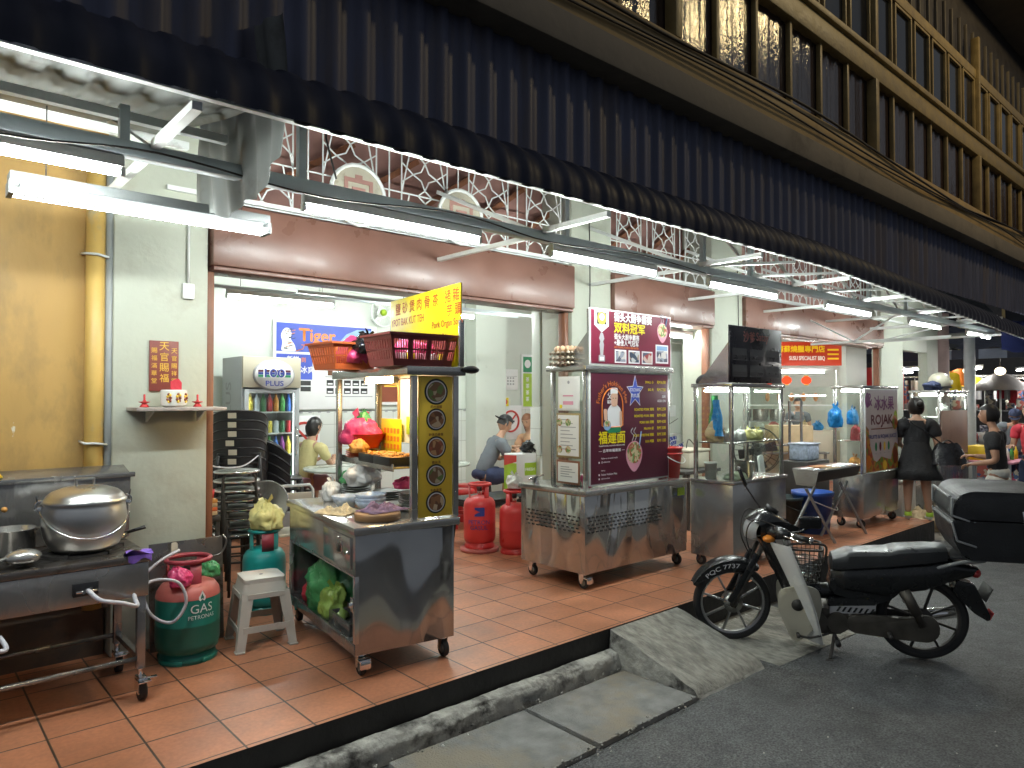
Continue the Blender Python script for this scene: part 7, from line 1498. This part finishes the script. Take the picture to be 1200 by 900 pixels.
def market_stall(label, x, y, rz, w):
    t = thing('market_stall', label, 'market stall', (x, y, ZR), rz, 'market stalls at the end of the street'); g = M('steel'); g.box(-w / 2, w / 2, -.35, .35, .78, .82); [g.box(a - .02, a + .02, b - .02, b + .02, 0, .78 if b < 0 else 2.3) for a in (-w / 2 + .05, w / 2 - .05) for b in (-.3, .3)]; g.box(-w / 2, w / 2, .28, .32, 2.26, 2.3); g.box(-w / 2, w / 2, .28, .32, 1.5, 1.53); g.out('rack', t)
    for k in range(int(w * 9)):
        m = random.choice(gm); g = M(m); a = -w / 2 + .1 + (w - .2) * k / (w * 9 - 1) if w * 9 > 1 else 0
        q = random.random()
        if q < .45: h = random.uniform(.35, .6); g.grid(lambda u, v: ((u - .5) * .16, .02 * math.sin(u * 9), -h * v), 6, 4); g.box(-.01, .01, -.005, .005, -.02, .05); zz, yy = 2.2, .26
        elif q < .7: s_ = random.uniform(.06, .12); g.sph((0, 0, s_), s_, 12, (1, 1, random.uniform(.7, 1.4))); zz, yy = .82, random.uniform(-.25, .2)
        else: g.box(-.08, .08, -.08, .08, 0, random.uniform(.1, .3), .01); zz, yy = .82, random.uniform(-.25, .2)
        o = g.out('goods', t); o.location = (a, yy, zz)
    for k in range(int(w * 6)):
        m = random.choice(gm); g = M(m); g.box(-.07, .07, -.05, .05, 0, random.uniform(.08, .26), .01); o = g.out('goods', t); o.location = (-w / 2 + .1 + k / 6, .25, 1.531)
    g = M(random.choice(['goods', 'cloth_red', 'print_navy'])); g.box(-w / 2 + .01, w / 2 - .01, -.362, -.352, .1, .775); g.out('skirt', t)
market_stall('crowded market stall seen through the hole in the end wall', 17.6, 6.3, R(-70), 1.8); market_stall('crowded market stall right of the end pillar under bright lamps', 17.9, 4.6, R(-75), 2.0); market_stall('crowded market stall behind the man in black', 18.3, 2.9, R(-80), 1.8); market_stall('dim market stall at the far back', 20.5, 5.2, R(-75), 2.4); market_stall('market stall at the right edge', 18.6, 1.0, R(-80), 1.8)
bt2 = thing('folding_table', 'pink topped folding table with sauce bottles right of the last cart', 'table', (12.75, 3.2, ZR), R(0)); g = M('print_pink'); g.box(-.2, 1.0, -.3, .3, .80, .83, .005); g.out('tabletop', bt2)
for x in (-.1, .9): g = M('blue_grey_metal'); g.box(x - .02, x + .02, -.25, -.21, 0, .8); g.box(x - .02, x + .02, .21, .25, 0, .8); g.out('leg', bt2)
for k in range(7): world('sauce_bottle', ['%s sauce bottle on the pink table, %s from the left' % (c, n_) for c, n_ in zip(('red', 'orange', 'white', 'red', 'green', 'blue', 'yellow'), ('first', 'second', 'third', 'fourth', 'fifth', 'sixth', 'last'))][k], 'bottle', (lambda g: (g.lathe([(0, 0), (.03, 0), (.03, .12), (.012, .16), (.006, .2), (0, .2)], n=14), g)[1])(M(['red_plastic', 'orange_plastic', 'white_plastic', 'red_plastic', 'can_green', 'can_blue', 'yellow_plastic'][k])), (12.65 + k * .12, 3.05 + .06 * (k % 2), ZR + .831), 0, 'sauce bottles'); 
world('yellow_crate', 'yellow plastic crate on the pink table', 'crate', (lambda g: (g.box(-.2, .2, -.15, .15, 0, .22, .015), g)[1])(M('yellow_plastic')), (12.85, 3.38, ZR + .831)); bag('plastic_bag', 'pink plastic bag under the pink table', (13.1, 3.1, ZR + .35), (.15, .15, .15), 'pink_bag', 1, 55); world('crate', 'grey crate under the pink table holding the pink bag', 'crate', (lambda g: (g.box(-.25, .25, -.2, .2, 0, .34, .01), g)[1])(M('dark_grey_plastic')), (13.1, 3.1, ZR + .006))
g = M('tarp_blue'); mat('tarp_blue', (.004, .005, .016), .9, var=.2, spec=.0); g.grid(lambda a, b: (13.55 + .02 * math.sin(b * 9), 2.72 + .55 * a, 2.80 - .50 * b + .03 * math.sin(a * 8)), 12, 8); tag(g.out('tarpaulin'), 'dark blue tarpaulin hanging at the far end of the awning', 'tarpaulin')
g = M('white_metal'); g.cyl((16.2, 4.45, ZR), (16.2, 4.45, 2.75), .10, n=16); tag(g.out('post'), 'round grey post just past the end of the shophouse', 'post')
g = M('red_plastic'); g.box(15.9, 16.0, 5.6, 6.6, 1.3, 2.2); tag(g.out('red_sheet'), 'red sheet hanging beyond the hole in the end wall', 'sheet')
# street lamp that lights the upper storey
s_ = bpy.data.lights.new('street_lamp_light', 'POINT'); s_.energy = 270; s_.color = (1., .76, .38); s_.shadow_soft_size = .25
so = bpy.data.objects.new('street_lamp_light', s_); COL.objects.link(so); so.location = (10.9, -.75, 8.4)

fb = thing('far_building', 'dark building block closing the far end of the market street', 'building', (30, 4, ZR), 0)
g = M('stall_dark'); g.box(0, 4, -16, 18, 0, 9.5); g.out('wall', fb); g = M('ledge_paint'); g.box(-.5, 0, -16, 18, 9.2, 9.5); g.out('roof_edge', fb)
for k in range(10):
    for z in (3.6, 6.6): g = M('night_glass', 'ochre_wood'); g.box(-.02, 0, -14 + k * 3.1, -12.4 + k * 3.1, z, z + 1.5); g.use('ochre_wood').box(-.05, -.021, -14.1 + k * 3.1, -14 + k * 3.1, z - .1, z + 1.6); g.box(-.05, -.021, -12.4 + k * 3.1, -12.3 + k * 3.1, z - .1, z + 1.6); g.out('window', fb)

def umbrella(label, x, y, z, r, m):
    t = thing('market_umbrella', label, 'umbrella', (x, y, ZR), .3, 'market umbrellas'); g = M(m); n = 8
    g.lathe([(r, z), (r * .98, z + .03), (r * .5, z + .26), (.02, z + .42), (0, z + .43)], n=n, cap0=False); g.out('cloth', t); g = M('white_metal'); g.cyl((0, 0, 0), (0, 0, z + .42), .02, n=10)
    for k in range(n): a = 2 * math.pi * k / n; g.cyl((0, 0, z + .40), (r * .97 * math.cos(a), r * .97 * math.sin(a), z + .01), .006, n=5)
    g.out('pole', t)
umbrella('dark market umbrella right of the round grey post', 17.9, 4.35, 1.95, .6, 'stall_dark'); umbrella('small white market umbrella behind the man in black', 19.4, 3.6, 2.0, .9, 'cloth_white'); umbrella('yellow market umbrella left of the dark one', 18.6, 5.35, 2.05, .7, 'print_yellow')
# ------------------------------------------------------------------ motorcycle: local x forward from the rear axle, y left, z up
mc = thing('motorcycle', 'black underbone motorcycle with cream leg shield, front basket and large black top box', 'motorcycle', (5.36, 1.785, ZR + .004), R(120.5))
mc.rotation_euler = (R(-4), 0, R(120.5))
def B(g, n, p=None): return g.out(n, p or mc)
WR = .285
def wheel(name, x, y=0., steer=0., r=WR):
    e = bpy.data.objects.new(name, None); COL.objects.link(e); e.parent = mc; e.location = (x, y, r); e.rotation_euler = (0, 0, steer); e.empty_display_size = .1
    g = M('rubber'); g.lathe([(r - .052, -.022), (r - .03, -.036), (r - .010, -.030), (r - .001, -.012), (r, 0), (r - .001, .012), (r - .010, .030), (r - .03, .036), (r - .052, .022)], (0, 0, 0), 56, (0, 1, 0), cap0=False, cap1=False); g.out('tyre', e)
    g = M('rim_alloy' if x > .5 else 'iron'); g.lathe([(r - .050, -.026), (r - .047, -.022), (r - .066, -.016), (r - .07, 0), (r - .066, .016), (r - .047, .022), (r - .050, .026)], (0, 0, 0), 56, (0, 1, 0), cap0=False, cap1=False)
    for k in range(8):
        a = k * math.pi / 4 + .2; c, s = math.cos(a), math.sin(a); b = a + .10; g.bar((.045 * c, .012, .045 * s), ((r - .066) * math.cos(b), 0, (r - .066) * math.sin(b)), .016, .022, .004, up=(0, 1, 0))
    g.cyl((0, -.045, 0), (0, .045, 0), .068, n=24); g.use('iron').cyl((0, .0451, 0), (0, .052, 0), .03, n=14); g.out('rim', e); return e
wheel('wheel', 0); wheel('wheel', 1.245, 0, R(16))
# front fork assembly drawn in a steered frame
ST = R(16); fo = bpy.data.objects.new('steering', None); COL.objects.link(fo); fo.parent = mc; fo.location = (1.245, 0, 0); fo.rotation_euler = (0, 0, ST)
def Fk(g, n): return g.out(n, fo)
g = M('bike_black')
def arcs(r0, a0, a1, w, n=22, dz=0): 
    return lambda u, v: (r0 * math.cos(a0 + (a1 - a0) * u) * 1.0, (v - .5) * w(u), WR + dz + r0 * math.sin(a0 + (a1 - a0) * u) + .018 * (1 - (2 * v - 1) ** 2))
g.grid(arcs(.325, R(26), R(125), lambda u: .10 + .035 * math.sin(u * 2.6)), 26, 10)
for s in (-1, 1): g.grid(lambda u, v, s=s: ((.325 - .085 * v * (.35 + .65 * math.sin(u * math.pi))) * math.cos(R(26 + 99 * u)), s * (.05 + .0175 * math.sin(u * 2.6)), WR + (.325 - .085 * v * (.35 + .65 * math.sin(u * math.pi))) * math.sin(R(26 + 99 * u))), 26, 4)
for s in (-1, 1): g.bar((.03, s * .062, .30), (-.17, s * .062, .66), .034, .045, .01)
Fk(g, 'front_fender')
g = M('print_grey'); g.use('print_white'); 
def fm(a, b): 
    t = R(38) + (a) / .315; return V((-.325 * -math.cos(math.pi - (math.pi - t)) , .0, 0))
s_t = 'POC 7737'
def plate(sd):
    def f(a, b): t = (R(92) - a / .30) if sd > 0 else (R(30) + a / .30); q = .262 + b; return V((q * math.cos(t), sd * (.0695), WR + q * math.sin(t)))
    return f
g.text('PQC 7737', (0, 0, 0), .038, bold=.0, w=.255, fn=lambda a, b: V(((.266 + b) * math.cos(R(40) + a / .28), .071, WR + (.266 + b) * math.sin(R(40) + a / .28))) if False else V(((.266 + b) * math.cos(R(46) + (.255 - a) / .28 * -1 + .255 / .28), .0712, WR + (.266 + b) * math.sin(R(46) + (.255 - a) / .28 * -1 + .255 / .28))))
Fk(g, 'number_lettering')
g = M('iron'); [g.cyl((.0, s * .06, WR), (-.21, s * .06, .72), .018) for s in (-1, 1)]; Fk(g, 'fork')
hx = -.235   # steering head in the steered frame
g = M('bike_black'); g.grid(lambda u, v: (hx + .13 * (1 - .5 * (2 * v - 1) ** 2) - .30 * u * .9, (v - .5) * (.27 - .05 * u), .865 + .115 * math.sin(u * math.pi * .8 + .35) * (1 - .55 * (2 * v - 1) ** 4) - .02 * u), 14, 14)
g.grid(lambda u, v: (hx + (.13 - .30 * u * .9) * (1) - .02, (v - .5) * (.27 - .05 * u), .79 + .04 * u - .02 * math.sin(v * math.pi)), 10, 8)
for s in (-1, 1): g.grid(lambda u, v, s=s: (hx + .13 * (.5) + .0 - .285 * u - .0 + .0 * v, s * (.135 - .025 * u), .79 + .04 * u + v * (.06 + .115 * math.sin(u * math.pi * .8 + .35) * .45 - .06 * u + .015)), 10, 4)
for s in (-1, 1): g.tube([(hx - .02, s * .10, .83), (hx - .06, s * .20, .845), (hx - .10, s * .25, .84)], [.06, .045, .026], 12, smooth=4)
Fk(g, 'headlight_cowl')
g = M('lens_grey'); g.grid(lambda u, v: (hx + .135 - .07 * (2 * u - 1) ** 2 * .8 + .02 * math.sin(v * math.pi) - .02 * v, (u - .5) * .235, .77 + .13 * v), 14, 8); Fk(g, 'headlight')
for s in (-1, 1):
    g = M('reflector_amber'); g.sph((hx + .01, s * .155, .795), .045, 16, (1.1, .9, .62), (0, 0, s * .5)); Fk(g, 'indicator')
    g = M('chrome', 'rubber'); g.tube([(hx - .08, s * .18, .845), (hx - .12, s * .26, .84), (hx - .20, s * .345, .83)], .013, 10, smooth=4); g.use('rubber').tube([(hx - .125, s * .27, .84), (hx - .205, s * .355, .83)], .020, 12); g.use('chrome').cyl((hx - .205, s * .355, .83), (hx - .215, s * .365, .829), .021); g.tube([(hx - .05, s * .22, .84), (hx - .09, s * .32, .835), (hx - .14, s * .38, .825)], .006, 8, smooth=4); Fk(g, 'handlebar')
    mz = ((hx - .22, .31, .945) if s > 0 else (hx + .06, -.33, 1.16)); g = M('bike_black'); g.tube([(hx - .10, s * .22, .85), ((hx - .10 + mz[0]) / 2, s * .26, .87 if s > 0 else .98), (mz[0], mz[1] - .02 * s, mz[2] - .04)], .006, 8, smooth=4); g.obox(mz, (.035, .15, .085) if s > 0 else (.028, .12, .15), (0, R(-8 if s > 0 else 20), R(-100 if s > 0 else -12)), .016, 3); Fk(g, 'mirror')
g = M('cable'); g.tube([(hx - .08, .16, .86), (hx + .10, .14, .93), (hx + .15, .08, .80), (hx + .10, .07, .55), (-.02, .07, WR + .05)], .005, 6, smooth=6); g.tube([(hx - .10, -.16, .86), (hx + .08, -.12, .95), (hx + .15, -.06, .78), (hx + .05, -.07, .5), (-.02, -.07, WR + .05)], .005, 6, smooth=6); Fk(g, 'brake_cable')
g = M('print_black', 'print_white'); g.cyl((hx - .05, 0, .955), (hx - .07, 0, .985), .05, n=20); Fk(g, 'speedometer')
# wire basket behind the leg shield
bk = M('iron'); bc_ = (.755, 0, .60)
for z, k in ((.50, .80), (.545, .84), (.59, .88), (.635, .92), (.68, .96), (.74, 1.)): bk.tube([(bc_[0] + a * .125 * k, b * .14 * k, z) for a, b in rr([(-1, -1), (1, -1), (1, 1), (-1, 1)], .4)], .0032 if z < .73 else .008, 6, True)
for i in range(9):
    q = -1 + i * .25
    for a, b in ((q, -1), (q, 1), (-1, q), (1, q)): bk.cyl((bc_[0] + a * .10, b * .112, .50), (bc_[0] + a * .125, b * .14, .74), .0022, n=5)
for i in range(7): q = -.1 + i * .033; bk.cyl((bc_[0] + q, -.112, .50), (bc_[0] + q, .112, .50), .0022, n=5); bk.cyl((bc_[0] - .1, q * 1.12, .50), (bc_[0] + .1, q * 1.12, .50), .0022, n=5)
bk.tube([(.63, .14, .66), (.62, .17, .78), (.70, .18, .80), (.86, .16, .78), (.87, .14, .74)], .008, 8, smooth=5); B(bk, 'basket')
bag('plastic_bag', 'clear crumpled bag in the motorcycle basket', (4.99, 2.43, ZR + .52), (.09, .09, .09), 'clear_plastic', 1, 3)
# leg shield and frame
g = M('bike_white'); 
def shield(u, v):
    z = .775 - .70 * u; x = 1.03 - .04 * math.sin(u * 3) - .27 * u ** 1.15; w_ = .205 + .05 * math.sin(u * math.pi * .9) - .09 * u; q = (2 * v - 1)
    return (x - .17 * abs(q) ** 1.8 * (1 - .35 * u), q * w_, z)
g.grid(shield, 20, 16); g.grid(lambda u, v: tuple(V(shield(u, v)) + V((-.012, 0, 0))), 20, 16); B(g, 'leg_shield')
g = M('bike_black'); g.grid(lambda u, v: tuple(V(shield(u * .75, .25 + .5 * v)) + V((.035 * math.sin(v * math.pi), 0, 0))), 12, 10); B(g, 'shield_centre')
for s in (-1, 1):
    g = M('bike_cream'); q = rr([(.93, .44), (.78, .49), (.665, .47), (.64, .36), (.665, .22), (.76, .11), (.815, .07), (.86, .13), (.93, .30)], .04); g.prism(q, (0, s * .115, 0), (1, 0, 0), (0, 0, 1), (0, s * .02, 0), .006); sc_ = B(g, 'side_cover'); g = M('iron'); g.cyl((.80, s * .1355, .345), (.80, s * .1375, .345), .042, n=24); g.out('cover_hole', sc_)
g = M('bike_black'); g.tube([(1.0, 0, .78), (.93, 0, .60), (.80, 0, .47), (.62, 0, .42), (.45, 0, .50), (.1, 0, .56)], [.05, .055, .06, .055, .05, .04], 12, smooth=4); g.prism(rr([(.60, .44), (.45, .40), (.30, .37), (.20, .42), (.12, .50), (.30, .55), (.58, .56)], .04), (0, -.085, 0), (1, 0, 0), (0, 0, 1), (0, .17, 0), .02); B(g, 'frame')
# side panels and seat
def loft(g, secs, n=16):
    """secs: (x, half width, z bottom, z top, power)"""
    g.grid(lambda u, v: lerp(secs, u, v), 30, n, False, True)
def lerp(secs, u, v):
    k = u * (len(secs) - 1); i = min(int(k), len(secs) - 2); f = k - i; f = f * f * (3 - 2 * f); a = [secs[i][q] * (1 - f) + secs[i + 1][q] * f for q in range(5)]
    t = v * 2 * math.pi; c, s = math.cos(t), math.sin(t); p = a[4]; cc = math.copysign(abs(c) ** p, c); ss = math.copysign(abs(s) ** p, s)
    return (a[0], a[1] * cc, (a[2] + a[3]) / 2 + (a[3] - a[2]) / 2 * ss)
def capends(g):
    es = [e for e in g.bm.edges if e.is_boundary]; bmesh.ops.holes_fill(g.bm, edges=es, sides=0); return g
g = M('vinyl_seat'); loft(g, [(.585, .06, .60, .655, .7), (.57, .10, .585, .695, .6), (.47, .125, .60, .735, .5), (.22, .135, .64, .755, .45), (.16, .135, .65, .775, .45), (-.02, .13, .68, .795, .45), (-.13, .11, .70, .80, .5), (-.145, .07, .72, .775, .7)]); capends(g); B(g, 'seat')
g = M('bike_black'); loft(g, [(.58, .07, .48, .60, .6), (.50, .12, .46, .62, .5), (.25, .13, .44, .66, .45), (0, .135, .50, .69, .45), (-.16, .12, .57, .72, .5), (-.28, .07, .60, .68, .6), (-.33, .04, .62, .66, .8)]); capends(g); B(g, 'tail_cowl')
g = M('print_grey'); 
for s in (-1, 1): g.prism([(.59, .345), (.30, .375), (.30, .34), (.36, .315), (.59, .295)], (0, s * .100, 0), (1, 0, 0), (0, 0, 1), (0, s * .004, 0))
g.use('bike_black')
for k in range(7): g.prism([(.55 - k * .035, .315), (.535 - k * .035, .315), (.515 - k * .035, .35), (.53 - k * .035, .35)], (0, .1042, 0), (1, 0, 0), (0, 0, 1), (0, .001, 0))
B(g, 'side_badge')
g = M('bike_black'); g.prism(rr([(.60, .40), (.30, .42), (.30, .36), (.60, .34)], .02), (0, -.10, 0), (1, 0, 0), (0, 0, 1), (0, .20, 0), .01); B(g, 'side_panel')
# rear fender, lamp, plate
g = M('bike_black'); g.grid(lambda u, v: (-.02 - .33 * math.cos(R(35 - 70 * 0) - u * .01) * 0 - (.325 + .03 * u) * math.sin(R(-35 + 118 * u)), (v - .5) * (.13 - .03 * u), WR + (.325 + .03 * u) * math.cos(R(-35 + 118 * u)) * (1 - .0 * u) + .012 * (1 - (2 * v - 1) ** 2)), 24, 8); B(g, 'rear_fender')
g = M('bike_black'); g.prism(rr([(-.20, .58), (-.30, .56), (-.40, .34), (-.385, .31), (-.30, .36), (-.17, .50)], .02), (0, -.055, 0), (1, 0, 0), (0, 0, 1), (0, .11, 0), .008); fl = B(g, 'mudflap'); g = M('reflector_red'); g.obox((-.402, 0, .345), (.018, .09, .06), (0, R(-24), 0), .008); g.out('reflector', fl)
g = M('reflector_red'); g.sph((-.315, 0, .625), .05, 16, (.7, 1.3, .7)); B(g, 'tail_lamp')
g = M('print_black', 'print_white'); g.obox((-.375, 0, .50), (.006, .19, .10), (0, R(-25), 0), .002); B(g, 'number_plate')
g = M('grey_metal'); g.tube([(-.05, .11, .66), (-.20, .13, .72), (-.34, .10, .73), (-.36, 0, .735), (-.34, -.10, .73), (-.20, -.13, .72), (-.05, -.11, .66)], .012, 10, smooth=5); g.use('black_plastic').box(-.50, -.14, -.12, .12, .735, .752, .005); B(g, 'rear_rack')
# engine, chain case, swing arm, exhaust
g = M('bike_engine'); g.prism(rr([(.76, .30), (.74, .17), (.62, .14), (.48, .16), (.44, .24), (.50, .32), (.66, .33)], .05), (0, -.10, 0), (1, 0, 0), (0, 0, 1), (0, .20, 0), .02)
g.cyl((.68, .09, .235), (.68, .128, .235), .085, .075, 30); g.cyl((.54, .09, .235), (.54, .118, .235), .08, .07, 30); 
for k in range(7): g.box(.76 + k * .017, .769 + k * .017, -.07, .07, .20, .34, .004)
g.cyl((.74, 0, .27), (.90, 0, .29), .045); B(g, 'engine')
g = M('bike_engine'); g.prism(rr([(.48, .30), (.10, .31), (-.02, .345), (-.085, .30), (-.085, .19), (-.02, .155), (.16, .16), (.48, .18)], .05), (0, .085, 0), (1, 0, 0), (0, 0, 1), (0, .035, 0), .012); B(g, 'chain_case')
g = M('iron'); [g.bar((.45, s * .072, .27), (-.03, s * .072, WR), .022, .05, .006) for s in (-1, 1)]; B(g, 'swing_arm')
for s in (-1, 1): g = M('bike_engine'); g.cyl((.02, s * .13, .27), (.13, s * .13, .50), .024, n=16); g.cyl((.055, s * .13, .35), (.13, s * .13, .505), .034, n=16); B(g, 'shock_absorber')
g = M('chrome', 'iron'); g.tube([(.74, -.05, .18), (.66, -.12, .12), (.40, -.14, .14), (.22, -.15, .19)], .018, 10, smooth=5); g.tube([(.24, -.15, .185), (-.02, -.16, .24), (-.30, -.165, .30)], [.028, .045, .042], 14, smooth=4); B(g, 'exhaust')
g = M('iron', 'rubber'); g.cyl((.55, -.22, .13), (.55, .22, .13), .010); g.use('rubber').cyl((.55, .14, .13), (.55, .24, .13), .018); g.cyl((.55, -.24, .13), (.55, -.14, .13), .018); B(g, 'footpeg'); g = M('iron'); g.tube([(.60, .13, .16), (.72, .16, .13), (.80, .16, .14)], .008, 8, smooth=4); g.cyl((.80, .13, .14), (.80, .19, .14), .012); B(g, 'gear_pedal'); g = M('iron'); g.cyl((.22, .10, .20), (.22, .19, .19), .014); B(g, 'footpeg')
g = M('iron'); g.tube([(.56, .10, .15), (.58, .16, .08), (.60, .215, .018)], .011, 8); g.obox((.605, .225, .010), (.05, .035, .012), None, .004); B(g, 'side_stand')
# top box
tb = M('vinyl_box'); tb.prism(rr([(-.20, .765), (-.66, .765), (-.72, .83), (-.735, 1.02), (-.115, 1.02), (-.135, .88)], .03), (0, -.23, 0), (1, 0, 0), (0, 0, 1), (0, .46, 0), .02); bx = B(tb, 'top_box')
g = M('vinyl_box'); g.prism(rr([(-.115, 1.03), (-.735, 1.03), (-.72, 1.16), (-.66, 1.215), (-.22, 1.215), (-.14, 1.17)], .04), (0, -.235, 0), (1, 0, 0), (0, 0, 1), (0, .47, 0), .025); g.out('box_lid', bx)
g = M('grey_metal')
for s in (-1, 1):
    y = s * .238
    for a, b in (((-.118, 1.17), (-.118, 1.055)), ((-.118, 1.055), (-.22, 1.02)), ((-.118, 1.015), (-.15, .89)), ((-.15, .89), (-.26, .855))): g.bar((a[0], y, a[1]), (b[0], y, b[1]), .012, .016, .004, up=(0, 1, 0))
g.bar((-.112, -.2, 1.17), (-.112, .2, 1.17), .012, .012); g.out('box_trim', bx)
g = M('chrome', 'reflector_red'); g.box(-.755, -.738, -.05, .05, .93, 1.08, .006); g.prism(rr([(-.50, 1.10), (-.62, 1.12), (-.62, .94), (-.53, .93)], .01), (0, .236, 0), (1, 0, 0), (0, 0, 1), (0, .012, 0), .003); g.use('reflector_red').box(-.757, -.755, -.04, .04, .95, 1.0); g.out('clasp', bx)
